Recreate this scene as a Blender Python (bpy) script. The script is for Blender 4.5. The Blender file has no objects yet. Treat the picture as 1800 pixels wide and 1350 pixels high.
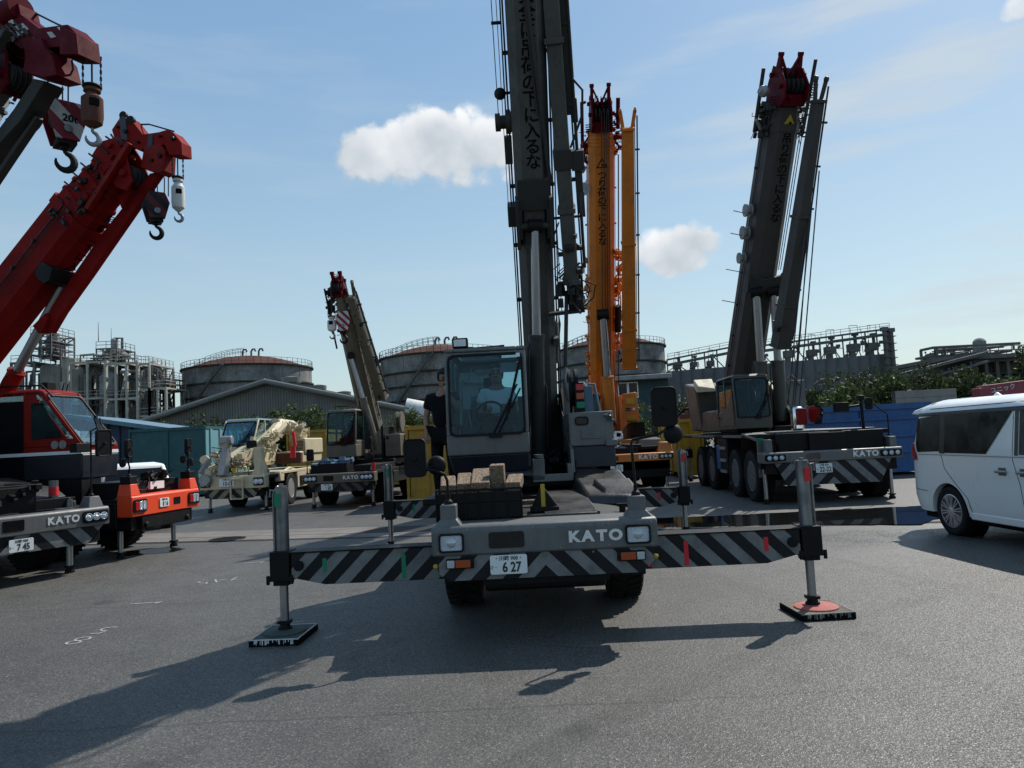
import bpy, math, random
import numpy as np
from mathutils import Matrix, Vector
R = math.radians
S = bpy.context.scene
C = S.collection
rnd = random.Random(7)

# ------------------------------------------------------------------ camera, sky, sun, exposure
FPX, CAMH, ROLL = 1300.0, 1.8, R(2.9)
PITCH = math.atan(94 / 1300)
_fw = Vector((0, math.cos(PITCH), math.sin(PITCH)))
_u0 = Vector((0, -math.sin(PITCH), math.cos(PITCH)))
_r0 = Vector((1, 0, 0))
_up = math.cos(ROLL) * _u0 + math.sin(ROLL) * _r0
_rt = math.cos(ROLL) * _r0 - math.sin(ROLL) * _u0
cam = bpy.data.objects.new('camera', bpy.data.cameras.new('camera'))
C.objects.link(cam)
cam.matrix_world = Matrix(((_rt.x, _up.x, -_fw.x, 0), (_rt.y, _up.y, -_fw.y, 0), (_rt.z, _up.z, -_fw.z, CAMH), (0, 0, 0, 1)))
cam.data.sensor_width = 36
cam.data.lens = 36 * FPX / 1800
cam.data.clip_start = 0.05
cam.data.clip_end = 3000
S.camera = cam

SUN_EL, SUN_AZ = R(47), R(42)
SKY_STRENGTH = 0.119
sun = bpy.data.objects.new('sun', bpy.data.lights.new('sun', 'SUN'))
C.objects.link(sun)
sun.data.energy = 5.0
sun.data.angle = R(0.53)
sun.data.color = (1.0, 0.95, 0.87)
sdir = Vector((math.sin(SUN_AZ) * math.cos(SUN_EL), math.cos(SUN_AZ) * math.cos(SUN_EL), math.sin(SUN_EL)))
sun.rotation_euler = (-sdir).to_track_quat('-Z', 'Y').to_euler()
S.view_settings.view_transform = 'Standard'
S.view_settings.look = 'None'
S.view_settings.gamma = 1
S.view_settings.use_curve_mapping = False
S.view_settings.exposure = 0.0
S.render.engine = 'CYCLES'
S.cycles.max_bounces = 6
S.cycles.transparent_max_bounces = 16
S.cycles.use_denoising = True
S.cycles.caustics_reflective = False
S.cycles.caustics_refractive = False

def at(px, py, Y):
    """point of the place seen at photo pixel (px,py), Y metres ahead"""
    d = _fw + (px - 900) / FPX * _rt + (675 - py) / FPX * _up
    k = Y / d.y
    return Vector((d.x * k, Y, CAMH + d.z * k))

def ground(px, py, z=0.0):
    d = _fw + (px - 900) / FPX * _rt + (675 - py) / FPX * _up
    k = (z - CAMH) / d.z
    return Vector((d.x * k, d.y * k, z))

# ---- world
W = bpy.data.worlds.new('World'); S.world = W; W.use_nodes = True
nt = W.node_tree; N = nt.nodes; L = nt.links
bg = N['Background']
sky = N.new('ShaderNodeTexSky'); sky.sky_type = 'NISHITA'; sky.sun_disc = False
sky.sun_elevation = SUN_EL; sky.sun_rotation = SUN_AZ
sky.air_density = 1.3; sky.dust_density = 1.0; sky.ozone_density = 2.4; sky.altitude = 0
bg.inputs['Strength'].default_value = SKY_STRENGTH

def nd(tree, typ, **kw):
    n = tree.nodes.new(typ)
    for k, v in kw.items():
        if k == 'ins':
            for i, x in v.items():
                if hasattr(x, 'links') or hasattr(x, 'is_linked'):
                    tree.links.new(x, n.inputs[i])
                else:
                    n.inputs[i].default_value = x
        else:
            setattr(n, k, v)
    return n
def mth(tree, op, a, b=None, c=None, clamp=False):
    ins = {0: a}
    if b is not None: ins[1] = b
    if c is not None: ins[2] = c
    n = nd(tree, 'ShaderNodeMath', operation=op, ins=ins); n.use_clamp = clamp
    return n.outputs[0]
def mixc(tree, f, a, b, mode='MIX'):
    n = tree.nodes.new('ShaderNodeMix'); n.data_type = 'RGBA'; n.blend_type = mode; n.clamp_factor = True
    for i, x in ((0, f), (6, a), (7, b)):
        if hasattr(x, 'is_linked'): tree.links.new(x, n.inputs[i])
        else: n.inputs[i].default_value = (x if i == 0 else (*x, 1) if len(x) == 3 else x)
    return n.outputs[2]

tc = N.new('ShaderNodeTexCoord')
dirv = tc.outputs['Generated']
def dotv(v):
    return nd(nt, 'ShaderNodeVectorMath', operation='DOT_PRODUCT', ins={0: dirv, 1: tuple(v)}).outputs['Value']
warp = nd(nt, 'ShaderNodeTexNoise', ins={'Vector': dirv, 'Scale': 13.0, 'Detail': 7.0, 'Roughness': 0.64})
warp2 = nd(nt, 'ShaderNodeTexNoise', ins={'Vector': dirv, 'Scale': 4.2, 'Detail': 6.0, 'Roughness': 0.6})
warp3 = nd(nt, 'ShaderNodeTexNoise', ins={'Vector': nd(nt, 'ShaderNodeMapping', ins={0: dirv, 'Location': (.01, .0, .012)}).outputs[0], 'Scale': 22.0, 'Detail': 2.0, 'Roughness': 0.6})
dw = nd(nt, 'ShaderNodeVectorMath', operation='ADD', ins={0: dirv, 1: nd(nt, 'ShaderNodeVectorMath', operation='SCALE', ins={0: warp.outputs['Color'], 3: 0.035}).outputs[0]}).outputs[0]
b1 = nd(nt, 'ShaderNodeTexVoronoi', feature='F1', ins={'Vector': dw, 'Scale': 17.0})
b2 = nd(nt, 'ShaderNodeTexVoronoi', feature='F1', ins={'Vector': dw, 'Scale': 44.0})
bil = mth(nt, 'ADD', mth(nt, 'MULTIPLY', b1.outputs['Distance'], 0.7), mth(nt, 'MULTIPLY', b2.outputs['Distance'], 0.35))
def puff(col, cpx, cpy, blobs, dens=1.0, top=(8.6, 8.7, 8.8), low=(4.8, 5.3, 5.8)):
    """a cumulus made of soft lobes, each an offset (right, up) and radius in tangent units of its direction"""
    c0 = (at(cpx, cpy, 1000) - Vector((0, 0, CAMH))).normalized()
    ex = Vector((c0.y, -c0.x, 0)).normalized(); ez = ex.cross(c0).normalized()
    dn = mth(nt, 'MAXIMUM', dotv(c0), 0.05)
    u = mth(nt, 'DIVIDE', dotv(ex), dn); v = mth(nt, 'DIVIDE', dotv(ez), dn)
    field = None
    for bx, bz, rx, rz in blobs:
        a = mth(nt, 'DIVIDE', mth(nt, 'SUBTRACT', u, bx), rx)
        b = mth(nt, 'DIVIDE', mth(nt, 'SUBTRACT', v, bz), rz)
        q = mth(nt, 'ADD', mth(nt, 'MULTIPLY', a, a), mth(nt, 'MULTIPLY', b, b))
        e = mth(nt, 'EXPONENT', mth(nt, 'MULTIPLY', q, -1.0))
        field = e if field is None else mth(nt, 'ADD', field, e)
    n = mth(nt, 'ADD', mth(nt, 'MULTIPLY', mth(nt, 'SUBTRACT', warp.outputs[0], 0.5), 1.9), mth(nt, 'MULTIPLY', mth(nt, 'SUBTRACT', 0.42, bil), 1.5))
    f = mth(nt, 'ADD', field, mth(nt, 'MULTIPLY', n, mth(nt, 'MINIMUM', mth(nt, 'MULTIPLY', field, 2.2), 1.0)))
    a = nd(nt, 'ShaderNodeMapRange', interpolation_type='SMOOTHSTEP', ins={0: f, 1: 0.27, 2: 0.80, 3: 0.0, 4: dens}).outputs[0]
    core = nd(nt, 'ShaderNodeMapRange', interpolation_type='SMOOTHSTEP', ins={0: f, 1: 0.75, 2: 2.0, 3: 1.0, 4: 0.0}).outputs[0]
    hi = mth(nt, 'MULTIPLY', mth(nt, 'ADD', mth(nt, 'MULTIPLY', v, 9.0), 0.55, clamp=True), 1.0, clamp=True)
    lit = mth(nt, 'MULTIPLY', mth(nt, 'ADD', mth(nt, 'MULTIPLY', core, 0.65), 0.35), hi)
    lit = mth(nt, 'ADD', mth(nt, 'MULTIPLY', lit, 0.8), mth(nt, 'MULTIPLY', mth(nt, 'SUBTRACT', 0.50, bil), 1.1), clamp=True)
    return mixc(nt, a, col, mixc(nt, lit, low, top))
skyc = sky.outputs[0]
# thin high veil and streaks
sepd = nd(nt, 'ShaderNodeSeparateXYZ', ins={0: dirv})
el_ = nd(nt, 'ShaderNodeMapRange', interpolation_type='SMOOTHSTEP', ins={0: sepd.outputs[2], 1: -0.05, 2: 0.60, 3: 0.0, 4: 1.0}).outputs[0]
air = mixc(nt, el_, (2.95, 3.95, 4.25), (1.15, 2.25, 3.65))
skyc = mixc(nt, 1.0, mixc(nt, 0.0, skyc, skyc), air) if False else nd(nt, 'ShaderNodeVectorMath', operation='ADD', ins={0: nd(nt, 'ShaderNodeVectorMath', operation='SCALE', ins={0: skyc, 3: 0.36}).outputs[0], 1: air}).outputs[0]
vm = nd(nt, 'ShaderNodeMapping', vector_type='POINT', ins={0: dirv, 'Rotation': (0.0, R(-16), 0.0), 'Scale': (1.4, 1.4, 9.0)})
vn = nd(nt, 'ShaderNodeTexNoise', ins={'Vector': vm.outputs[0], 'Scale': 2.0, 'Detail': 6.0, 'Roughness': 0.55})
vf = nd(nt, 'ShaderNodeMapRange', interpolation_type='SMOOTHSTEP', ins={0: vn.outputs[0], 1: 0.45, 2: 0.72, 3: 0.0, 4: 0.75}).outputs[0]
vx = nd(nt, 'ShaderNodeMapRange', interpolation_type='SMOOTHSTEP', ins={0: sepd.outputs[0], 1: -0.1, 2: 0.5, 3: 0.25, 4: 1.0}).outputs[0]
skyc = mixc(nt, mth(nt, 'MULTIPLY', vf, vx), skyc, (5.2, 5.8, 6.2))
skyc = puff(skyc, 735, 262, [(-0.055, -0.012, 0.055, 0.032), (0.01, 0.006, 0.06, 0.040), (0.025, 0.028, 0.032, 0.026), (0.07, -0.006, 0.06, 0.034), (-0.082, 0.004, 0.036, 0.034), (0.12, 0.012, 0.05, 0.03)])
skyc = puff(skyc, 1190, 440, [(-0.03, 0.0, 0.038, 0.024), (0.012, 0.016, 0.026, 0.028), (0.042, 0.004, 0.032, 0.022), (0.0, -0.02, 0.036, 0.014)])
skyc = puff(skyc, 1795, 14, [(0.0, 0.0, 0.03, 0.014), (0.04, 0.0, 0.04, 0.02)], 0.8)
L.new(skyc, bg.inputs['Color'])

# ------------------------------------------------------------------ materials
def base_mat(name):
    m = bpy.data.materials.new(name); m.use_nodes = True
    return m, m.node_tree, m.node_tree.nodes['Principled BSDF']
def paint(name, rgb, rough=0.45, metal=0.0, grime=0.35, gscale=3.0, gcol=(0.03, 0.027, 0.024), coat=0.0, bump=0.05, streak=True, spec=0.5, var=0.0):
    m, t, b = base_mat(name)
    co = t.nodes.new('ShaderNodeTexCoord').outputs['Object']
    n1 = nd(t, 'ShaderNodeTexNoise', ins={'Vector': co, 'Scale': gscale, 'Detail': 8.0, 'Roughness': 0.68})
    f1 = nd(t, 'ShaderNodeMapRange', ins={0: n1.outputs[0], 1: 0.40, 2: 0.76, 3: 0.0, 4: grime}).outputs[0]
    col = mixc(t, f1, rgb, gcol)
    if streak:
        mp = nd(t, 'ShaderNodeMapping', ins={0: co, 'Scale': (11.0, 11.0, 0.9)})
        n2 = nd(t, 'ShaderNodeTexNoise', ins={'Vector': mp.outputs[0], 'Scale': 1.6, 'Detail': 5.0, 'Roughness': 0.6})
        f2 = nd(t, 'ShaderNodeMapRange', ins={0: n2.outputs[0], 1: 0.50, 2: 0.80, 3: 0.0, 4: grime * 0.9}).outputs[0]
        col = mixc(t, f2, col, gcol)
    n3 = nd(t, 'ShaderNodeTexNoise', ins={'Vector': co, 'Scale': gscale * 14, 'Detail': 4.0})
    if var:
        f4 = nd(t, 'ShaderNodeMapRange', ins={0: n3.outputs[0], 1: 0.3, 2: 0.7, 3: 1 - var, 4: 1 + var}).outputs[0]
        vs = nd(t, 'ShaderNodeVectorMath', operation='SCALE', ins={0: col, 3: f4})
        col = vs.outputs[0]
    t.links.new(col, b.inputs['Base Color'])
    rr = nd(t, 'ShaderNodeMapRange', ins={0: n1.outputs[0], 1: 0.3, 2: 0.8, 3: rough, 4: min(1, rough + 0.3)}).outputs[0]
    t.links.new(rr, b.inputs['Roughness'])
    b.inputs['Metallic'].default_value = metal
    b.inputs['Coat Weight'].default_value = coat
    b.inputs['Coat Roughness'].default_value = 0.06
    b.inputs['Specular IOR Level'].default_value = spec
    if bump:
        bp = nd(t, 'ShaderNodeBump', ins={'Strength': bump * 3, 'Distance': 0.01, 'Height': n3.outputs[0]})
        t.links.new(bp.outputs[0], b.inputs['Normal'])
    return m
def emis(name, rgb, s):
    m, t, b = base_mat(name)
    b.inputs['Base Color'].default_value = (*rgb, 1); b.inputs['Emission Color'].default_value = (*rgb, 1)
    b.inputs['Emission Strength'].default_value = s
    return m
def glass(name, tint=(0.35, 0.55, 0.6), refl=0.10, rough=0.02):
    m, t, b = base_mat(name)
    tr = nd(t, 'ShaderNodeBsdfTransparent', ins={0: (*tint, 1)})
    gl = nd(t, 'ShaderNodeBsdfGlossy', ins={'Roughness': rough, 'Color': (0.9, 0.97, 1, 1)})
    fr = nd(t, 'ShaderNodeLayerWeight', ins={0: 0.35})
    co = t.nodes.new('ShaderNodeTexCoord').outputs['Object']
    n = nd(t, 'ShaderNodeTexNoise', ins={'Vector': co, 'Scale': 3.0, 'Detail': 6.0})
    dust = nd(t, 'ShaderNodeMapRange', ins={0: n.outputs[0], 1: 0.4, 2: 0.85, 3: 0.0, 4: 0.015}).outputs[0]
    f = mth(t, 'ADD', mth(t, 'MULTIPLY', fr.outputs['Fresnel'], 0.22), refl * 0.08, clamp=True)
    mx = nd(t, 'ShaderNodeMixShader', ins={0: f, 1: tr.outputs[0], 2: gl.outputs[0]})
    df = nd(t, 'ShaderNodeBsdfDiffuse', ins={0: (0.45, 0.5, 0.5, 1)})
    mx2 = nd(t, 'ShaderNodeMixShader', ins={0: dust, 1: mx.outputs[0], 2: df.outputs[0]})
    t.links.new(mx2.outputs[0], t.nodes['Material Output'].inputs[0])
    return m
def stripes(name, c1, c2, period=0.30, cx=0.0, slope=1.0, off=0.0, duty=0.5):
    """bands running down and away from x=cx, as printed sheet on boards"""
    m, t, b = base_mat(name)
    co = nd(t, 'ShaderNodeSeparateXYZ', ins={0: t.nodes.new('ShaderNodeTexCoord').outputs['Object']})
    x = mth(t, 'ABSOLUTE', mth(t, 'SUBTRACT', co.outputs[0], cx))
    s = mth(t, 'ADD', mth(t, 'MULTIPLY', x, slope), mth(t, 'ADD', co.outputs[2], off))
    fr = mth(t, 'FRACT', mth(t, 'ADD', mth(t, 'DIVIDE', s, period), 50.0))
    k = mth(t, 'LESS_THAN', fr, duty)
    n1 = nd(t, 'ShaderNodeTexNoise', ins={'Vector': t.nodes.new('ShaderNodeTexCoord').outputs['Object'], 'Scale': 5.0, 'Detail': 9.0, 'Roughness': 0.7})
    g = nd(t, 'ShaderNodeMapRange', ins={0: n1.outputs[0], 1: 0.45, 2: 0.8, 3: 0.0, 4: 0.7}).outputs[0]
    col = mixc(t, g, mixc(t, k, c1, c2), (0.02, 0.02, 0.02))
    t.links.new(col, b.inputs['Base Color']); b.inputs['Roughness'].default_value = 0.5; b.inputs['Specular IOR Level'].default_value = 0.25
    return m

M = {}
M['grey'] = paint('crane_grey', (0.118, 0.125, 0.126), 0.4, grime=0.42)
M['greyd'] = paint('crane_dark_grey', (0.034, 0.035, 0.034), 0.5, grime=0.55, spec=0.3)
M['boomgrey'] = paint('boom_grey', (0.088, 0.092, 0.090), 0.48, grime=0.6, spec=0.3, gscale=1.6)
M['navy'] = paint('crane_navy', (0.007, 0.010, 0.020), 0.35, grime=0.3)
M['black'] = paint('black_steel', (0.004, 0.004, 0.005), 0.45, grime=0.4, gcol=(0.014, 0.012, 0.011), spec=0.2)
M['deck'] = paint('black_deck', (0.010, 0.010, 0.011), 0.30, grime=0.8, gscale=2.2, gcol=(0.05, 0.048, 0.045), bump=0.1)
M['rubber'] = paint('rubber', (0.006, 0.006, 0.006), 0.75, grime=0.5, gcol=(0.025, 0.022, 0.02), spec=0.3, gscale=6)
M['rim'] = paint('wheel_rim', (0.11, 0.11, 0.115), 0.4, grime=0.7, gscale=8)
M['steel'] = paint('worn_steel', (0.24, 0.25, 0.26), 0.30, metal=0.85, grime=0.8)
M['chrome'] = paint('chrome_rod', (0.32, 0.33, 0.345), 0.24, metal=1.0, grime=0.0, bump=0.0, streak=False)
M['hose'] = paint('hose', (0.012, 0.012, 0.013), 0.5, grime=0.2)
M['rope'] = paint('wire_rope', (0.03, 0.03, 0.032), 0.6, grime=0.2)
M['red'] = paint('crane_red', (0.24, 0.010, 0.006), 0.42, grime=0.4, gcol=(0.03, 0.006, 0.006), spec=0.12)
M['boomred'] = paint('boom_red', (0.25, 0.011, 0.010), 0.5, grime=0.4, gscale=1.5, gcol=(0.03, 0.006, 0.006), spec=0.06)
M['orangered'] = paint('bumper_orange_red', (0.80, 0.062, 0.012), 0.38, grime=0.2)
M['headred'] = paint('boom_head_red', (0.11, 0.004, 0.010), 0.45, grime=0.6, gscale=4, gcol=(0.02, 0.006, 0.008), spec=0.06)
M['cream'] = paint('crane_cream', (0.58, 0.50, 0.33), 0.42, grime=0.32)
M['olive'] = paint('crane_olive', (0.125, 0.108, 0.075), 0.42, grime=0.4)
M['orange'] = paint('crane_orange', (0.60, 0.17, 0.010), 0.4, grime=0.36, gscale=1.8)
M['brown'] = paint('crane_bronze', (0.060, 0.055, 0.047), 0.36, grime=0.35)
M['boombrown'] = paint('boom_bronze', (0.048, 0.045, 0.042), 0.42, spec=0.3, grime=0.5, gscale=1.5)
M['silver'] = paint('crane_silver', (0.125, 0.13, 0.13), 0.36, metal=0.1, grime=0.35)
M['white'] = paint('white_paint', (0.78, 0.79, 0.79), 0.35, grime=0.1, streak=False)
M['whitedirty'] = paint('white_weathered', (0.62, 0.62, 0.6), 0.5, grime=0.4)
M['plate'] = paint('plate_white', (0.72, 0.74, 0.74), 0.4, grime=0.1, streak=False)
M['ink'] = paint('ink_green_black', (0.012, 0.03, 0.022), 0.5, grime=0)
M['inkb'] = paint('lettering_black', (0.003, 0.003, 0.004), 0.6, grime=0.0, spec=0.1)
M['letter'] = paint('lettering_silver', (0.72, 0.72, 0.71), 0.3, metal=0.2, grime=0.15)
M['glass'] = glass('cab_glass', (0.66, 0.80, 0.84))
M['glassc'] = glass('pale_cab_glass', (0.74, 0.84, 0.86), 0.14)
M['dglass'] = paint('privacy_glass', (0.004, 0.005, 0.006), 0.05, grime=0.0, bump=0, spec=0.3)
M['mirror'] = paint('mirror_glass', (0.85, 0.88, 0.9), 0.03, metal=1.0, grime=0, bump=0)
M['lamp'] = paint('lamp_glass', (0.62, 0.68, 0.74), 0.10, metal=0.55, grime=0.1, gscale=30, bump=0.25)
M['amber'] = paint('amber_lens', (0.34, 0.055, 0.006), 0.18, grime=0.15)
M['redlens'] = paint('red_lens', (0.42, 0.008, 0.01), 0.15, grime=0.05)
M['clearlens'] = paint('clear_lens', (0.5, 0.53, 0.56), 0.15, grime=0.2, metal=0.4)
M['tapegreen'] = paint('green_tape', (0.0, 0.20, 0.10), 0.5, grime=0.2)
M['tapered'] = paint('red_tape', (0.62, 0.015, 0.025), 0.5, grime=0.15)
M['yellow'] = paint('yellow_paint', (0.45, 0.30, 0.015), 0.5, grime=0.35)
M['yell2'] = paint('skip_yellow', (0.40, 0.22, 0.018), 0.55, grime=0.45)
M['blue'] = paint('container_blue', (0.010, 0.085, 0.26), 0.42, grime=0.32)
M['teal'] = paint('container_teal', (0.012, 0.085, 0.095), 0.5, grime=0.4)
M['tealp'] = paint('container_pale_teal', (0.13, 0.30, 0.34), 0.5, grime=0.3)
M['wood'] = None
M['chev'] = stripes('chevron_grey_black', (0.005, 0.006, 0.009), (0.185, 0.19, 0.19))
M['chevs'] = stripes('chevron_silver_black', (0.005, 0.006, 0.009), (0.18, 0.185, 0.185), 0.42, off=0.05)
M['chevc'] = stripes('chevron_cream_black', (0.01, 0.01, 0.01), (0.25, 0.225, 0.17), 0.36)
M['chevo'] = stripes('chevron_olive_black', (0.005, 0.006, 0.009), (0.07, 0.065, 0.052), 0.36)
M['redwhite'] = stripes('red_white_bands', (0.13, 0.005, 0.012), (0.30, 0.30, 0.29), 0.42, cx=-40)
M['redwhites'] = stripes('red_white_fine_bands', (0.24, 0.008, 0.02), (0.50, 0.50, 0.48), 0.24, cx=-40)
M['redblack'] = stripes('red_black_bands', (0.005, 0.005, 0.012), (0.10, 0.010, 0.012), 0.30, cx=-40)
M['skin'] = paint('skin', (0.30, 0.165, 0.11), 0.55, grime=0, streak=False, bump=0.02)
M['hair'] = paint('black_hair', (0.012, 0.010, 0.009), 0.6, grime=0, bump=0.3)
M['shirtw'] = paint('white_cotton', (0.72, 0.76, 0.78), 0.85, grime=0.05, gscale=6, streak=False, bump=0.15)
M['shirtb'] = paint('black_cotton', (0.004, 0.004, 0.006), 0.85, grime=0.1, gcol=(0.01, 0.01, 0.012), spec=0.2, bump=0.15)
M['rust'] = paint('rust', (0.085, 0.026, 0.018), 0.9, spec=0.1, grime=0.6, gcol=(0.13, 0.10, 0.085), gscale=0.4)
M['conc'] = paint('old_concrete', (0.26, 0.25, 0.225), 0.85, grime=0.6, gscale=0.6, gcol=(0.09, 0.085, 0.075), bump=0.2)
M['concd'] = paint('dark_concrete', (0.15, 0.145, 0.13), 0.9, grime=0.6, gscale=0.5)
M['galv'] = paint('galvanised', (0.30, 0.31, 0.31), 0.5, metal=0.4, grime=0.5, gscale=1.0)
M['tankwall'] = paint('tank_wall', (0.22, 0.22, 0.21), 0.8, grime=0.95, gscale=0.33, gcol=(0.025, 0.024, 0.022), var=0.3)
M['cladding'] = paint('grey_cladding', (0.17, 0.172, 0.158), 0.6, grime=0.3, gscale=0.5)
M['plantpaint'] = paint('plant_steel_pale', (0.40, 0.39, 0.33), 0.6, grime=0.55, gscale=0.4, gcol=(0.10, 0.07, 0.05))
M['plantdark'] = paint('plant_steel_dark', (0.12, 0.12, 0.115), 0.7, grime=0.5, gscale=0.4)
M['silo'] = paint('silo_grey', (0.125, 0.13, 0.135), 0.75, grime=0.45, gscale=0.25, gcol=(0.06, 0.06, 0.06))
M['bluerf'] = paint('blue_grey_roof', (0.11, 0.20, 0.27), 0.6, grime=0.3, gscale=0.6)
M['navywall'] = paint('navy_tarpaulin', (0.016, 0.035, 0.075), 0.6, grime=0.3, gscale=0.6)
M['tealwall'] = paint('teal_cladding', (0.02, 0.055, 0.07), 0.6, grime=0.3, gscale=0.6)
M['maroon'] = paint('maroon_machinery', (0.12, 0.02, 0.015), 0.5, grime=0.4)
M['pink'] = paint('faded_pink_crane', (0.26, 0.035, 0.06), 0.5, grime=0.3)
M['vanwhite'] = paint('pearl_white_paint', (0.78, 0.775, 0.76), 0.22, grime=0.0, coat=0.4, bump=0, streak=False)
M['blackgloss'] = paint('gloss_black', (0.006, 0.006, 0.007), 0.12, grime=0.0, bump=0)
M['alloy'] = paint('alloy_wheel', (0.50, 0.52, 0.55), 0.28, metal=0.8, grime=0.1)
M['bark'] = paint('bark', (0.09, 0.065, 0.045), 0.9, grime=0.5)
M['padgreen'] = paint('pad_dark_green', (0.022, 0.050, 0.042), 0.7, grime=0.6, gcol=(0.08, 0.08, 0.07), gscale=5)
M['padred'] = paint('float_faded_red', (0.40, 0.085, 0.075), 0.75, grime=0.5, gcol=(0.36, 0.26, 0.22), gscale=8)
M['padwood'] = paint('pad_worn_top', (0.15, 0.125, 0.09), 0.8, grime=0.7, gscale=6)
M['cwhite'] = paint('chalk_white', (0.40, 0.40, 0.39), 0.9, grime=1.0, gscale=16, gcol=(0.08, 0.08, 0.08), streak=False)

def wood_mat():
    m, t, b = base_mat('weathered_timber')
    co = t.nodes.new('ShaderNodeTexCoord').outputs['Object']
    mp = nd(t, 'ShaderNodeMapping', ins={0: co, 'Scale': (30.0, 3.0, 30.0)})
    n1 = nd(t, 'ShaderNodeTexNoise', ins={'Vector': mp.outputs[0], 'Scale': 2.2, 'Detail': 8.0, 'Roughness': 0.7})
    cr = t.nodes.new('ShaderNodeValToRGB'); t.links.new(n1.outputs[0], cr.inputs[0])
    e = cr.color_ramp.elements; e[0].position = 0.36; e[0].color = (0.035, 0.022, 0.013, 1); e[1].position = 0.68; e[1].color = (0.34, 0.235, 0.15, 1)
    t.links.new(cr.outputs[0], b.inputs['Base Color']); b.inputs['Roughness'].default_value = 0.9
    bp = nd(t, 'ShaderNodeBump', ins={'Strength': 0.9, 'Distance': 0.012, 'Height': n1.outputs[0]})
    t.links.new(bp.outputs[0], b.inputs['Normal'])
    return m
M['wood'] = wood_mat()

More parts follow.
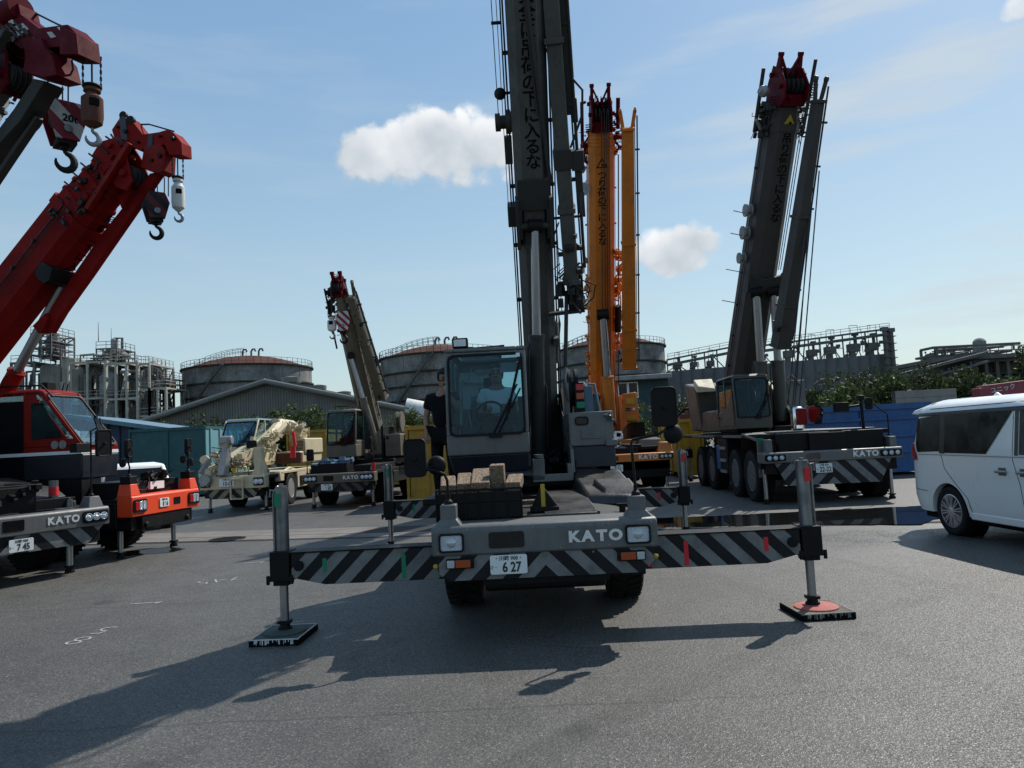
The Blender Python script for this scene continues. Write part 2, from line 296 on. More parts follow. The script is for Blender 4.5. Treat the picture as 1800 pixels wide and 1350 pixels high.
def asphalt_mat():
    m, t, b = base_mat('asphalt')
    co = t.nodes.new('ShaderNodeTexCoord').outputs['Object']
    v = nd(t, 'ShaderNodeTexVoronoi', ins={'Vector': co, 'Scale': 105.0})
    v2 = nd(t, 'ShaderNodeTexVoronoi', ins={'Vector': co, 'Scale': 38.0})
    sp = nd(t, 'ShaderNodeSeparateColor', ins={0: v.outputs['Color']})
    k = nd(t, 'ShaderNodeMapRange', ins={0: sp.outputs[0], 1: 0.0, 2: 1.0, 3: 0.6, 4: 1.5}).outputs[0]
    bright = mth(t, 'GREATER_THAN', sp.outputs[1], 0.93)
    big = nd(t, 'ShaderNodeTexNoise', ins={'Vector': co, 'Scale': 0.22, 'Detail': 7.0, 'Roughness': 0.6})
    mid = nd(t, 'ShaderNodeTexNoise', ins={'Vector': co, 'Scale': 1.7, 'Detail': 6.0, 'Roughness': 0.65})
    kb = nd(t, 'ShaderNodeMapRange', ins={0: big.outputs[0], 1: 0.3, 2: 0.7, 3: 0.80, 4: 1.18}).outputs[0]
    km = nd(t, 'ShaderNodeMapRange', ins={0: mid.outputs[0], 1: 0.3, 2: 0.7, 3: 0.84, 4: 1.14}).outputs[0]
    kk = mth(t, 'MULTIPLY', mth(t, 'MULTIPLY', k, kb), km)
    col = nd(t, 'ShaderNodeVectorMath', operation='SCALE', ins={0: (0.069, 0.066, 0.060), 3: kk}).outputs[0]
    col = mixc(t, mth(t, 'MULTIPLY', bright, 0.5), col, (0.24, 0.23, 0.215))
    # seams between paving passes and fine cracks
    mp = nd(t, 'ShaderNodeMapping', ins={0: co, 'Rotation': (0, 0, R(4)), 'Scale': (0.05, 1.0, 1.0)})
    sn = nd(t, 'ShaderNodeTexNoise', ins={'Vector': co, 'Scale': 2.2, 'Detail': 5.0})
    sx = nd(t, 'ShaderNodeSeparateXYZ', ins={0: mp.outputs[0]})
    yy = mth(t, 'ADD', sx.outputs[1], mth(t, 'MULTIPLY', sn.outputs[0], 0.16))
    fy = mth(t, 'ABSOLUTE', mth(t, 'SUBTRACT', mth(t, 'FRACT', mth(t, 'DIVIDE', mth(t, 'ADD', yy, 0.85), 4.0)), 0.5))
    seam = nd(t, 'ShaderNodeMapRange', ins={0: fy, 1: 0.0, 2: 0.006, 3: 0.6, 4: 0.0}).outputs[0]
    col = mixc(t, seam, col, (0.022, 0.022, 0.023))
    dwp = nd(t, 'ShaderNodeVectorMath', operation='ADD', ins={0: co, 1: nd(t, 'ShaderNodeVectorMath', operation='SCALE', ins={0: mid.outputs['Color'], 3: 1.1}).outputs[0]}).outputs[0]
    vc = nd(t, 'ShaderNodeTexVoronoi', feature='DISTANCE_TO_EDGE', ins={'Vector': dwp, 'Scale': 0.42})
    crk = nd(t, 'ShaderNodeMapRange', ins={0: vc.outputs[0], 1: 0.0, 2: 0.0045, 3: 0.75, 4: 0.0}).outputs[0]
    cm = nd(t, 'ShaderNodeMapRange', ins={0: big.outputs[0], 1: 0.46, 2: 0.56, 3: 0.0, 4: 1.0}).outputs[0]
    col = mixc(t, mth(t, 'MULTIPLY', crk, cm), col, (0.016, 0.016, 0.017))
    st = nd(t, 'ShaderNodeTexNoise', ins={'Vector': co, 'Scale': 0.9, 'Detail': 4.0, 'Roughness': 0.5, 'Distortion': 1.2})
    stf = nd(t, 'ShaderNodeMapRange', interpolation_type='SMOOTHSTEP', ins={0: st.outputs[0], 1: 0.60, 2: 0.70, 3: 0.0, 4: 0.55}).outputs[0]
    col = mixc(t, stf, col, (0.028, 0.026, 0.025))
    pt = nd(t, 'ShaderNodeTexNoise', ins={'Vector': nd(t, 'ShaderNodeMapping', ins={0: co, 'Location': (7.0, 3.0, 0.0), 'Rotation': (0, 0, 0.3), 'Scale': (2.0, 0.5, 1.0)}).outputs[0], 'Scale': 1.4, 'Detail': 7.0, 'Roughness': 0.6})
    ptf = nd(t, 'ShaderNodeMapRange', ins={0: pt.outputs[0], 1: 0.56, 2: 0.80, 3: 0.0, 4: 0.35}).outputs[0]
    col = mixc(t, ptf, col, (0.13, 0.125, 0.115))
    sp3 = nd(t, 'ShaderNodeSeparateXYZ', ins={0: co})
    for cx, cy, rad_ in ((-16.0, 4.0, 19.0), (-16.0, 4.0, 20.9), (14.0, -9.0, 17.5), (14.0, -9.0, 19.3)):
        ex = mth(t, 'SUBTRACT', sp3.outputs[0], cx); ey = mth(t, 'SUBTRACT', sp3.outputs[1], cy)
        dr = mth(t, 'ABSOLUTE', mth(t, 'SUBTRACT', mth(t, 'SQRT', mth(t, 'ADD', mth(t, 'MULTIPLY', ex, ex), mth(t, 'MULTIPLY', ey, ey))), rad_))
        tm = nd(t, 'ShaderNodeMapRange', interpolation_type='SMOOTHSTEP', ins={0: dr, 1: 0.08, 2: 0.19, 3: 0.5, 4: 0.0}).outputs[0]
        tk = nd(t, 'ShaderNodeMapRange', ins={0: mid.outputs[0], 1: 0.42, 2: 0.62, 3: 0.1, 4: 1.0}).outputs[0]
        col = mixc(t, mth(t, 'MULTIPLY', tm, tk), col, (0.024, 0.023, 0.022))
    t.links.new(col, b.inputs['Base Color'])
    # damp film near the drain strip and the van, dry elsewhere
    sc = nd(t, 'ShaderNodeSeparateXYZ', ins={0: co})
    dx = mth(t, 'DIVIDE', mth(t, 'SUBTRACT', sc.outputs[0], 5.6), 3.0)
    dy = mth(t, 'DIVIDE', mth(t, 'SUBTRACT', sc.outputs[1], 11.4), 1.5)
    dd = mth(t, 'ADD', mth(t, 'MULTIPLY', dx, dx), mth(t, 'MULTIPLY', dy, dy))
    wet = mth(t, 'MULTIPLY', mth(t, 'EXPONENT', mth(t, 'MULTIPLY', dd, -1.2)), mth(t, 'MULTIPLY', mid.outputs[0], 1.5), clamp=True)
    r = mth(t, 'SUBTRACT', nd(t, 'ShaderNodeMapRange', ins={0: sp.outputs[2], 1: 0.0, 2: 1.0, 3: 0.42, 4: 0.85}).outputs[0], mth(t, 'MULTIPLY', wet, 0.40))
    t.links.new(r, b.inputs['Roughness'])
    h = mth(t, 'ADD', mth(t, 'MULTIPLY', v.outputs['Distance'], 0.5), mth(t, 'MULTIPLY', v2.outputs['Distance'], 0.5))
    b.inputs['Specular IOR Level'].default_value = 0.45
    bp = nd(t, 'ShaderNodeBump', ins={'Strength': 0.85, 'Distance': 0.006, 'Height': h}); bp.invert = True
    t.links.new(bp.outputs[0], b.inputs['Normal'])
    return m
M['asphalt'] = asphalt_mat()
def water_mat():
    m, t, b = base_mat('puddle_water')
    b.inputs['Base Color'].default_value = (0.010, 0.011, 0.011, 1)
    b.inputs['Roughness'].default_value = 0.03; b.inputs['Specular IOR Level'].default_value = 0.6
    co = t.nodes.new('ShaderNodeTexCoord').outputs['Object']
    n = nd(t, 'ShaderNodeTexNoise', ins={'Vector': co, 'Scale': 2.5, 'Detail': 3.0})
    bp = nd(t, 'ShaderNodeBump', ins={'Strength': 0.06, 'Distance': 0.01, 'Height': n.outputs[0]})
    t.links.new(bp.outputs[0], b.inputs['Normal'])
    return m
M['water'] = water_mat()
def leaf_mat(name, c1, c2):
    m, t, b = base_mat(name)
    co = t.nodes.new('ShaderNodeTexCoord').outputs['Object']
    n = nd(t, 'ShaderNodeTexNoise', ins={'Vector': co, 'Scale': 5.0, 'Detail': 4.0, 'Roughness': 0.8})
    g = nd(t, 'ShaderNodeNewGeometry')
    f = mth(t, 'ADD', mth(t, 'MULTIPLY', g.outputs['Random Per Island'], 0.7), mth(t, 'MULTIPLY', n.outputs[0], 0.35), clamp=True)
    col = mixc(t, f, c1, c2)
    t.links.new(col, b.inputs['Base Color']); b.inputs['Roughness'].default_value = 0.6; b.inputs['Specular IOR Level'].default_value = 0.2
    tr = nd(t, 'ShaderNodeBsdfTranslucent'); t.links.new(col, tr.inputs[0])
    mx = nd(t, 'ShaderNodeMixShader', ins={0: 0.3, 1: b.outputs[0], 2: tr.outputs[0]})
    t.links.new(mx.outputs[0], t.nodes['Material Output'].inputs[0])
    return m
M['leafd'] = leaf_mat('dark_foliage', (0.006, 0.012, 0.005), (0.060, 0.082, 0.026))
M['leafm'] = leaf_mat('green_foliage', (0.011, 0.024, 0.008), (0.105, 0.145, 0.040))

# ------------------------------------------------------------------ mesh building
class MB:
    def __init__(s, M0=None):
        s.v = []; s.f = []; s.mi = []; s.M = M0 if M0 is not None else Matrix()
    def add(s, vs, fs, mat=0, X=None):
        T = s.M if X is None else s.M @ X
        k = len(s.v)
        s.v += [tuple(T @ Vector(p)) for p in vs]
        s.f += [tuple(k + i for i in f) for f in fs]; s.mi += [mat] * len(fs)
        return s
    def box(s, c, d, mat=0, X=None, taper=1.0):
        x, y, z = d[0] / 2, d[1] / 2, d[2] / 2; t = taper
        vs = [(c[0] + a * x * (t if e > 0 else 1), c[1] + b * y * (t if e > 0 else 1), c[2] + e * z) for e in (-1, 1) for a, b in ((-1, -1), (1, -1), (1, 1), (-1, 1))]
        return s.add(vs, [(3, 2, 1, 0), (4, 5, 6, 7), (0, 1, 5, 4), (1, 2, 6, 5), (2, 3, 7, 6), (3, 0, 4, 7)], mat, X)
    def rng(s, x0, x1, y0, y1, z0, z1, mat=0, X=None):
        return s.box(((x0 + x1) / 2, (y0 + y1) / 2, (z0 + z1) / 2), (x1 - x0, y1 - y0, z1 - z0), mat, X)
    def hexa(s, p, mat=0):   # 8 points: bottom 4 ccw, top 4 ccw
        return s.add(p, [(3, 2, 1, 0), (4, 5, 6, 7), (0, 1, 5, 4), (1, 2, 6, 5), (2, 3, 7, 6), (3, 0, 4, 7)], mat)
    def prism(s, poly, h0, h1, axis='z', mat=0, X=None):
        n = len(poly)
        def q(a, b, h):
            return (a, b, h) if axis == 'z' else (a, h, b) if axis == 'y' else (h, a, b)
        vs = [q(a, b, h0) for a, b in poly] + [q(a, b, h1) for a, b in poly]
        fs = [tuple(range(n - 1, -1, -1)), tuple(range(n, 2 * n))] + [(i, (i + 1) % n, n + (i + 1) % n, n + i) for i in range(n)]
        if axis == 'y': fs = [tuple(reversed(f)) for f in fs]
        return s.add(vs, fs, mat, X)
    def tube(s, p0, p1, r0, r1=None, n=12, mat=0, caps=True):
        r1 = r0 if r1 is None else r1
        p0 = Vector(p0); p1 = Vector(p1); d = p1 - p0
        if d.length < 1e-6: return s
        a, b = frame(d)
        vs = []
        for p, r in ((p0, r0), (p1, r1)):
            vs += [p + r * (math.cos(2 * math.pi * i / n) * a + math.sin(2 * math.pi * i / n) * b) for i in range(n)]
        fs = [(i, (i + 1) % n, n + (i + 1) % n, n + i) for i in range(n)]
        if caps: fs += [tuple(range(n - 1, -1, -1)), tuple(range(n, 2 * n))]
        return s.add(vs, fs, mat)
    def path(s, pts, r, n=6, mat=0):
        pts = [Vector(p) for p in pts]; m = len(pts)
        rs = r if isinstance(r, (list, tuple)) else [r] * m
        vs = []; a = None
        for i, p in enumerate(pts):
            d = (pts[min(i + 1, m - 1)] - pts[max(i - 1, 0)])
            if d.length < 1e-9: d = Vector((0, 0, 1))
            d.normalize()
            if a is None: a, b = frame(d)
            else:
                a = (a - d * a.dot(d)); 
                if a.length < 1e-6: a, b = frame(d)
                a.normalize(); b = d.cross(a)
            vs += [p + rs[i] * (math.cos(2 * math.pi * k / n) * a + math.sin(2 * math.pi * k / n) * b) for k in range(n)]
        fs = [(j * n + i, j * n + (i + 1) % n, (j + 1) * n + (i + 1) % n, (j + 1) * n + i) for j in range(m - 1) for i in range(n)]
        fs += [tuple(range(n - 1, -1, -1)), tuple(range((m - 1) * n, m * n))]
        return s.add(vs, fs, mat)
    def bar(s, p0, p1, w, h, up=(0, 0, 1), mat=0):
        p0 = Vector(p0); p1 = Vector(p1); d = (p1 - p0).normalized(); up = Vector(up)
        a = d.cross(up)
        if a.length < 1e-4: a = d.cross(Vector((1, 0, 0)))
        a.normalize(); b = a.cross(d)
        vs = [p + sx * a * w / 2 + sy * b * h / 2 for p in (p0, p1) for sx, sy in ((-1, -1), (1, -1), (1, 1), (-1, 1))]
        return s.add(vs, [(3, 2, 1, 0), (4, 5, 6, 7), (0, 1, 5, 4), (1, 2, 6, 5), (2, 3, 7, 6), (3, 0, 4, 7)], mat)
    def lathe(s, prof, X=None, n=24, mat=0, mats=None):
        vs = []; m = len(prof)
        for r, h in prof:
            vs += [(r * math.cos(2 * math.pi * i / n), r * math.sin(2 * math.pi * i / n), h) for i in range(n)]
        k = len(s.v)
        T = s.M if X is None else s.M @ X
        s.v += [tuple(T @ Vector(p)) for p in vs]
        for j in range(m - 1):
            for i in range(n):
                s.f.append((k + j * n + i, k + j * n + (i + 1) % n, k + (j + 1) * n + (i + 1) % n, k + (j + 1) * n + i))
                s.mi.append(mats[j] if mats else mat)
        if prof[0][0] > 1e-4: s.f.append(tuple(k + i for i in range(n - 1, -1, -1))); s.mi.append(mats[0] if mats else mat)
        if prof[-1][0] > 1e-4: s.f.append(tuple(k + (m - 1) * n + i for i in range(n))); s.mi.append(mats[-1] if mats else mat)
        return s
    def build(s, name, mats, parent=None, bev=0.0, X=None, sharp=32):
        me = bpy.data.meshes.new(name); me.from_pydata(s.v, [], s.f); me.update()
        if not isinstance(mats, (list, tuple)): mats = [mats]
        for m in mats: me.materials.append(M[m] if isinstance(m, str) else m)
        if len(mats) > 1: me.polygons.foreach_set('material_index', s.mi)
        me.polygons.foreach_set('use_smooth', [True] * len(me.polygons))
        me.set_sharp_from_angle(angle=R(sharp))
        o = bpy.data.objects.new(name, me); C.objects.link(o)
        if parent is not None: o.parent = parent
        if X is not None: o.matrix_basis = X
        if name in STUFF: o['kind'] = 'stuff'
        if bev:
            b = o.modifiers.new('bevel', 'BEVEL'); b.width = bev; b.segments = 2; b.limit_method = 'ANGLE'; b.angle_limit = R(40)
        return o
def frame(d):
    d = Vector(d).normalized()
    a = d.cross(Vector((0, 0, 1)))
    if a.length < 1e-3: a = d.cross(Vector((1, 0, 0)))
    a.normalize(); return a, d.cross(a)
def T3(*p): return Matrix.Translation(Vector(p))
def RX(a): return Matrix.Rotation(R(a), 4, 'X')
def RY(a): return Matrix.Rotation(R(a), 4, 'Y')
def RZ(a): return Matrix.Rotation(R(a), 4, 'Z')
def XA(p, x, y, z):
    x, y, z = Vector(x), Vector(y), Vector(z)
    return Matrix(((x.x, y.x, z.x, p[0]), (x.y, y.y, z.y, p[1]), (x.z, y.z, z.z, p[2]), (0, 0, 0, 1)))

def tag(o, label, cat, group=None):
    o['label'] = label; o['category'] = cat
    if group: o['group'] = group
    return o
def thing(name, label, cat, loc=(0, 0, 0), rz=0, group=None):
    o = bpy.data.objects.new(name, None); C.objects.link(o); o.empty_display_size = 0.2
    o.matrix_basis = T3(*loc) @ RZ(rz)
    return tag(o, label, cat, group)
STUFF = {'hose_and_bracket', 'head_fittings', 'boom_fittings', 'jib_foot_fittings', 'jib_fittings', 'head_side_fittings', 'side_fittings', 'pipework', 'railing', 'railing_and_stair', 'grating', 'floor_beam', 'conveyor_gallery', 'plate_seam', 'paint_drips', 'deck_equipment', 'jib_tension_rod', 'cab_fittings', 'papers', 'tarpaulin_bundle', 'cable_guide', 'flank_lamp', 'chain', 'camera_and_lamp', 'tarpaulin_bundle', 'head_side_fittings'}
def struct(o, kind='structure'):
    o['kind'] = kind; return o
def wl(root, p):
    """world point -> local of a thing"""
    return root.matrix_basis.inverted() @ Vector(p)

_textcache = {}
def txt(s, size, parent, X, mat='inkb', depth=0.003, name='lettering', bold=0.0, line=1.0, sx=1.0):
    key = (s, size, depth, bold, line, sx, mat)
    if key not in _textcache:
        c = bpy.data.curves.new('t', 'FONT'); c.body = s; c.size = size; c.align_x = 'CENTER'; c.align_y = 'CENTER'
        c.extrude = depth; c.offset = bold; c.space_line = line; c.resolution_u = 3
        o = bpy.data.objects.new('t', c); C.objects.link(o)
        dg = bpy.context.evaluated_depsgraph_get()
        me = bpy.data.meshes.new_from_object(o.evaluated_get(dg))
        bpy.data.objects.remove(o); bpy.data.curves.remove(c)
        me.transform(Matrix.Scale(sx, 4, (1, 0, 0)))
        me.materials.clear(); me.materials.append(M[mat]); me.name = name
        _textcache[key] = me
    o = bpy.data.objects.new(name, _textcache[key]); C.objects.link(o)
    o.parent = parent; o.matrix_basis = X
    return o
def front(x, y, z): return T3(x, y, z) @ RX(90)      # text that faces the front (-y) of a thing

# ------------------------------------------------------------------ crane parts
def wheel(root, x, y, r, w, side=-1, rimmat='rim', lugs=True):
    """tyre standing on the ground; the disc face looks to side*x"""
    X = T3(x, y, r) @ RY(90 * side)
    m = MB(); k = r
    prof = [(0.60 * k, -w * .42), (0.80 * k, -w / 2), (0.93 * k, -w * .48), (0.985 * k, -w * .40), (k, -w * .2), (k, w * .2), (0.985 * k, w * .40), (0.93 * k, w * .48), (0.80 * k, w / 2), (0.60 * k, w * .42)]
    m.lathe(prof, n=40)
    for i in range(36):
        a = 2 * math.pi * i / 36
        for sgn in (-1, 1):
            m.box((0, 0, 0), (0.035, 0.075 * k, w * .40), 0, T3(k * 1.0 * math.cos(a + sgn * .04), k * 1.0 * math.sin(a + sgn * .04), sgn * w * .24) @ RZ(math.degrees(a)) @ RX(22 * sgn))
    t = m.build('wheel', 'rubber', root, X=X)
    m = MB()
    m.lathe([(0.61 * k, w * .44), (0.58 * k, w * .46), (0.55 * k, w * .40), (0.52 * k, w * .18), (0.40 * k, w * .12), (0.36 * k, w * .22), (0.26 * k, w * .25), (0.2 * k, w * .25), (0.19 * k, w * .40), (0.14 * k, w * .43), (0, w * .43)], n=32)
    if lugs:
        for i in range(10):
            a = 2 * math.pi * i / 10
            m.tube((0.31 * k * math.cos(a), 0.31 * k * math.sin(a), w * .2), (0.31 * k * math.cos(a), 0.31 * k * math.sin(a), w * .30), 0.02, n=6)
    for i in range(8):
        a = 2 * math.pi * (i + .5) / 8; m.tube((0.46 * k * math.cos(a), 0.46 * k * math.sin(a), w * .12), (0.46 * k * math.cos(a), 0.46 * k * math.sin(a), w * .185), 0.045, n=8, mat=1)
    m.build('rim', [rimmat, 'black'], t)
    return t

def rrect(w, h, r, n=4):
    pts = []
    for cx, cy, a0 in ((w / 2 - r, h / 2 - r, 0), (-w / 2 + r, h / 2 - r, 90), (-w / 2 + r, -h / 2 + r, 180), (w / 2 - r, -h / 2 + r, 270)):
        for i in range(n + 1):
            a = R(a0 + 90 * i / n); pts.append((cx + r * math.cos(a), cy + r * math.sin(a)))
    return pts
def ring_prism(m, outer, inner, y0, y1, X=None, mat=0):
    """frame between two outlines of equal count, in x-z, thickness in y"""
    n = len(outer)
    vs = [(a, y0, b) for a, b in outer] + [(a, y0, b) for a, b in inner] + [(a, y1, b) for a, b in outer] + [(a, y1, b) for a, b in inner]
    fs = []
    for i in range(n):
        j = (i + 1) % n
        fs += [(i, j, n + j, n + i), (2 * n + j, 2 * n + i, 3 * n + i, 3 * n + j), (j, i, 2 * n + i, 2 * n + j), (n + i, n + j, 3 * n + j, 3 * n + i)]
    m.add(vs, fs, mat, X)

def number_plate(root, x, y, z, top, bottom, w=0.33, h=0.165, tilt=0, rz=0):
    X = T3(x, y, z) @ RZ(rz) @ RX(tilt)
    p = MB().prism(rrect(w, h, 0.018), -0.006, 0.006, 'y').build('number_plate', 'plate', root, X=X)
    txt(top, h * .27, p, T3(0, -0.008, h * .32) @ RX(90), 'ink', 0.001, bold=0.0008)
    txt(bottom[0], h * .22, p, T3(-w * .40, -0.008, -h * .14) @ RX(90), 'ink', 0.001)
    txt(bottom[1], h * .72, p, T3(w * .08, -0.008, -h * .16) @ RX(90), 'ink', 0.001, bold=0.0035, sx=0.78)
    return p

def lamp_cluster(root, x, y, z, w=0.36, h=0.13, n=3, rz=0, rad=0.045, square=False):
    X = T3(x, y, z) @ RZ(rz)
    h_ = MB().prism(rrect(w, h, min(h * .32, .04)), -0.012, 0.02, 'y').build('headlight', 'black', root, X=X)
    for i in range(n):
        cx = (i - (n - 1) / 2) * (w * .88 / n)
        if square:
            mt = 'redlens' if i == 0 and n > 2 else 'lamp'
            MB().prism(rrect(w * .24, h * .66, .012), -0.022, -0.010, 'y', X=T3(cx, 0, 0)).build('lens', mt, h_, bev=.004)
        else:
            m = MB(); m.lathe([(rad * 1.08, 0.0), (rad * 1.08, 0.018), (rad * .92, 0.020), (rad * .90, 0.008), (rad * .5, 0.020), (0, 0.024)], X=T3(cx, -0.010, 0) @ RX(90), n=20)
            m.build('lens', 'lamp', h_)
    return h_

def jack(parent, x, y, zt, zb, zg=0.0, r=0.062, rr=0.04, tube='steel', foot=True, collar=True, pad=0.16, label=None):
    """vertical outrigger jack: outer tube from zt to zb, rod to zg with its foot"""
    m = MB(); m.tube((x, y, zb), (x, y, zt), r, n=20)
    m.tube((x, y, zt), (x, y, zt + .02), r * .9, n=20); m.tube((x, y, zt + .02), (x, y, zt + .045), r * .35, n=8)
    s = 1 if x > 0 else -1
    m.path([(x + s * r * 1.15, y - .03, zb + .02), (x + s * r * 1.15, y - .03, zt - .06), (x + s * r * .8, y - .03, zt - .01)], .012, 8)
    m.path([(x + s * r * 1.25, y + .02, zb + .02), (x + s * r * 1.25, y + .02, zt - .03), (x + s * r * .5, y, zt + .02)], .010, 8)
    m.path([(x + s * r * 1.0, y, zt - .03), (x + s * r * 1.7, y, zt - .02), (x + s * r * 1.8, y, zt - .09)], .014, 8)
    j = m.build('jack_tube', tube, parent)
    MB().tube((x, y, zg + .03), (x, y, zb + .02), rr, n=18).build('jack_rod', 'chrome', parent)
    if foot:
        m = MB(); m.tube((x, y, zg), (x, y, zg + .05), .075, .07, n=16); m.tube((x, y, zg + .05), (x, y, zg + .085), .055, .05, n=16); m.box((x, y, zg + .10), (.12, .12, .03))
        if pad: m.tube((x, y, zg), (x, y, zg + .018), pad, n=28)
        m.build('float_foot', 'black', parent)
    return j

def mirror_pair(root, base, pts, cx, cz, y, w=.22, h=.40, rect_off=(0, 0), rnd_off=None, face=1):
    """mirror arm with a tall mirror and optional round mirror; face=1 shows the back (black) to the front"""
    m = MB(); m.path([base] + pts, .014, 8)
    m.lathe([(.045, 0), (.04, .03), (.02, .05), (.018, .10)], X=T3(*base), n=12)
    a = m.build('mirror_arm', 'black', root)
    X = T3(cx, y, cz)
    m = MB(); m.prism(rrect(w, h, .045), -.03, .03, 'y', X=X); ring_prism(m, rrect(w + .012, h + .012, .05), rrect(w - .02, h - .02, .04), -.036, .036, X)
    m.tube((cx, y, cz - .01), (cx, y - .06, cz - .01), .02, n=10)
    mm = m.build('mirror', 'black', root, bev=.006)
    MB().prism(rrect(w - .03, h - .03, .035), .031, .034, 'y', X=X).build('mirror_glass', 'mirror', mm)
    if rnd_off:
        X2 = T3(cx + rnd_off[0], y + rnd_off[1], cz + rnd_off[2]) @ RX(90) @ RY(rnd_off[3] if len(rnd_off) > 3 else 0)
        r = rnd_off[4] if len(rnd_off) > 4 else .115
        m = MB(); m.lathe([(0, .05), (r * .5, .045), (r * .9, .02), (r, 0), (r, -.012), (0, -.012)], X=X2, n=28); m.tube((cx + rnd_off[0], y + rnd_off[1] - .03, cz + rnd_off[2]), (cx, y, cz - h * .4), .012, n=8)
        q = m.build('round_mirror', 'black', root)
        MB().lathe([(r * .96, -.014), (r * .6, -.022), (0, -.026)], X=X2, n=24).build('mirror_glass', 'mirror', q)

def cab(root, x0, x1, yf, yb, z0, zs, z1, body, lower, slope=0.12, glassm='glass', nose=0.0, wiper=True, door=True, under=0.0, zskirt=None, wz=None, name='cab', front_glass_z=None, seat=True, side_sill=None, roofmat=None, trim='black', wiperflip=1, skylight=False):
    """operator's cab: hollow, so the inside shows. yf is the front at sill height, slope moves the top back"""
    X = lambda z: yf + slope * max(0, (z - zs)) / (z1 - zs) if z > zs else yf + nose * (zs - z)
    zsk = zskirt if zskirt is not None else z0 + .22
    ss = side_sill if side_sill is not None else zs + .12
    w = x1 - x0; t = .055
    m = MB()
    # lower body: bottom skirt tucked in below the painted apron
    m.hexa([(x0, yf + .02, zsk), (x1, yf + .02, zsk), (x1, yb, zsk), (x0, yb, zsk), (x0, yf, zs), (x1, yf, zs), (x1, yb, zs), (x0, yb, zs)])
    # side body up to side sill
    for xa, xb in ((x0, x0 + t), (x1 - t, x1)):
        m.rng(xa, xb, yf + .12, yb, zs, ss)
    # corner posts
    for xa in (x0 + t / 2, x1 - t / 2):
        m.bar((xa, X(zs) + .035, zs - .01), (xa, X(z1) + .035, z1), t, .07, up=(0, 1, 0))
        m.bar((xa, yb - .05, zs), (xa, yb - .05, z1), t, .10, up=(0, 1, 0))
        m.bar((xa, (yf + yb) / 2 + .1, zs), (xa, (yf + yb) / 2 + .1, z1), t, .06, up=(0, 1, 0))
    # header, sill and rear wall up to the window
    m.rng(x0, x1, X(z1) + .0, X(z1) + .07, z1 - .06, z1 - .002)
    m.rng(x0 + t, x1 - t, yb - .05, yb, zs, zs + .55)
    m.rng(x0 + t, x1 - t, yb - .05, yb, z1 - .12, z1)
    c = m.build(name, body, root, bev=.018)
    if skylight:
        for k, (xa, xb, ya, yc) in enumerate(((x0, x0 + .12, X(z1), yb), (x1 - .12, x1, X(z1), yb), (x0 + .12, x1 - .12, X(z1), X(z1) + .10), (x0 + .12, x1 - .12, yb - .25, yb))):
            MB().rng(xa, xb, ya, yc, z1, z1 + .05).build('roof_rim', body, c, bev=.015)
        MB().rng(x0 + .1, x1 - .1, X(z1) + .08, yb - .2, z1 + .02, z1 + .026).build('skylight', 'glassc', c)
    mr = MB() if not skylight else None
    if mr: mr.hexa([(x0 - .0, X(z1), z1), (x1, X(z1), z1), (x1, yb, z1), (x0, yb, z1), (x0 + .06, X(z1) + .10, z1 + .06), (x1 - .06, X(z1) + .10, z1 + .06), (x1 - .06, yb - .06, z1 + .06), (x0 + .06, yb - .06, z1 + .06)])
    if mr: mr.build('roof', roofmat or body, c, bev=.02)
    m = MB(); m.hexa([(x0 + .06, yf + .16 + under, z0), (x1 - .04, yf + .16 + under, z0), (x1 - .04, yb, z0), (x0 + .06, yb, z0), (x0 + .01, yf + .05, zsk - .002), (x1 - .01, yf + .05, zsk - .002), (x1 - .01, yb, zsk - .002), (x0 + .01, yb, zsk - .002)])
    m.build('cab_underside', lower, c, bev=.02)
    # windscreen with rubber seal
    g0, g1 = (front_glass_z or (zs, z1 - .04)); gh = g1 - g0
    zc = (g0 + g1) / 2; tilt = -math.degrees(math.atan2(slope, z1 - zs)) if g0 >= zs - .3 else 0
    Xg = T3((x0 + x1) / 2, X(zc) - .012, zc) @ RX(tilt)
    hyp = gh / math.cos(R(tilt)); gw = w - .075
    m = MB(); ring_prism(m, rrect(gw, hyp, .09), rrect(gw - .06, hyp - .06, .07), -.012, .03, Xg); m.build('window_seal', trim, c)
    MB().prism(rrect(gw - .04, hyp - .04, .07), 0, .006, 'y', X=Xg).build('windscreen', glassm, c)
    # side and rear panes
    for sx, nm in ((x0 + .02, 'side_window'), (x1 - .02, 'side_window')):
        poly = [(X(ss) + .10, ss), (yb - .10, ss), (yb - .10, z1 - .05), (X(z1) + .09, z1 - .05)]
        MB().prism(poly, sx - .003, sx + .003, 'x').build(nm, glassm, c)
    MB().rng(x0 + t, x1 - t, yb - .03, yb - .024, zs + .55, z1 - .12).build('rear_window', glassm, c)
    if door:
        m = MB()
        ym = (yf + yb) / 2 + .1
        m.path([(x0 - .004, X(zs) + .11, zsk + .08), (x0 - .004, X(ss) + .11, ss), (x0 - .004, X(z1) + .11, z1 - .03), (x0 - .004, yb - .11, z1 - .03), (x0 - .004, yb - .11, zsk + .08), (x0 - .004, X(zs) + .11, zsk + .08)], .006, 5)
        m.box((x0 - .02, yb - .2, zs + .02), (.03, .13, .035)); m.build('door_trim', trim, c)
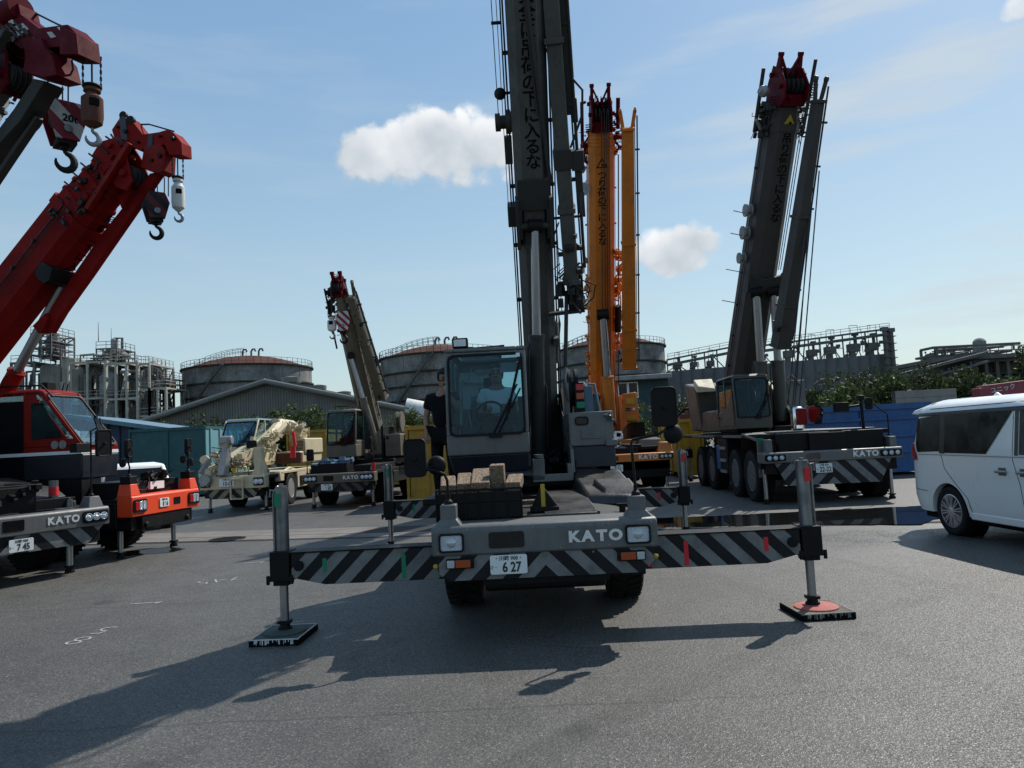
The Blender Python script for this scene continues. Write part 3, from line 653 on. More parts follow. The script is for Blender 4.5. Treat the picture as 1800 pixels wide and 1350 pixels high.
    if seat:
        m = MB(); sx = (x0 + x1) / 2 + .04; sy = (yf + yb) / 2 + .22
        m.box((sx, sy, zs + .0), (.46, .46, .14)); m.box((sx, sy + .24, zs + .36), (.42, .12, .62)); m.box((sx, sy + .25, zs + .74), (.26, .09, .16))
        m.box((sx, sy, z0 + .3), (.3, .3, .5))
        for d in (-.30, .30): m.box((sx + d, sy - .08, zs + .16), (.10, .42, .10))
        for d in (-.30, .30): m.tube((sx + d, sy - .22, zs + .2), (sx + d, sy - .25, zs + .40), .014, n=8); m.lathe([(0, 0), (.026, .02), (.02, .05), (0, .06)], X=T3(sx + d, sy - .25, zs + .38), n=10)
        m.build('seat', 'black', c, bev=.02)
        m = MB(); cx, cy, cz = sx - .02, sy - .42, zs + .27
        ring = [(cx + .19 * math.cos(a), cy - .19 * math.sin(a) * .5, cz + .19 * math.sin(a) * .87) for a in [2 * math.pi * i / 24 for i in range(25)]]
        m.path(ring, .016, 8); m.path([(cx, cy + .09, cz - .30), (cx, cy, cz)], .03, 8); m.bar((cx - .18, cy, cz), (cx + .18, cy, cz), .035, .02)
        m.box((cx + .24, cy + .0, cz - .02), (.22, .1, .30)); m.build('steering_wheel', 'black', c)
    if wiper:
        f = wiperflip
        wx = (x0 + x1) / 2 + .10 * f; zb_ = g0 + .02
        yy = lambda z: X(z) - .05
        m = MB(); m.box((wx, yy(zb_) + .02, zb_ - .02), (.16, .06, .06)); m.bar((wx - .03 * f, yy(zb_), zb_), (wx + .30 * f, yy(g0 + .60 * gh), g0 + .60 * gh), .03, .02); m.bar((wx + .03 * f, yy(zb_), zb_), (wx + .34 * f, yy(g0 + .55 * gh), g0 + .55 * gh), .02, .02)
        m.bar((wx + .14 * f, yy(g0 + .25 * gh) + .012, g0 + .18 * gh), (wx + .36 * f, yy(g1) + .012, g0 + .93 * gh), .022, .03)
        m.build('wiper', 'black', c)
    return c

def clutter(m, rng, p0, p1, spread, n, smin=.03, smax=.12, tubes=True, mats=(0,)):
    """small fittings - brackets, valves, pins, hose clips - along a line"""
    p0 = Vector(p0); p1 = Vector(p1)
    for i in range(n):
        t = rng.random(); p = p0.lerp(p1, t) + Vector([rng.uniform(-1, 1) * s for s in spread])
        k = rng.random(); mt = rng.choice(mats)
        a, b, c = (rng.uniform(smin, smax) for _ in range(3))
        Xr = T3(*p) @ RZ(rng.uniform(-20, 20)) @ RX(rng.uniform(-30, 30))
        if k < .5 or not tubes: m.box((0, 0, 0), (a, b, c), mt, Xr)
        elif k < .8:
            d = Vector([rng.uniform(-1, 1) for _ in range(3)]).normalized() * a
            m.tube(p - d, p + d, rng.uniform(.2, .45) * smin + .008, n=8, mat=mt)
        else:
            d = Vector([rng.uniform(-1, 1) for _ in range(3)]).normalized() * c * 1.6; e = Vector([rng.uniform(-1, 1) for _ in range(3)]).normalized() * c
            m.path([p - d, p - d * .4 + e, p + d * .4 + e * .8, p + d], .009, 5, mt)

def boom_frame(p0, p1, roll=0):
    p0 = Vector(p0); p1 = Vector(p1); Lx = (p1 - p0).normalized()
    wv = Vector((0, 0, 1)).cross(Lx); wv.normalize(); wv = -wv if False else wv
    # width axis: viewer's right when the boom leans towards the front of its machine
    dv = Lx.cross(wv)
    return XA(p0, wv, dv, Lx), (p1 - p0).length

def sect(w, h, c=.22, cb=None):
    """outline of a boom section, rounded on the under side (y<0 = under side)"""
    cb = cb or c
    return [(-w / 2, -h / 2 + h * cb), (-w / 2 + w * c, -h / 2), (w / 2 - w * c, -h / 2), (w / 2, -h / 2 + h * cb), (w / 2, h / 2 - .05), (w / 2 - .05, h / 2), (-w / 2 + .05, h / 2), (-w / 2, h / 2 - .05)]

def boom(root, p0, p1, w, h, mat, headmat, nsec=5, step=.22, shrink=.035, head=.75, text=None, textz=(0, 1), tsize=.4, horns=True, seed=1, textx=0, hstyle='up', triangle=None, textmat='inkb', wsh=None, taper=0.0, jibm=None, collar=True):
    """telescopic boom from world p0 to world p1 (tip of the head), retracted: nested sections show as steps below the head"""
    A, Ln = boom_frame(wl(root, p0), wl(root, p1))
    if A.col[0].x < 0 and abs(A.col[0].x) > .9:   # keep width axis to viewer's right
        pass
    rg = random.Random(seed)
    Lb = Ln - head - nsec * step
    m = MB(A)
    s0 = sect(w, h); n = len(s0); w1 = w * (1 - taper)
    s1 = sect(w1, h * (1 - taper))
    vs = [(a, b, 0) for a, b in s0] + [(a, b, Lb) for a, b in s1]
    m.add(vs, [tuple(range(n - 1, -1, -1)), tuple(range(n, 2 * n))] + [(i, (i + 1) % n, n + (i + 1) % n, n + i) for i in range(n)])
    b = m.build('boom_base', mat, root, bev=.008)
    if collar:
        for z in (Lb - .09,):
            o = sect(w1 * 1.05, h * (1 - taper) * 1.05); MB(A).prism(o, z - .09, z + .09, 'z').build('collar', mat, b, bev=.004)
    ww, hh = w1, h * (1 - taper)
    for i in range(nsec):
        ww -= shrink; hh -= shrink
        z0 = Lb + i * step; m = MB(A)
        m.prism(sect(ww, hh), z0 - .05, z0 + step, 'z'); m.prism(sect(ww + .028, hh + .028), z0 + step - .085, z0 + step - .02, 'z')
        for sx in (-1, 1): m.box((sx * (ww / 2 + .01), -hh * .15, z0 + step - .05), (.05, .12, .09))
        m.build('boom_section', mat, root, bev=.004)
    # head
    zt = Ln - head; m = MB(A); ph = hh
    for sx in (-1, 1):
        m.prism([(-ph * .62, zt), (ph * .55, zt), (ph * .60, zt + head * .5), (ph * .35, zt + head * .95), (-ph * .25, zt + head * .9), (-ph * .85, zt + head * .55), (-ph * .9, zt + head * .2)], sx * ww * .46 - .02, sx * ww * .46 + .02, 'x')
    m.box((0, 0, zt + .05), (ww * .9, ph * .9, .10)); m.box((0, ph * .45, zt + head * .45), (ww * .9, .04, head * .6)); m.box((0, -ph * .62, zt + head * .16), (ww * .9, .06, head * .28))
    hd = m.build('boom_head', headmat, root, bev=.006)
    m = MB(A)
    for q in range(4):
        xx = (q - 1.5) * ww * .19
        for (yy, zz, rr) in ((-ph * .55, zt + head * .5, .17), (ph * .28, zt + head * .72, .17)):
            MB(A).lathe([(.04, -.02), (rr, -.02), (rr - .03, -.006), (rr - .03, .006), (rr, .02), (.04, .02)], X=T3(xx, yy, zz) @ RY(90), n=20).build('sheave', 'greyd', hd)
    m = MB(A); clutter(m, rg, (0, -ph * .3, zt), (0, 0, zt + head), (ww * .55, ph * .6, .05), 26, .03, .11)
    for sx in (-1, 1):
        m.tube((sx * ww * .5, -ph * .55, zt + head * .5), (sx * (ww * .5 + .07), -ph * .55, zt + head * .5), .06, n=12); m.tube((sx * ww * .5, ph * .28, zt + head * .72), (sx * (ww * .5 + .06), ph * .28, zt + head * .72), .06, n=12)
        for k in range(4): m.tube((sx * ww * .5, -ph * .2, zt + .02 + k * .06), (sx * (ww * .5 + .14), -ph * .25, zt + .02 + k * .06), .016, n=8)
    m.build('head_fittings', headmat, hd)
    if horns:
        m = MB(A)
        for sx in (-1, 1):
            m.prism([(-ph * .25, zt + head * .45), (ph * .30, zt + head * .45), (.06, zt + head * 1.22), (-.05, zt + head * 1.26)], sx * ww * .40 - .04, sx * ww * .40 + .04, 'x')
            m.bar((sx * ww * .05, 0, zt + head * .75), (sx * ww * .40, 0, zt + head * 1.2), .05, .08, up=(0, 1, 0))
            m.tube((sx * ww * .40 - .06, 0, zt + head * 1.23), (sx * ww * .40 + .06, 0, zt + head * 1.23), .055, n=12)
        m.build('rope_guard_arm', headmat, hd, bev=.006)
    m = MB(A)   # fittings and hose runs along the left and right flanks
    for sx in (-1, 1):
        m.path([(sx * (w / 2 + .035), h * .1, .3), (sx * (w1 / 2 + .035), h * .1, Lb)], .014, 6)
        m.path([(sx * (w / 2 + .06), -h * .1, .5), (sx * (w1 / 2 + .07), -h * .05, Lb * .7), (sx * (w1 / 2 + .05), 0, Lb + .2)], .010, 6)
        for k in range(9):
            z = .5 + k * (Lb - .7) / 8
            m.box((sx * (w / 2 + .03), h * .1, z), (.06, .05, .05)); 
        clutter(m, rg, (sx * (w1 / 2 + .05), 0, Lb - .3), (sx * (ww / 2 + .04), 0, zt), (.035, h * .3, .05), 22, .025, .10)
    m.build('hose_and_bracket', 'hose' if mat != 'orange' else 'orange', root)
    if text:
        z0, z1 = textz; n = len(text); zc = (z0 + z1) / 2; pitch = (z1 - z0) / n
        # one printed column of characters, read downwards
        for i, ch in enumerate(text):
            z = z1 - pitch * (i + .5)
            txt(ch, tsize, b, A @ T3(textx, -(h * (1 - taper * z / Lb)) / 2 - .006 - h * 0.0, z) @ RX(90), textmat, .002, bold=tsize * .012)
    if triangle:
        z = triangle; yy = -h * (1 - taper * z / Lb) / 2 - .006
        m = MB(A); m.prism([(-.17 + textx, z - .13), (.17 + textx, z - .13), (textx, z + .17)], yy - .002, yy + .001, 'y'); s_ = m.build('warning_sign', 'yellow' if mat != 'orange' else 'inkb', b)
        m = MB(A); m.prism([(-.12 + textx, z - .10), (.12 + textx, z - .10), (textx, z + .11)], yy - .005, yy - .001, 'y')
        if mat == 'orange': m.build('warning_sign', 'orange', b)
        m = MB(A); m.tube((textx - .0, yy - .008, z - .03), (textx + .05, yy - .008, z - .06), .028, n=10); m.build('warning_symbol', 'inkb', b)
    return A, Ln, Lb, b

def lift_cyl(root, q0, q1, frac, r=.13, rr=.085, mat='grey'):
    """hydraulic cylinder from world q0 (foot) to q1 (eye); barrel covers frac of it"""
    a, b = wl(root, q0), wl(root, q1); c = a.lerp(b, frac)
    m = MB(); m.tube(a, c, r, n=24); m.tube(a.lerp(c, .97), a.lerp(c, 1.0), r * 1.12, n=24); d = (b - a).normalized()
    s, _ = frame(d); s = s
    m.path([a.lerp(c, .1) + s * r * 1.25, a.lerp(c, .9) + s * r * 1.25, a.lerp(c, .95) + s * r * .9], .018, 8)
    m.path([a.lerp(c, .15) - s * r * 1.3, a.lerp(c, .6) - s * r * 1.3, a.lerp(c, .65) - s * r * .9], .014, 8)
    cy = m.build('lift_cylinder', mat, root)
    MB().tube(c, b, rr, n=20).build('cylinder_rod', 'chrome', cy)
    m = MB(); e1, e2 = frame(d); m.tube(b - e1 * rr * 1.6, b + e1 * rr * 1.6, rr * 1.5, n=16); m.build('rod_eye', 'black', cy)
    return cy

def jib(root, a, b, w0, w1, mat, forks=True, seed=3, hosemat='hose', h=.3):
    """stowed jib: a box arm from world a (foot) to world b, slimmer towards b, with forked end plates, tension rods and hoses"""
    A, Ln = boom_frame(wl(root, a), wl(root, b)); rg = random.Random(seed)
    m = MB(A)
    vs = [(x * w0 / 2, y * h / 2, 0) for x, y in ((-1, -1), (1, -1), (1, 1), (-1, 1))] + [(x * w1 / 2, y * h * .4, Ln) for x, y in ((-1, -1), (1, -1), (1, 1), (-1, 1))]
    m.add(vs, [(3, 2, 1, 0), (4, 5, 6, 7), (0, 1, 5, 4), (1, 2, 6, 5), (2, 3, 7, 6), (3, 0, 4, 7)])
    j = m.build('jib', mat, root, bev=.012)
    m = MB(A)
    for z in (.02, Ln * .18, Ln * .55, Ln - .05): MB(A).box((0, 0, z), (w0 + (w1 - w0) * z / Ln + .05, h + .04, .07)).build('jib_bracket', mat, j, bev=.006)
    if forks:
        for sx in (-1, 1):
            m = MB(A); m.bar((sx * w1 * .4, 0, Ln - .05), (sx * (w1 * .5 + .05), 0, Ln + .45), .035, .10); m.tube((sx * (w1 * .5 + .02), 0, Ln + .45), (sx * (w1 * .5 + .08), 0, Ln + .45), .07, n=12)
            m.build('fork_plate', mat, j, bev=.006)
    m = MB(A)
    m.path([(w1 / 2 + .10, -.05, Ln + .3), (w0 / 2 + .10, -.05, .2)], .022, 8); m.path([(w1 / 2 + .05, .1, Ln + .1), (w0 / 2 + .06, .1, .1)], .014, 6)
    for k in range(6): m.box((w0 / 2 + .06, -.03, Ln * (k + .5) / 6), (.12, .06, .05))
    clutter(m, rg, (0, 0, 0), (0, 0, Ln * .12), (w0 * .7, h * .6, .05), 16, .03, .12)
    m.build('jib_tension_rod', hosemat, j)
    return A, Ln

def curve_hook(m, c, s, ax=(1, 0, 0), mat=0):
    """a crane hook below point c, size s, in the plane of ax and z"""
    c = Vector(c); ax = Vector(ax).normalized(); pts = []; rs = []
    pts.append(c); rs.append(s * .16); pts.append(c - Vector((0, 0, s * .5))); rs.append(s * .15)
    cc = c - Vector((0, 0, s * 1.25))
    for i in range(15):
        a = R(80 - i * 19.5)
        pts.append(cc + ax * math.cos(a) * s * .62 + Vector((0, 0, math.sin(a) * s * .66)))
        rs.append(s * (.17 + .11 * math.sin(math.pi * min(1, i / 11))) if i < 12 else s * (.20 - (i - 11) * .045))
    m.path(pts, rs, 10, mat)

def hook_block(name, label, top, w, mat, n=2, hs=.22, cheek=(.38, .52), rz=0, group=None, text=None, face='black'):
    """main hook block hanging with its sheave pin at world `top`"""
    t = thing(name, label, 'hook block', tuple(top), rz, group)
    cw, ch = cheek; o = [(-cw * .32, ch * .5), (cw * .32, ch * .5), (cw * .5, ch * .12), (cw * .30, -ch * .5), (-cw * .30, -ch * .5), (-cw * .5, ch * .12)]
    for s in (-1, 1):
        c = MB().prism(o, s * w / 2 - .018, s * w / 2 + .018, 'y').build('cheek_plate', mat if s < 0 else face, t, bev=.006)
        MB().tube((0, s * w / 2, -ch * .22), (0, s * (w / 2 + .04), -ch * .22), .05, n=14).build('pin', 'steel', c)
        if text and s < 0: txt(text, .13, c, T3(.02, -w / 2 - .021, .02) @ RX(90), 'inkb', .001, bold=.004)
    for k in range(n): MB().lathe([(.03, -.02), (ch * .34, -.02), (ch * .29, 0), (ch * .34, .02), (.03, .02)], X=T3(0, (k - (n - 1) / 2) * w * .4, ch * .12) @ RX(90), n=22).build('sheave', 'greyd', t)
    m = MB(); m.box((0, 0, -ch * .5), (cw * .5, w * .9, .08)); m.tube((0, 0, -ch * .66), (0, 0, -ch * .5), .06, n=14); curve_hook(m, (0, 0, -ch * .55), hs, (1, 0, 0))
    m.build('hook', 'black', t)
    return t

def ball_hook(name, label, top, r, ln, mat, hs=.13, chains=True, chainlen=.5, ropelen=.4, rz=0, group=None):
    t = thing(name, label, 'crane hook', tuple(top), rz, group)
    b = MB().lathe([(.03, 0), (r * .75, -.01), (r * .8, -.05), (r * .55, -.07), (r * .6, -.09), (r, -ln * .28), (r * 1.03, -ln * .75), (r * .92, -ln * .92), (r * .5, -ln), (.03, -ln - .02)], n=28).build('weight', mat, t)
    MB().prism(rrect(r * .9, r * .8, r * .15), -r * 1.06, -r * .7, 'y', X=T3(0, 0, -ln * .45)).build('window', 'inkb', b)
    m = MB(); m.lathe([(r * .86, 0), (r * .92, .015), (r * .86, .03)], n=24); m.build('ring', 'black', b)
    m = MB(); curve_hook(m, (0, 0, -ln), hs, (1, 0, 0)); m.build('hook', 'steel', t)
    m = MB(); m.tube((0, 0, 0), (0, 0, ropelen), .012, n=6); m.build('wire_rope', 'rope', t)
    if chains:
        m = MB()
        for sx in (-1, 1):
            nn = int(chainlen / .045)
            for i in range(nn):
                p = Vector((sx * r * .8, 0, .01 + i * .045)); m.box(p, (.026, .010, .05) if i % 2 else (.010, .026, .05))
        m.build('chain', 'rope', t)
    return t

# ------------------------------------------------------------------ ground, drain strip, puddle, chalk marks
g = MB(); g.add([(-400, -60, 0), (400, -60, 0), (400, 900, 0), (-400, 900, 0)], [(0, 1, 2, 3)])
struct(g.build('asphalt_ground', 'asphalt'))
sd = Vector((0.983, -0.184, 0)); sn_ = Vector((0.184, 0.983, 0))
def onstrip(u, v, z): p = Vector((0, 14.0, 0)) + sd * u + sn_ * v; return (p.x, p.y, z)
strip = struct(MB().add([onstrip(-30, -.06, .004), onstrip(30, -.06, .004), onstrip(30, 1.75, .004), onstrip(-30, 1.75, .004)], [(0, 1, 2, 3)]).build('concrete_path', paint('strip_joint_dirt', (0.02, 0.018, 0.016), 0.9, grime=.5)))
M['slab'] = paint('concrete_slab', (0.17, 0.155, 0.14), 0.8, grime=0.7, gscale=1.2, gcol=(0.06, 0.045, 0.035), bump=.3, streak=False)
u = -16.0; k = 0
while u < 16:
    ln = rnd.choice([1.2, 1.8, 2.4])
    for v0, v1 in ((0.05, 0.62), (0.66, 1.66)):
        if k % 5 == 2 and v0 > .5: continue
        m = MB(); dz = rnd.uniform(-.003, .004)
        a = [onstrip(u + .012, v0, -.05), onstrip(u + ln - .012, v0, -.05), onstrip(u + ln - .012, v1, -.05), onstrip(u + .012, v1, -.05)]
        b = [(x, y, .014 + dz + rnd.uniform(-.002, .002)) for x, y, z in a]
        m.hexa(a + b).build('slab', 'slab', strip, bev=.006)
    u += ln; k += 1
mc = thing('manhole_cover', 'round iron manhole cover in the pale concrete strip', 'manhole cover', tuple(ground(400, 947, .02)))
m = MB(); m.lathe([(.36, -.01), (.36, .004), (.33, .006), (.0, .006)], n=32)
for i in range(-5, 6):
    for j in range(-5, 6):
        if i * i + j * j < 27: m.box((i * .055, j * .055, .008), (.035, .035, .006))
m.build('cover', 'black', mc)
def puddle(pts, z=.018, name='water'):
    n = len(pts); out = []
    for i in range(n):
        a = Vector(pts[i]); b = Vector(pts[(i + 1) % n])
        for t in range(8):
            p = a.lerp(b, t / 8); out.append((p.x + rnd.uniform(-.03, .03), p.y + rnd.uniform(-.05, .05), z))
    return struct(MB().add(out, [tuple(range(len(out)))]).build(name, 'water'))
puddle([ground(1150, 912), ground(1240, 909), ground(1380, 902), ground(1560, 893), ground(1640, 890), ground(1680, 905), ground(1620, 923), ground(1480, 924), ground(1330, 926), ground(1200, 929), ground(1150, 928)])
puddle([ground(205, 971), ground(300, 962), ground(325, 965), ground(300, 972), ground(220, 977)], .006)
def chalk(s, px, py, size, rz, label):
    p = ground(px, py, .004); o = txt(s, size, None, T3(*p) @ RZ(rz), 'cwhite', .0004, name='chalk_mark', bold=size * -.022)
    tag(o, label, 'ground marking')
chalk('5', 184, 1107, .42, 172, 'white number 5 chalked on the asphalt, upper of the nearest pair')
chalk('8', 140, 1125, .42, 172, 'white number 8 chalked on the asphalt, closest to the camera')
chalk('745', 385, 1020, .42, 206, 'white numbers 745 chalked aslant on the asphalt')
for px, py, lb in ((255, 1060, 'white bent tick chalked between the number pairs'), (443, 989, 'white bent tick chalked beside the left steel outrigger')):
    p = ground(px, py, .004); m = MB(); m.rng(-.18, .16, -.015, .015, -.0005, .0005); m.box((.16, .045, 0), (.03, .10, .001), 0, RZ(-20)); m.M = Matrix()
    tag(m.build('chalk_mark', 'cwhite', None, X=T3(*p) @ RZ(2)), lb, 'ground marking')

M['rustplate'] = paint('rusty_steel_plate', (0.13, 0.065, 0.04), 0.75, grime=0.6, gscale=1.5, gcol=(0.05, 0.045, 0.045), streak=False, bump=.2)
for i, (px, py) in enumerate(((700, 876), (735, 874), (770, 872), (665, 880))):
    p = ground(px, py); t = tag(MB().rng(-.75, .75, -1.5, 1.5, 0, .025).build('steel_plate', 'rustplate', None, bev=.004, X=T3(p.x, p.y, .003) @ RZ(-4 + i)), 'rusty brown steel plate on the ground, ' + ('second', 'third', 'rightmost', 'leftmost')[i] + ' of four behind the rear left outrigger', 'steel plate', 'rusty plates behind the outrigger')
# ------------------------------------------------------------------ far background
def railing(m, pts, h=1.0, r=.03, step=None, mids=1):
    pts = [Vector(p) for p in pts]
    for a, b in zip(pts, pts[1:]):
        for k in range(mids + 1):
            z = Vector((0, 0, h * (k + 1) / (mids + 1))); m.tube(a + z, b + z, r, n=4, caps=False)
        nn = max(1, int((b - a).length / (step or 1.5)))
        for i in range(nn + 1):
            p = a.lerp(b, i / nn); m.tube(p, p + Vector((0, 0, h)), r, n=4, caps=False)
M['ringdark'] = paint('stained_ring', (0.03, 0.028, 0.026), 0.9, grime=0.5, gscale=.5, gcol=(0.10, 0.09, 0.08), spec=.1)
def tank(px, top, base_Y, rad, label, nring=7, vents=True, redcol='rust'):
    c = at(px, 700, base_Y); zt = at(px, top, base_Y - rad * .3).z
    t = thing('storage_tank', label, 'storage tank', (c.x, c.y + 0, 0), 0, 'storage tanks behind the yard')
    MB().lathe([(rad, 0), (rad, zt)], n=72).build('shell', 'tankwall', t)
    for i in range(nring):
        z = zt * (i + .7) / nring if i < nring - 1 else zt - .1
        m = MB(); m.lathe([(rad - .02, z), (rad + .35, z + .02), (rad + .35, z + .26), (rad - .02, z + .30)], n=72); m.build('stiffening_ring', 'ringdark', t)
    # shell plates: alternate courses of slightly sprung plates
    m = MB()
    for i in range(nring):
        z0 = zt * i / nring + .25; z1 = zt * (i + 1) / nring - .15
        for j in range(18):
            a = 2 * math.pi * (j + (i % 2) * .5) / 18
            m.box((0, 0, 0), (.05, .06, z1 - z0), 0, T3(math.cos(a) * (rad + .01), math.sin(a) * (rad + .01), (z0 + z1) / 2) @ RZ(math.degrees(a)))
    m.build('plate_seam', 'plantdark', t)
    h = rad * .235
    prof = [(rad * math.cos(a) if a < math.pi / 2 else 0.0, zt + h * math.sin(a)) for a in [math.pi / 2 * i / 10 for i in range(10)]] + [(0.01, zt + h)]
    prof = [(rad * (1 - i / 10) + .01, zt + h * (1 - ((1 - i / 10)) ** 2)) for i in range(11)]
    MB().lathe(prof, n=72).build('roof', redcol, t)
    m = MB(); ringp = [(math.cos(2 * math.pi * i / 60) * (rad + .15), math.sin(2 * math.pi * i / 60) * (rad + .15), zt + .1) for i in range(61)]
    railing(m, ringp, 1.1, .035, 1.6)
    arc = [(rad * (-1 + i / 10) * .99 * .9, -rad * .2, zt + h * (1 - (1 - i / 10) ** 2) + .1) for i in range(11)]
    railing(m, arc, 1.1, .035, 1.6); railing(m, [(x, y + 1.2, z) for x, y, z in arc], 1.1, .035, 1.6)
    a0 = 200
    st = [(math.cos(R(a0 + i * 5)) * (rad + .7), math.sin(R(a0 + i * 5)) * (rad + .7), zt * i / 14) for i in range(15)]
    for p, q in zip(st, st[1:]): m.bar(p, q, .7, .12)
    railing(m, st, 1.0, .03, 1.5)
    m.build('railing_and_stair', 'plantdark', t)
    if vents:
        m = MB()
        for dx in (-.6, .9, 2.2):
            m.path([(dx, -1, zt + h - .2), (dx, -1, zt + h + .7), (dx + .25, -1, zt + h + 1.1), (dx + .6, -1, zt + h + 1.1), (dx + .75, -1, zt + h + .7)], .17, 8)
        m.build('vent_pipe', 'plantdark', t)
    return t
tank(438, 648, 128, 10.6, 'grey riveted storage tank with rust red domed roof behind the warehouse')
tank(777, 628, 118, 9.5, 'streaky grey storage tank half hidden behind the central crane cab')
tank(1078, 612, 132, 9.5, 'round storage tank rising behind the orange crane boom', redcol='rust')

# warehouse with low gable
def warehouse():
    Y = 62.0
    pk = at(470, 668, Y); lf = at(255, 737, Y); rt = at(745, 722, Y)
    xl, xr, zp = lf.x - 3, rt.x, pk.z; zl = lf.z - .9; zr = rt.z
    t = thing('warehouse', 'long grey corrugated warehouse with low gable and round roof vents', 'warehouse', (pk.x, Y, 0))
    o = pk.x; zt = lambda x: zp + (x - 0) * ((zl - zp) / (xl - o) if x < 0 else (zr - zp) / (xr - o)) - .35
    x = xl - o; i = 0
    M['clad2'] = paint('grey_cladding_darker', (0.20, 0.20, 0.185), 0.6, grime=0.35, gscale=.5)
    while x < xr - o - .01:
        x2 = min(x + 1.8, xr - o); m = MB(); xs = x
        n = 8
        for k in range(n):
            a, b = x + (x2 - x) * k / n, x + (x2 - x) * (k + .5) / n
            c_ = x + (x2 - x) * (k + 1) / n
            m.hexa([(a, -.06, 0), (b, -.06, 0), (b, .05, 0), (a, .05, 0), (a, -.06, zt(a)), (b, -.06, zt(b)), (b, .05, zt(b)), (a, .05, zt(a))])
            m.hexa([(b, 0, 0), (c_, 0, 0), (c_, .05, 0), (b, .05, 0), (b, 0, zt(b)), (c_, 0, zt(c_)), (c_, .05, zt(c_)), (b, .05, zt(b))])
        m.build('wall_panel', 'clad2' if o + x > at(530, 700, Y).x else 'cladding', t); x = x2 + .02; i += 1
    m = MB()
    for a, b in (((xl - o, zl), (0, zp)), ((0, zp), (xr - o, zr))):
        m.bar((a[0], -.3, a[1] - .1), (b[0], -.3, b[1] - .1), .7, .42); m.path([(a[0], -.65, a[1] - .15), (b[0], -.65, b[1] - .15)], .22, 10)
    m.build('verge', 'plantpaint' if False else 'cladding', t)
    m = MB(); d = 40
    m.add([(xl - o, -.3, zl), (0, -.3, zp), (xr - o, -.3, zr), (xl - o, d, zl), (0, d, zp), (xr - o, d, zr)], [(0, 1, 4, 3), (1, 2, 5, 4)])
    m.build('roof', 'cladding', t)
    for px, py, s in ((512, 668, 1), (560, 680, .8), (605, 690, .7), (650, 700, .7)):
        p = at(px, py, Y + 3); q = MB(); q.lathe([(.5 * s, -1.2), (.5 * s, .0), (.85 * s, .05), (.85 * s, .5 * s), (.2, .62 * s), (0, .62 * s)], X=T3(p.x - o, 3, p.z - .3), n=20); q.build('roof_vent', 'silver', t)
warehouse()
tagged = tag(MB().path([(0, 0, 0), (2.2, .2, -.5), (3.2, .3, -1.6), (3.3, .3, -3)], [1.0, 1.0, .95, .9], 20).build('rounded_roof_end', 'whitedirty', X=T3(*at(712, 722, 58))), 'rounded pale metal hood at the end of the warehouse', 'roof hood')

# chemical plant
def steel_frame(t, x0, x1, y0, y1, z0, z1, nx, ny, nz, mat='plantpaint', s=.35, rails=True, brace=True, name='steel_frame', seed=1):
    rg = random.Random(seed); 
    xs = [x0 + (x1 - x0) * i / nx for i in range(nx + 1)]; ys = [y0 + (y1 - y0) * i / ny for i in range(ny + 1)]; zs = [z0 + (z1 - z0) * i / nz for i in range(nz + 1)]
    for x in xs:
        for y in ys: MB().rng(x - s / 2, x + s / 2, y - s / 2, y + s / 2, z0, z1).build('column', mat, t)
    m = MB(); fl = MB(); rl = MB()
    for z in zs[1:]:
        for y in ys: m.rng(x0, x1, y - s * .42, y + s * .42, z - s, z - .01)
        for x in xs: m.rng(x - s * .4, x + s * .4, y0, y1, z - s * .9, z - .02)
        if rails: railing(rl, [(x0, y0 - .1, z), (x1, y0 - .1, z), (x1, y1, z)], 1.0, .045, 1.3)
    for iz in range(nz):
        for ix in range(nx):
            if rg.random() < .8: fl.rng(xs[ix] + .1, xs[ix + 1] - .1, y0 + (y1 - y0) * rg.choice([.3, .5]), y1, zs[iz + 1] - .12, zs[iz + 1] - .04)
            if brace and rg.random() < .4:
                a = 1 if rg.random() < .5 else 0; m.bar((xs[ix + a], y1, zs[iz]), (xs[ix + 1 - a], y1, zs[iz + 1] - s), .16, .16)
            if rg.random() < .3: # stair
                m.bar((xs[ix] + .3, y0 + 1, zs[iz]), (xs[ix + 1] - .3, y0 + 1, zs[iz + 1]), .8, .12)
    m.build('floor_beam', mat, t); fl.build('grating', 'plantdark', t)
    if rails: rl.build('railing', mat, t)
def piping(t, x0, x1, y0, y1, z0, z1, n, seed, mat='plantdark', rmax=.2):
    rg = random.Random(seed)
    for grp in range(max(1, n // 12)):
        m = MB()
        for i in range(12):
            p = [rg.uniform(x0, x1), rg.uniform(y0, y1), rg.uniform(z0, z1)]; pts = [tuple(p)]
            for k in range(rg.randint(2, 4)):
                ax = rg.choice([0, 2, 2, 1]); lim = ((x0, x1), (y0, y1), (z0, z1))[ax]
                p[ax] = rg.uniform(*lim); pts.append(tuple(p))
            r = rg.uniform(.06, rmax)
            for a, b in zip(pts, pts[1:]): m.tube(a, b, r, n=6)
        m.build('pipework', mat, t)
def vessel(t, x, y, z0, z1, r, mat='galv', n=20):
    h = z1 - z0
    MB().lathe([(r * .2, z0), (r * .7, z0 + r * .25), (r, z0 + r * .6), (r, z1 - r * .6), (r * .7, z1 - r * .2), (r * .2, z1), (0.0, z1)], X=T3(x, y, 0), n=n).build('vessel', mat, t)
def mast(t, px, py0, py1, Y, o, r=.07):
    a = at(px, py0, Y); b = at(px, py1, Y); MB().tube((a.x - o.x, Y - o.y, a.z), (a.x - o.x, Y - o.y, b.z), r, r * .4, n=5).build('lightning_rod', 'plantdark', t)
YP = 112.0
def zpx(px, py, Y=YP): return at(px, py, Y).z
o = at(215, 700, YP)
t = thing('process_building', 'pale open steel framed chemical building with pipes and vessels', 'process plant', (o.x, YP, 0))
X_ = lambda px: (at(px, 640, YP).x - o.x)
steel_frame(t, X_(120), X_(187), 0, 9, 0, zpx(180, 634), 2, 1, 3, seed=4, s=.30)
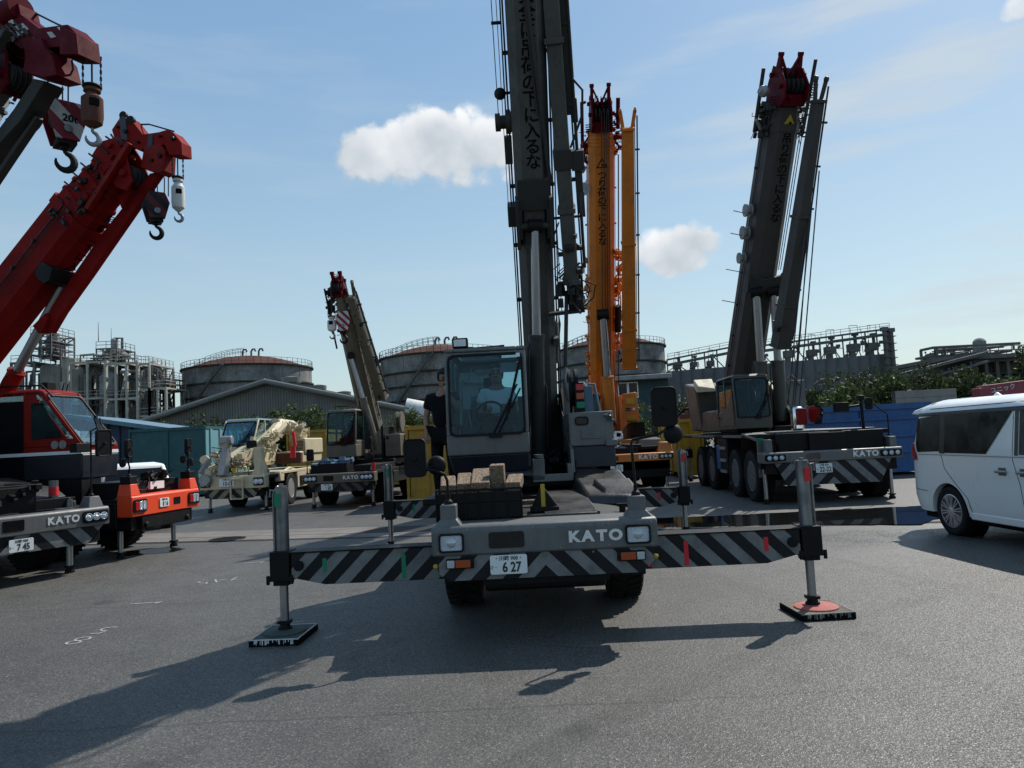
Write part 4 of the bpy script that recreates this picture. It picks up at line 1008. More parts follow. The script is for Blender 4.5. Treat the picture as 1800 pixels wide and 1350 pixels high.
steel_frame(t, X_(187), X_(243), -.3, 9, 0, zpx(205, 638), 3, 1, 3, seed=6, s=.34)
for a, b, c_ in ((X_(160) + .4, 5, zpx(160, 640)), (X_(175), 3, zpx(170, 650)), (X_(195), 6, zpx(190, 660)), (X_(232), 5.5, zpx(232, 646))): vessel(t, a, b, .5, c_, 1.6)
vessel(t, X_(178), 4, zpx(170, 634), zpx(178, 606), 1.9, 'plantdark'); vessel(t, X_(177), 4, zpx(170, 615), zpx(178, 588), .55, 'galv')
m = MB(); m.path([(X_(177), 4, zpx(177, 592)), (X_(177), 4, zpx(177, 589)), (X_(191), 4, zpx(191, 588)), (X_(191), 4, zpx(191, 634))], .2, 8); m.build('pipe_loop', 'plantdark', t)
m = MB(); m.path([(X_(128), 2, zpx(128, 634)), (X_(128), 2, zpx(128, 622)), (X_(152), 2, zpx(150, 620)), (X_(152), 2, zpx(152, 634))], .16, 8); m.build('pipe_loop', 'plantdark', t)
steel_frame(t, X_(160), X_(196), 1.5, 7, zpx(170, 634), zpx(170, 610), 3, 1, 2, 'plantdark', .18, seed=9)
piping(t, X_(122), X_(243), 1, 8, .5, zpx(180, 640), 60, 11); piping(t, X_(130), X_(200), 1.5, 6, zpx(180, 636), zpx(180, 615), 30, 12, rmax=.14)
piping(t, X_(125), X_(243), 1, 8, .5, zpx(180, 640), 36, 19, 'galv', .45)
mast(t, 173, 600, 566, YP, o); mast(t, 196, 634, 577, YP, o); mast(t, 115, 634, 585, YP, o)
o = at(265, 700, YP)
t = thing('process_building', 'lower stepped steel plant frame between the chemical works and the red domed tank', 'process plant', (o.x, YP, 0)); X_ = lambda px: (at(px, 640, YP).x - o.x)
steel_frame(t, X_(243), X_(262), 0, 8, 0, zpx(250, 638), 1, 1, 4, seed=14, s=.3); steel_frame(t, X_(262), X_(291), 0, 8, 0, zpx(275, 681), 2, 1, 3, seed=15, s=.3)
steel_frame(t, X_(263), X_(287), 2, 7, zpx(270, 681), zpx(270, 663), 3, 1, 2, 'plantdark', .15, seed=16)
vessel(t, X_(249), 4, zpx(250, 655), zpx(249, 630), .9); vessel(t, X_(272), 4, zpx(272, 680), zpx(272, 660), .8)
piping(t, X_(244), X_(290), .5, 6, .5, zpx(270, 680), 36, 21); piping(t, X_(244), X_(270), .5, 6, zpx(250, 680), zpx(250, 640), 24, 22, rmax=.14)
for px, a, b in ((253, 660, 628), (268, 660, 627), (286, 680, 655), (234, 634, 628)): mast(t, px, a, b, YP, o, .05)
o = at(70, 700, YP)
t = thing('process_building', 'dark steel tower and vertical silos of the chemical works behind the red cab', 'process plant', (o.x, YP, 0)); X_ = lambda px: (at(px, 640, YP).x - o.x)
steel_frame(t, X_(20), X_(60), 0, 8, 0, zpx(40, 636), 2, 1, 4, 'plantdark', .3, seed=25); steel_frame(t, X_(55), X_(90), 0, 6, zpx(70, 636), zpx(72, 585), 2, 1, 4, 'plantdark', .2, seed=26)
for px in (62, 74, 85, 105, 116): vessel(t, X_(px), 3, 0, zpx(px, 636 if px < 90 else 640), 1.05, 'conc')
MB().rng(X_(92), X_(118), 2, 10, 0, zpx(105, 628)).build('annexe', 'plantpaint', t)
vessel(t, X_(72), 3, zpx(72, 622), zpx(72, 575), .9, 'galv'); vessel(t, X_(66), 4, zpx(72, 630), zpx(72, 590), .5, 'galv')
m = MB(); m.path([(X_(80), 1, zpx(80, 610)), (X_(100), 1, zpx(100, 608)), (X_(100), 1, zpx(100, 670))], .17, 8); m.build('pipe_loop', 'plantdark', t)
piping(t, X_(10), X_(60), .5, 6, .5, zpx(40, 640), 36, 27); piping(t, X_(56), X_(90), .5, 5, zpx(70, 632), zpx(72, 590), 24, 28, rmax=.12)

# row of silos with conveyor gallery
YS = 150.0
o = at(1380, 700, YS)
t = thing('silo_row', 'long row of grey concrete silos with a conveyor gallery on top', 'silos', (o.x, YS, 0)); X_ = lambda px: (at(px, 660, YS).x - o.x)
xa, xb = X_(1178), X_(1576); n = 20
def zroof(px): return at(px, 652 + (px - 1180) * (-32) / 395, YS).z
for i in range(n):
    px = 1178 + 398 * (i + .5) / n; x = xa + (xb - xa) * (i + .5) / n; zt = zroof(px)
    MB().lathe([((xb - xa) / n * .72, 0), ((xb - xa) / n * .72, zt)], X=T3(x, 2.2, 0), n=36).build('silo', 'silo', t)
for (pa, pb, zoff) in ((1178, 1290, 1.4), (1330, 1576, 2.6)):
    a = (X_(pa), 2, zroof(pa) + zoff); b = (X_(pb), 2, zroof(pb) + zoff + 1.5)
    m = MB(); m.bar(a, b, 1.6, .5); m.bar((a[0], 2, a[2] + 1.1), (b[0], 2, b[2] + 1.1), 1.8, .25); L_ = b[0] - a[0]; k = int(L_ / 2.2)
    for i in range(k + 1):
        f = i / k; x = a[0] + L_ * f; z = a[2] + (b[2] - a[2]) * f; zr = zroof(pa + (pb - pa) * f)
        m.bar((x, 2, zr - .1), (x, 2, z + 1.1), .22, .22, up=(0, 1, 0))
        if i % 3 == 0 and i + 2 <= k: m.bar((x, 2, zr), (x + 2.0, 2, z), .18, .18, up=(0, 1, 0)); m.bar((x + 4, 2, zr), (x + 2.0, 2, z), .18, .18, up=(0, 1, 0))
    railing(m, [(a[0], 1.1, a[2] + 1.2), (b[0], 1.1, b[2] + 1.2)], 1.0, .05, 2)
    m.build('conveyor_gallery', 'plantdark', t)
for px, s in ((1345, 1), (1396, 1.2), (1437, 1.1), (1470, 1.25), (1512, 1.35), (1545, 1.3), (1195, .8), (1225, .8), (1255, .8)):
    m = MB(); s *= .8; x = X_(px); z = zroof(px); m.box((x, 2, z + 1.7 * s), (2.0 * s, 1.7, 1.5 * s)); m.box((x - .3 * s, 2, z + .7 * s), (.9 * s, 1.2, 1.4 * s)); clutter(m, rnd, (x - 2 * s, 1.5, z + .3), (x + 2 * s, 1.5, z + 2.6 * s), (.3, .2, .5), 14, .25, .8); m.tube((x + .5 * s, 2, z + 1.2 * s), (x + .5 * s, 2, z + 4.0 * s), .32 * s, n=8); m.box((x + .5 * s, 2, z + 4.2 * s), (1.0 * s, 1.0, .4)); m.box((x + .3 * s, 2, z + 6.0 * s), (1.6 * s, .1, .1)); m.tube((x - .5 * s, 2, z + 2 * s), (x - .5 * s, 2, z + 6.0 * s), .05, n=4); m.tube((x + 1.1 * s, 2, z + 4 * s), (x + 1.1 * s, 2, z + 6.0 * s), .05, n=4)
    m.bar((x - 1.4 * s, 2, z), (x - .5 * s, 2, z + 3 * s), .15, .15, up=(0, 1, 0)); m.bar((x + 1.4 * s, 2, z), (x + .5 * s, 2, z + 3 * s), .15, .15, up=(0, 1, 0)); m.build('filter_unit', 'plantdark', t)
for px in (1557, 1568):
    a = at(px, 700, YS); zt = at(px, 582 if px < 1560 else 584, YS).z
    m = MB(); m.tube((X_(px), -1, 0), (X_(px), -1, zt), .45, n=10)
    for k in range(7): m.box((X_(px), -1, zt * (.5 + k * .075)), (1.4, 1.4, .12))
    m.box((X_(px), -1, zt + .3), (1.2, 1.2, .8)); m.build('elevator_tower', 'plantdark', t)
for px, a, b in ((1517, 620, 578), (1442, 640, 590), (1455, 640, 588), (1185, 650, 628), (1222, 648, 622), (1254, 645, 620), (1561, 584, 577)): mast(t, px, a, b, YS, o, .08)

# industrial building and inclined conveyor, right
YB = 95.0
o = at(1720, 700, YB)
t = thing('industrial_building', 'dark open industrial building with flat roof beyond the hedge and van', 'industrial building', (o.x, YB, 0)); X_ = lambda px: (at(px, 660, YB).x - o.x)
zr = at(1720, 632, YB).z
steel_frame(t, X_(1715), X_(1830), 0, 10, 0, zr, 6, 1, 3, 'plantdark', .4, seed=31, rails=True); piping(t, X_(1720), X_(1830), .5, 8, .5, zr, 48, 32, 'plantdark', .35)
MB().rng(X_(1650), X_(1845), -1.2, 12, zr, zr + .5).build('roof', 'concd', t)
MB().rng(X_(1652), X_(1845), 4, 12, 0, zr - .1).build('back_wall', 'concd', t)
m = MB(); a = at(1600, 650, YB); b = at(1688, 625, YB); m.bar((a.x - o.x - 4, -2, a.z - 1.0), (b.x - o.x + 2, -2, b.z), 1.2, .35); m.bar((a.x - o.x, -2, a.z - 1.4), (b.x - o.x + 2, -2, b.z - 1.1), 1.2, .25); m.tube((a.x - o.x - 3, -2.6, a.z - .3), (b.x - o.x + 2, -2.6, b.z + .5), .08, n=5)
for k in range(8): f = k / 7; x = a.x - o.x + (b.x - a.x) * f; m.bar((x, -2, 0), (x, -2, a.z - 1 + (b.z - a.z) * f), .2, .2, up=(0, 1, 0))
m.build('inclined_conveyor', 'plantdark', t)
piping(t, X_(1660), X_(1840), 2, 8, zr + .4, zr + 2.2, 24, 33, 'plantdark', .2); vessel(t, X_(1762), 4, zr + .4, zr + 3.2, .8, 'conc')
m = MB(); railing(m, [(X_(1660), -1.1, zr + .5), (X_(1840), -1.1, zr + .5)], 1.0, .05, 1.6); m.build('railing', 'plantdark', t)

# teal shed behind the orange crane
YT = 48.0; o = at(1130, 700, YT)
t = thing('teal_shed', 'dark teal flat roofed shed with a white framed window', 'shed', (o.x, YT, 0)); X_ = lambda px: (at(px, 690, YT).x - o.x); z1 = at(1130, 668, YT).z
MB().rng(X_(1060), X_(1176), 0, 6, 0, z1).build('wall', 'tealwall', t)
m = MB(); m.hexa([(X_(1050), -.9, z1 - .02), (X_(1178), -.9, z1 + .0), (X_(1178), 7, z1), (X_(1050), 7, z1), (X_(1050), -.9, z1 + .25), (X_(1178), -.9, z1 + .3), (X_(1178), 7, z1 + .7), (X_(1050), 7, z1 + .7)]); m.build('roof', 'galv', t, bev=.03)
MB().rng(X_(1168), X_(1196), -.5, 5, z1 - 1.0, z1 - .75).build('lean_to_roof', 'plantdark', t); 
for px in (1182, 1192): MB().rng(X_(px) - .06, X_(px) + .06, -.3, -.18, 0, z1 - 1.0).build('post', 'whitedirty', t)
zw0, zw1 = at(1105, 700, YT).z, at(1105, 672, YT).z
for a, b in ((1086, 1104), (1104, 1122)):
    m = MB(); ring_prism(m, [(X_(a), zw0), (X_(b), zw0), (X_(b), zw1), (X_(a), zw1)], [(X_(a) + .07, zw0 + .07), (X_(b) - .07, zw0 + .07), (X_(b) - .07, zw1 - .07), (X_(a) + .07, zw1 - .07)], -.08, 0)
    f = m.build('window', 'white', t); MB().rng(X_(a) + .05, X_(b) - .05, -.03, -.02, zw0 + .05, zw1 - .05).build('pane', 'dglass', f)

# navy tent with pale blue sloping roof, left
YN = 36.0; a = at(150, 728, YN); b = at(310, 750, YN)
t = thing('tarpaulin_shed', 'dark blue tarpaulin shed with pale blue sloping roof behind the red crane', 'shed', (a.x, YN, 0))
m = MB(); L_ = b.x - a.x
m.hexa([(-1, 0, 0), (L_, 0, 0), (L_, 5, 0), (-1, 5, 0), (-1, 0, a.z - .1), (L_, 0, b.z - .3), (L_, 5, b.z - .5), (-1, 5, a.z - .2)]); m.build('wall', 'navywall', t)
m = MB(); m.hexa([(-1.2, -.3, a.z - .08), (L_ + .3, -.5, b.z - .35), (L_ + .5, 6, b.z - .45), (-1.2, 6, a.z - .18), (-1.2, -.3, a.z + .1), (L_ + .3, -.5, b.z - .13), (L_ + .5, 6, b.z - .23), (-1.2, 6, a.z + .0)]); m.build('roof', 'bluerf', t)
m = MB()
for i in range(9): x = L_ * i / 8; m.tube((x, -.05, 0), (x, -.05, a.z + (b.z - a.z) * i / 8 - .2), .05, n=6)
m.path([(L_ * .72, -.1, a.z - .9), (L_ * .8, -.3, 1.9), (L_ * .78, -.4, .2)], .12, 8); m.build('tent_pole', 'navywall', t)

# containers and skips
def container(name, label, pts, Y, depth, mat, rz=0, endmat=None, ribs=.0, cat='container', group=None, z0=0.12, rimh=.1, openp=True):
    """open-top steel skip whose front face spans pixel columns pts at distance Y"""
    (xa, xb, ytop) = pts; a = at(xa, ytop, Y); b = at(xb, ytop, Y); w = b.x - a.x; zt = (a.z + b.z) / 2
    t = thing(name, label, cat, (a.x, Y, 0), rz, group)
    m = MB(); th = .06
    m.rng(0, w, 0, th, z0, zt); m.rng(0, w, depth - th, depth, z0, zt); m.rng(0, th, 0, depth, z0, zt - .003); m.rng(w - th, w, 0, depth, z0, zt - .003); m.rng(0, w, 0, depth, z0, z0 + .08)
    m.build('body', mat, t)
    m = MB(); m.rng(-.05, w + .05, -.06, .09, zt - rimh, zt + .02); m.rng(-.05, w + .05, depth - .07, depth + .06, zt - rimh, zt + .02); m.rng(-.06, .07, 0, depth, zt - rimh, zt + .016); m.rng(w - .07, w + .06, 0, depth, zt - rimh, zt + .016)
    m.rng(-.05, w + .05, -.05, .06, z0 - .02, z0 + .14); m.build('rim', mat, t)
    k = max(2, int(w / (ribs or .6)))
    for i in range(k + 1): MB().rng(w * i / k - .04, w * i / k + .04, -.055, .0, z0 + .1, zt - rimh).build('rib', mat, t)
    for i in range(4): MB().rng(-.055 if rz <= 0 else w, 0 if rz <= 0 else w + .055, depth * (i + .5) / 4 - .04, depth * (i + .5) / 4 + .04, z0, zt - rimh).build('rib', endmat or mat, t)
    if endmat:
        MB().rng(w + .002, w + .03, 0, depth, z0, zt - .1).build('end_wall', endmat, t)
        for i in range(5): MB().rng(w + .03, w + .08, depth * (i + .5) / 5 - .12, depth * (i + .5) / 5 + .08, z0, zt - rimh).build('rib', endmat, t)
    return t, w, zt
container('waste_container', 'dark teal steel container with pale end behind the orange red bumper', (228, 360, 753), 31, 5.0, 'teal', 0, 'tealp', ribs=1.6)
container('waste_container', 'ochre yellow skip between the cream and the olive crane', (505, 572, 757), 33, 3, 'yell2', ribs=1.0)
container('waste_container', 'ochre yellow skip just behind the olive crane boom', (655, 712, 750), 31, 3, 'yell2', ribs=1.0)
container('waste_container', 'ochre yellow skip beside the man in black at the cab', (714, 800, 748), 21, 2.5, 'yell2', ribs=1.2)
container('waste_container', 'yellow steel box next to the rear of the four axle crane', (1193, 1232, 737), 27, 4, 'yellow', ribs=.7)
t, w, zt = container('roll_off_container', 'big bright blue roll off container behind the bronze crane', (1388, 1640, 713), 23.5, 2.5, 'blue', 2.5, ribs=2.4, rimh=.16)
m = MB()
for z in (.75, 1.25, 1.8): m.box((w / 2, -.04, z), (w, .06, .09))
m.build('stiffener', 'blue', t)
# maroon machine on the yellow box
t = thing('red_machine', 'low maroon machine top showing above the yellow steel box', 'machine', tuple(at(1212, 736, 28)))
m = MB(); m.hexa([(-.6, 0, -1), (.5, 0, -1), (.5, 1, -1), (-.6, 1, -1), (-.3, .1, .2), (.45, .1, .25), (.45, .9, .25), (-.3, .9, .2)]); m.box((.2, .3, .3), (.4, .4, .3)); m.build('housing', 'maroon', t, bev=.04)
m = MB(); m.path([(-.55, 0, .0), (-.2, 0, .35), (.4, 0, .38)], .05, 6); m.build('guard_pipe', 'black', t)
# board-marked concrete wall above the blue container
a = at(1574, 690, 30); b = at(1684, 690, 30)
t = thing('concrete_wall', 'weathered board marked concrete wall below the hedge on the right', 'wall', (a.x, 30, 0), 2)
zt = a.z + .05
for i in range(6):
    m = MB(); z0 = zt - .30 * (i + 1); m.rng(0, b.x - a.x, rnd.uniform(0, .012), .3, z0 + .012, z0 + .30); m.build('board_course', 'conc', t, bev=.006)
MB().rng(0, b.x - a.x, .03, .29, 0, zt).build('wall_core', 'concd', t)

# ------------------------------------------------------------------ shrubs and trees
def leaves(center, rad, n, size, seed, mat, name, parent, lobes=7, flat=.75):
    rg = np.random.default_rng(seed)
    lc = rg.normal(size=(lobes, 3)); lc /= np.linalg.norm(lc, axis=1)[:, None]; lc *= (rg.uniform(.25, .75, lobes))[:, None]
    lr = rg.uniform(.28, .6, lobes)
    idx = rg.integers(0, lobes, n)
    d = rg.normal(size=(n, 3)); d /= np.linalg.norm(d, axis=1)[:, None]
    rr = rg.uniform(.55, 1.06, n) ** .6
    p = (lc[idx] + d * (lr[idx] * rr)[:, None]) * np.array(rad)[None, :] + np.array(center)[None, :]
    keep = p[:, 2] > .05; p = p[keep]; n = len(p)
    u = rg.normal(size=(n, 3)); u /= np.linalg.norm(u, axis=1)[:, None]; v = rg.normal(size=(n, 3)); v -= u * (u * v).sum(1)[:, None]; v /= np.linalg.norm(v, axis=1)[:, None]
    s = size * (.5 + 1.3 * rg.random(n) ** 2)[:, None]
    P4 = np.stack([p - u * s, p + v * s * .45, p + u * s, p - v * s * .45], 1).reshape(-1, 3)
    me = bpy.data.meshes.new(name); me.vertices.add(4 * n); me.vertices.foreach_set('co', P4.astype(np.float32).ravel())
    me.loops.add(4 * n); me.loops.foreach_set('vertex_index', np.arange(4 * n, dtype=np.int32))
    me.polygons.add(n); me.polygons.foreach_set('loop_start', np.arange(0, 4 * n, 4, dtype=np.int32)); me.update(calc_edges=True)
    me.materials.append(M[mat]); ob = bpy.data.objects.new(name, me); C.objects.link(ob); ob.parent = parent
    return ob
def shrub(px, ytop, Y, w, mat, seed, label, group, n=2200, size=.085):
    p = at(px, ytop, Y); h = max(1.2, p.z)
    t = thing('shrub' if h < 2.6 else 'bushy_tree', label, 'shrub' if h < 2.6 else 'tree', (p.x, Y, 0), 0, group); rg = random.Random(seed)
    m = MB()
    for i in range(6):
        a = rg.uniform(0, 6.28); q = Vector((math.cos(a) * w * .3, math.sin(a) * w * .2, h * rg.uniform(.6, .95)))
        m.path([(q.x * .1, q.y * .1, 0), q * .5 + Vector((0, 0, .05)), q], [.07, .045, .015], 6)
        for k in range(4):
            b = q * rg.uniform(.5, .95); m.path([b, b + Vector((rg.uniform(-.4, .4), rg.uniform(-.3, .3), rg.uniform(.1, .5)))], [.018, .006], 4)
    m.build('trunk', 'bark', t)
    leaves((0, 0, h * .55), (w * .62, w * .45, h * .50), n, size, seed, mat, 'crown', t, lobes=12)
    return t
ORD = ['first', 'second', 'third', 'fourth', 'fifth', 'sixth', 'seventh', 'eighth', 'ninth', 'tenth', 'eleventh', 'twelfth', 'thirteenth']
gl = 'bushes along the yard edge'
side = 'dark bush in the green hedge left of the cream crane'
lst = [(255, 742, 42, 2.0, 'leafd'), (285, 735, 42, 2.2, 'leafd'), (320, 732, 41, 2.0, 'leafd'), (352, 722, 40, 2.6, 'leafd'), (385, 735, 41, 2.0, 'leafd')]
for i, (px, y, Y, w, mt) in enumerate(lst):
    shrub(px, y, Y, w, mt, 100 + i, ORD[i] + ' from the left of five dull dark bushes below the warehouse wall', 'dark bushes left of the cream crane', 1800)
lst = [(425, 728, 39, 2.2), (462, 722, 39, 2.0), (492, 708, 38, 2.0), (522, 722, 39, 1.9), (545, 716, 38, 2.0), (570, 720, 39, 2.0), (598, 722, 40, 2.0), (625, 716, 40, 2.0)]
for i, (px, y, Y, w) in enumerate(lst):
    shrub(px, y, Y, w, 'leafm', 200 + i, ORD[i] + ' from the left of eight green bushes behind the cream and olive cranes', 'green bushes behind the cream and olive cranes', 2600)
lst = [(684, 716, 38, 1.8), (706, 722, 38, 1.8), (728, 712, 36, 2.0), (752, 722, 36, 2.0), (770, 716, 35, 2.0)]
for i, (px, y, Y, w) in enumerate(lst):
    shrub(px, y, Y, w, 'leafm', 230 + i, ORD[i] + ' from the left of five bushes between olive boom and central cab', 'green bushes behind the yellow skips', 2200)
lst = [(1105, 700, 42, 2.2), (1135, 705, 40, 2.4), (1160, 712, 38, 2.0), (1206, 692, 40, 2.2), (1190, 700, 40, 2.2), (1226, 712, 38, 1.6)]
for i, (px, y, Y, w) in enumerate(lst):
    shrub(px, y, Y, w, 'leafm' if i < 4 else 'leafd', 260 + i, 'green bush below the teal shed, ' + ('leftmost', 'second from the left', 'third from the left', 'second from the right', 'third from the right', 'rightmost')[i], 'green bushes below the teal shed', 2200)
lst = [(1372, 690, 36, 3.2), (1405, 672, 38, 3.2), (1440, 662, 38, 3.4), (1472, 672, 36, 3.2), (1500, 656, 40, 3.4), (1536, 640, 42, 3.8), (1560, 652, 40, 3.4), (1592, 652, 40, 3.4), (1622, 648, 41, 3.4), (1655, 652, 41, 3.2), (1690, 648, 41, 3.2), (1722, 660, 40, 3.0), (1745, 662, 40, 2.6), (1425, 715, 33, 3.0), (1470, 712, 33, 2.8), (1520, 700, 34, 3.2), (1380, 722, 33, 2.6), (1560, 705, 35, 3)]
for i, (px, y, Y, w) in enumerate(lst):
    shrub(px, y + 4, Y, w, 'leafd' if i % 3 else 'leafm', 300 + i, ('back row hedge tree behind the blue container, ' + ORD[i] + ' of thirteen from the left') if i < 13 else ('front row hedge bush behind the blue container, ' + ('second from the left', 'third from the left', 'fourth from the left', 'leftmost', 'rightmost')[i - 13]), 'trees in the hedge behind the blue container', 3600, .10)
shrub(1798, 598, 90, 3.0, 'leafd', 400, 'lone small tree standing above the industrial building roof', None, 1500, .2)

# ------------------------------------------------------------------ the central crane
GC = 'mobile cranes parked in the yard'
K = thing('mobile_crane', 'grey rough terrain crane in the centre with both front outriggers spread', 'mobile crane', (0.23, 7.0, 0), -0.9, GC)
KS = 0.94   # this crane is a little smaller than the others
K.matrix_basis = T3(.216, 6.58, .108) @ RZ(-0.9) @ Matrix.Scale(KS, 4)
def ks(p): return Vector((0, 0, CAMH)) + (Vector(p) - Vector((0, 0, CAMH))) * KS
def KP(px, py, Y): return wl(K, at(px, py, Y * KS))
# bumper
m = MB(); m.prism([(0, .72), (0, .96), (.03, .995), (.46, 1.0), (.46, .72)], -1.06, 1.06, 'x')
B = m.build('bumper', 'grey', K, bev=.02)
for sx in (-1, 1):
    m = MB(); x = sx * .90; m.rng(x - .075, x + .075, .08, .26, .99, 1.19); m.hexa([(x - .13, .04, .985), (x + .13, .04, .985), (x + .13, .32, .985), (x - .13, .32, .985), (x - .075, .08, 1.06), (x + .075, .08, 1.06), (x + .075, .26, 1.06), (x - .075, .26, 1.06)])
    m.build('mirror_post', 'grey', B, bev=.01)
    X = T3(sx * .872, -.004, .845)
    m = MB(); ring_prism(m, rrect(.235, .175, .03), rrect(.20, .14, .02), -.022, .02, X); h_ = m.build('headlight', 'black', K)
    MB().prism(rrect(.208, .148, .022), -.014, -.004, 'y', X=X).build('lens', 'lamp', h_, bev=.004)
    m = MB(); m.lathe([(.045, 0), (.03, .012), (0, .016)], X=X @ T3(0, -.014, 0) @ RX(90), n=18); m.build('bulb', 'clearlens', h_)
    x = sx * .80; m = MB(); m.rng(x - .13, x + .13, -.02, .03, .605, .695); q = m.build('turn_signal', 'black', K, bev=.008)
    xa = x + (.015 if sx < 0 else -.045)
    MB().rng(xa - .055 - .03 * (sx > 0) + (.03 if sx > 0 else 0), xa + .085, -.03, -.018, .615, .685).build('lens', 'amber', q, bev=.004)
    xb = x - sx * -.085; MB().rng(xb - .035, xb + .035, -.03, -.018, .615, .685).build('lens', 'clearlens', q, bev=.004)
    m = MB(); m.lathe([(.024, 0), (.02, .02), (0, .028)], X=T3(sx * 1.03, .02, .63) @ RX(70) @ RY(sx * 12), n=14); m.build('marker_lamp', 'yellow', K)
    m = MB(); m.path([(sx * .98, .06, .70), (sx * 1.0, .03, .60), (sx * .95, .05, .55)], .008, 6); m.box((sx * .99, .08, .64), (.05, .04, .14)); m.build('lamp_wiring', 'hose', K)
MB().prism(rrect(.335, .15, .025), -.004, .02, 'y', X=T3(-.355, 0, .85)).build('sensor_window', 'blackgloss', K)
for i, ch in enumerate('KATO'): txt(ch, .135, B, front(.275 + i * .13, -.004, .845), 'letter', .006, bold=.007, sx=1.15)
m = MB(); m.prism([(-1.0, .72), (1.02, .72), (1.02, .60), (.90, .49), (-.90, .49), (-1.0, .56)], -.0 + .02, .035, 'y'); m.build('chevron_board', 'chev', K)
m = MB()
for x in (-1.0, -.72, -.1, .15, .6, 1.0):
    for z in (.755, .955): m.tube((x, .002, z), (x, -.008, z), .011, n=8)
for x in (-.85, -.45, 0, .45, .85): m.tube((x, .022, .70), (x, .012, .70), .010, n=8)
m.build('bolt_head', 'steel', K)['kind'] = 'stuff'
m = MB(); m.rng(-.93, .93, .06, .12, .50, .71); m.rng(-.6, .6, .1, .5, .42, .6); m.build('front_underframe', 'black', K)
number_plate(K, -.345, -.012, .625, '・川崎 900・', ('さ・', '6 27'), .345, .175)
# deck and chassis
m = MB(); m.rng(-.98, .55, .46, 2.9, .93, 1.02); m.hexa([(.02, .47, 1.02), (.56, .47, 1.02), (.56, 2.6, 1.02), (.02, 2.6, 1.02), (.02, .55, 1.035), (.55, .55, 1.035), (.55, 2.6, 1.10), (.02, 2.6, 1.10)]); m.build('deck', 'deck', K, bev=.01)
m = MB(); m.hexa([(.55, .62, .80), (1.12, .62, .80), (1.12, 1.5, .80), (.55, 1.5, .80), (.55, .62, .985), (1.12, .62, .93), (1.12, 1.5, .93), (.55, 1.5, 1.02)]); m.rng(.50, .58, .48, 1.6, .9, 1.03); m.build('side_fender', 'greyd', K, bev=.01)
m = MB(); m.tube((.86, .95, .95), (.86, .95, 1.03), .035, n=10); m.box((.86, .95, 1.03), (.11, .05, .03)); m.lathe([(.10, 0), (.10, .012), (0, .012)], X=T3(1.0, .85, .95) @ Matrix.Scale(.6, 4, (0, 1, 0)), n=18); m.build('latch', 'black', K)
m = MB(); m.hexa([(.50, 1.55, .98), (1.18, 1.45, .98), (1.18, 3.2, .98), (.45, 3.2, .98), (.56, 1.62, 1.10), (1.16, 1.50, 1.08), (1.12, 3.2, 1.30), (.45, 3.2, 1.34)]); H_ = m.build('engine_hood', 'deck', K, bev=.025)
m = MB(); m.hexa([(.72, 1.60, 1.06), (1.17, 1.50, 1.05), (1.16, 2.2, 1.10), (.66, 2.2, 1.12), (.76, 1.72, 1.15), (1.14, 1.64, 1.13), (1.12, 2.2, 1.235), (.68, 2.2, 1.245)]); m.build('hood_step', 'deck', H_, bev=.02)
MB().prism(rrect(.17, .14, .03), -.004, .004, 'z', X=T3(1.0, 1.9, 1.172) @ RX(9)).build('pale_patch', 'galv', H_)  # pale grey rounded rectangle on the hood slope
MB().rng(-.62, .62, .7, 7.2, .24, .56).build('underbody_shade_box', 'black', K, bev=.03)  # underbody box added to keep the ground between the tyres dark
m = MB(); m.rng(-.42, .42, .3, 8.2, .55, .95); m.rng(-1.05, 1.05, 1.0, 2.4, .78, .93); m.rng(-1.05, 1.05, 5.2, 6.9, .78, .93); m.rng(-.98, .98, 2.4, 8.2, .93, 1.06); m.rng(-1.05, 1.05, 7.2, 8.4, .7, 1.05); m.build('chassis', 'black', K, bev=.01)
for y in (1.95, 5.6):
    for sx in (-1, 1): wheel(K, sx * .93, y, .58, .40, side=sx).location.z = .58 - .115
    m = MB(); m.tube((-.8, y, .54), (.8, y, .54), .12, n=12); m.lathe([(.05, -.2), (.26, -.1), (.26, .1), (.05, .2)], X=T3(0, y, .56) @ RX(90), n=16); m.build('axle', 'black', K)
    for sx in (-1, 1):
        m = MB(); r_ = .64
        pts = [(y + r_ * math.cos(R(a)), .50 + r_ * math.sin(R(a)) * .86) for a in range(0, 181, 20)]
        vs = [(sx * .74, b, c) for b, c in pts] + [(sx * 1.12, b, c) for b, c in pts]; n = len(pts)
        m.add(vs, [(i, i + 1, n + i + 1, n + i) for i in range(n - 1)]); m.build('mudguard', 'black', K)
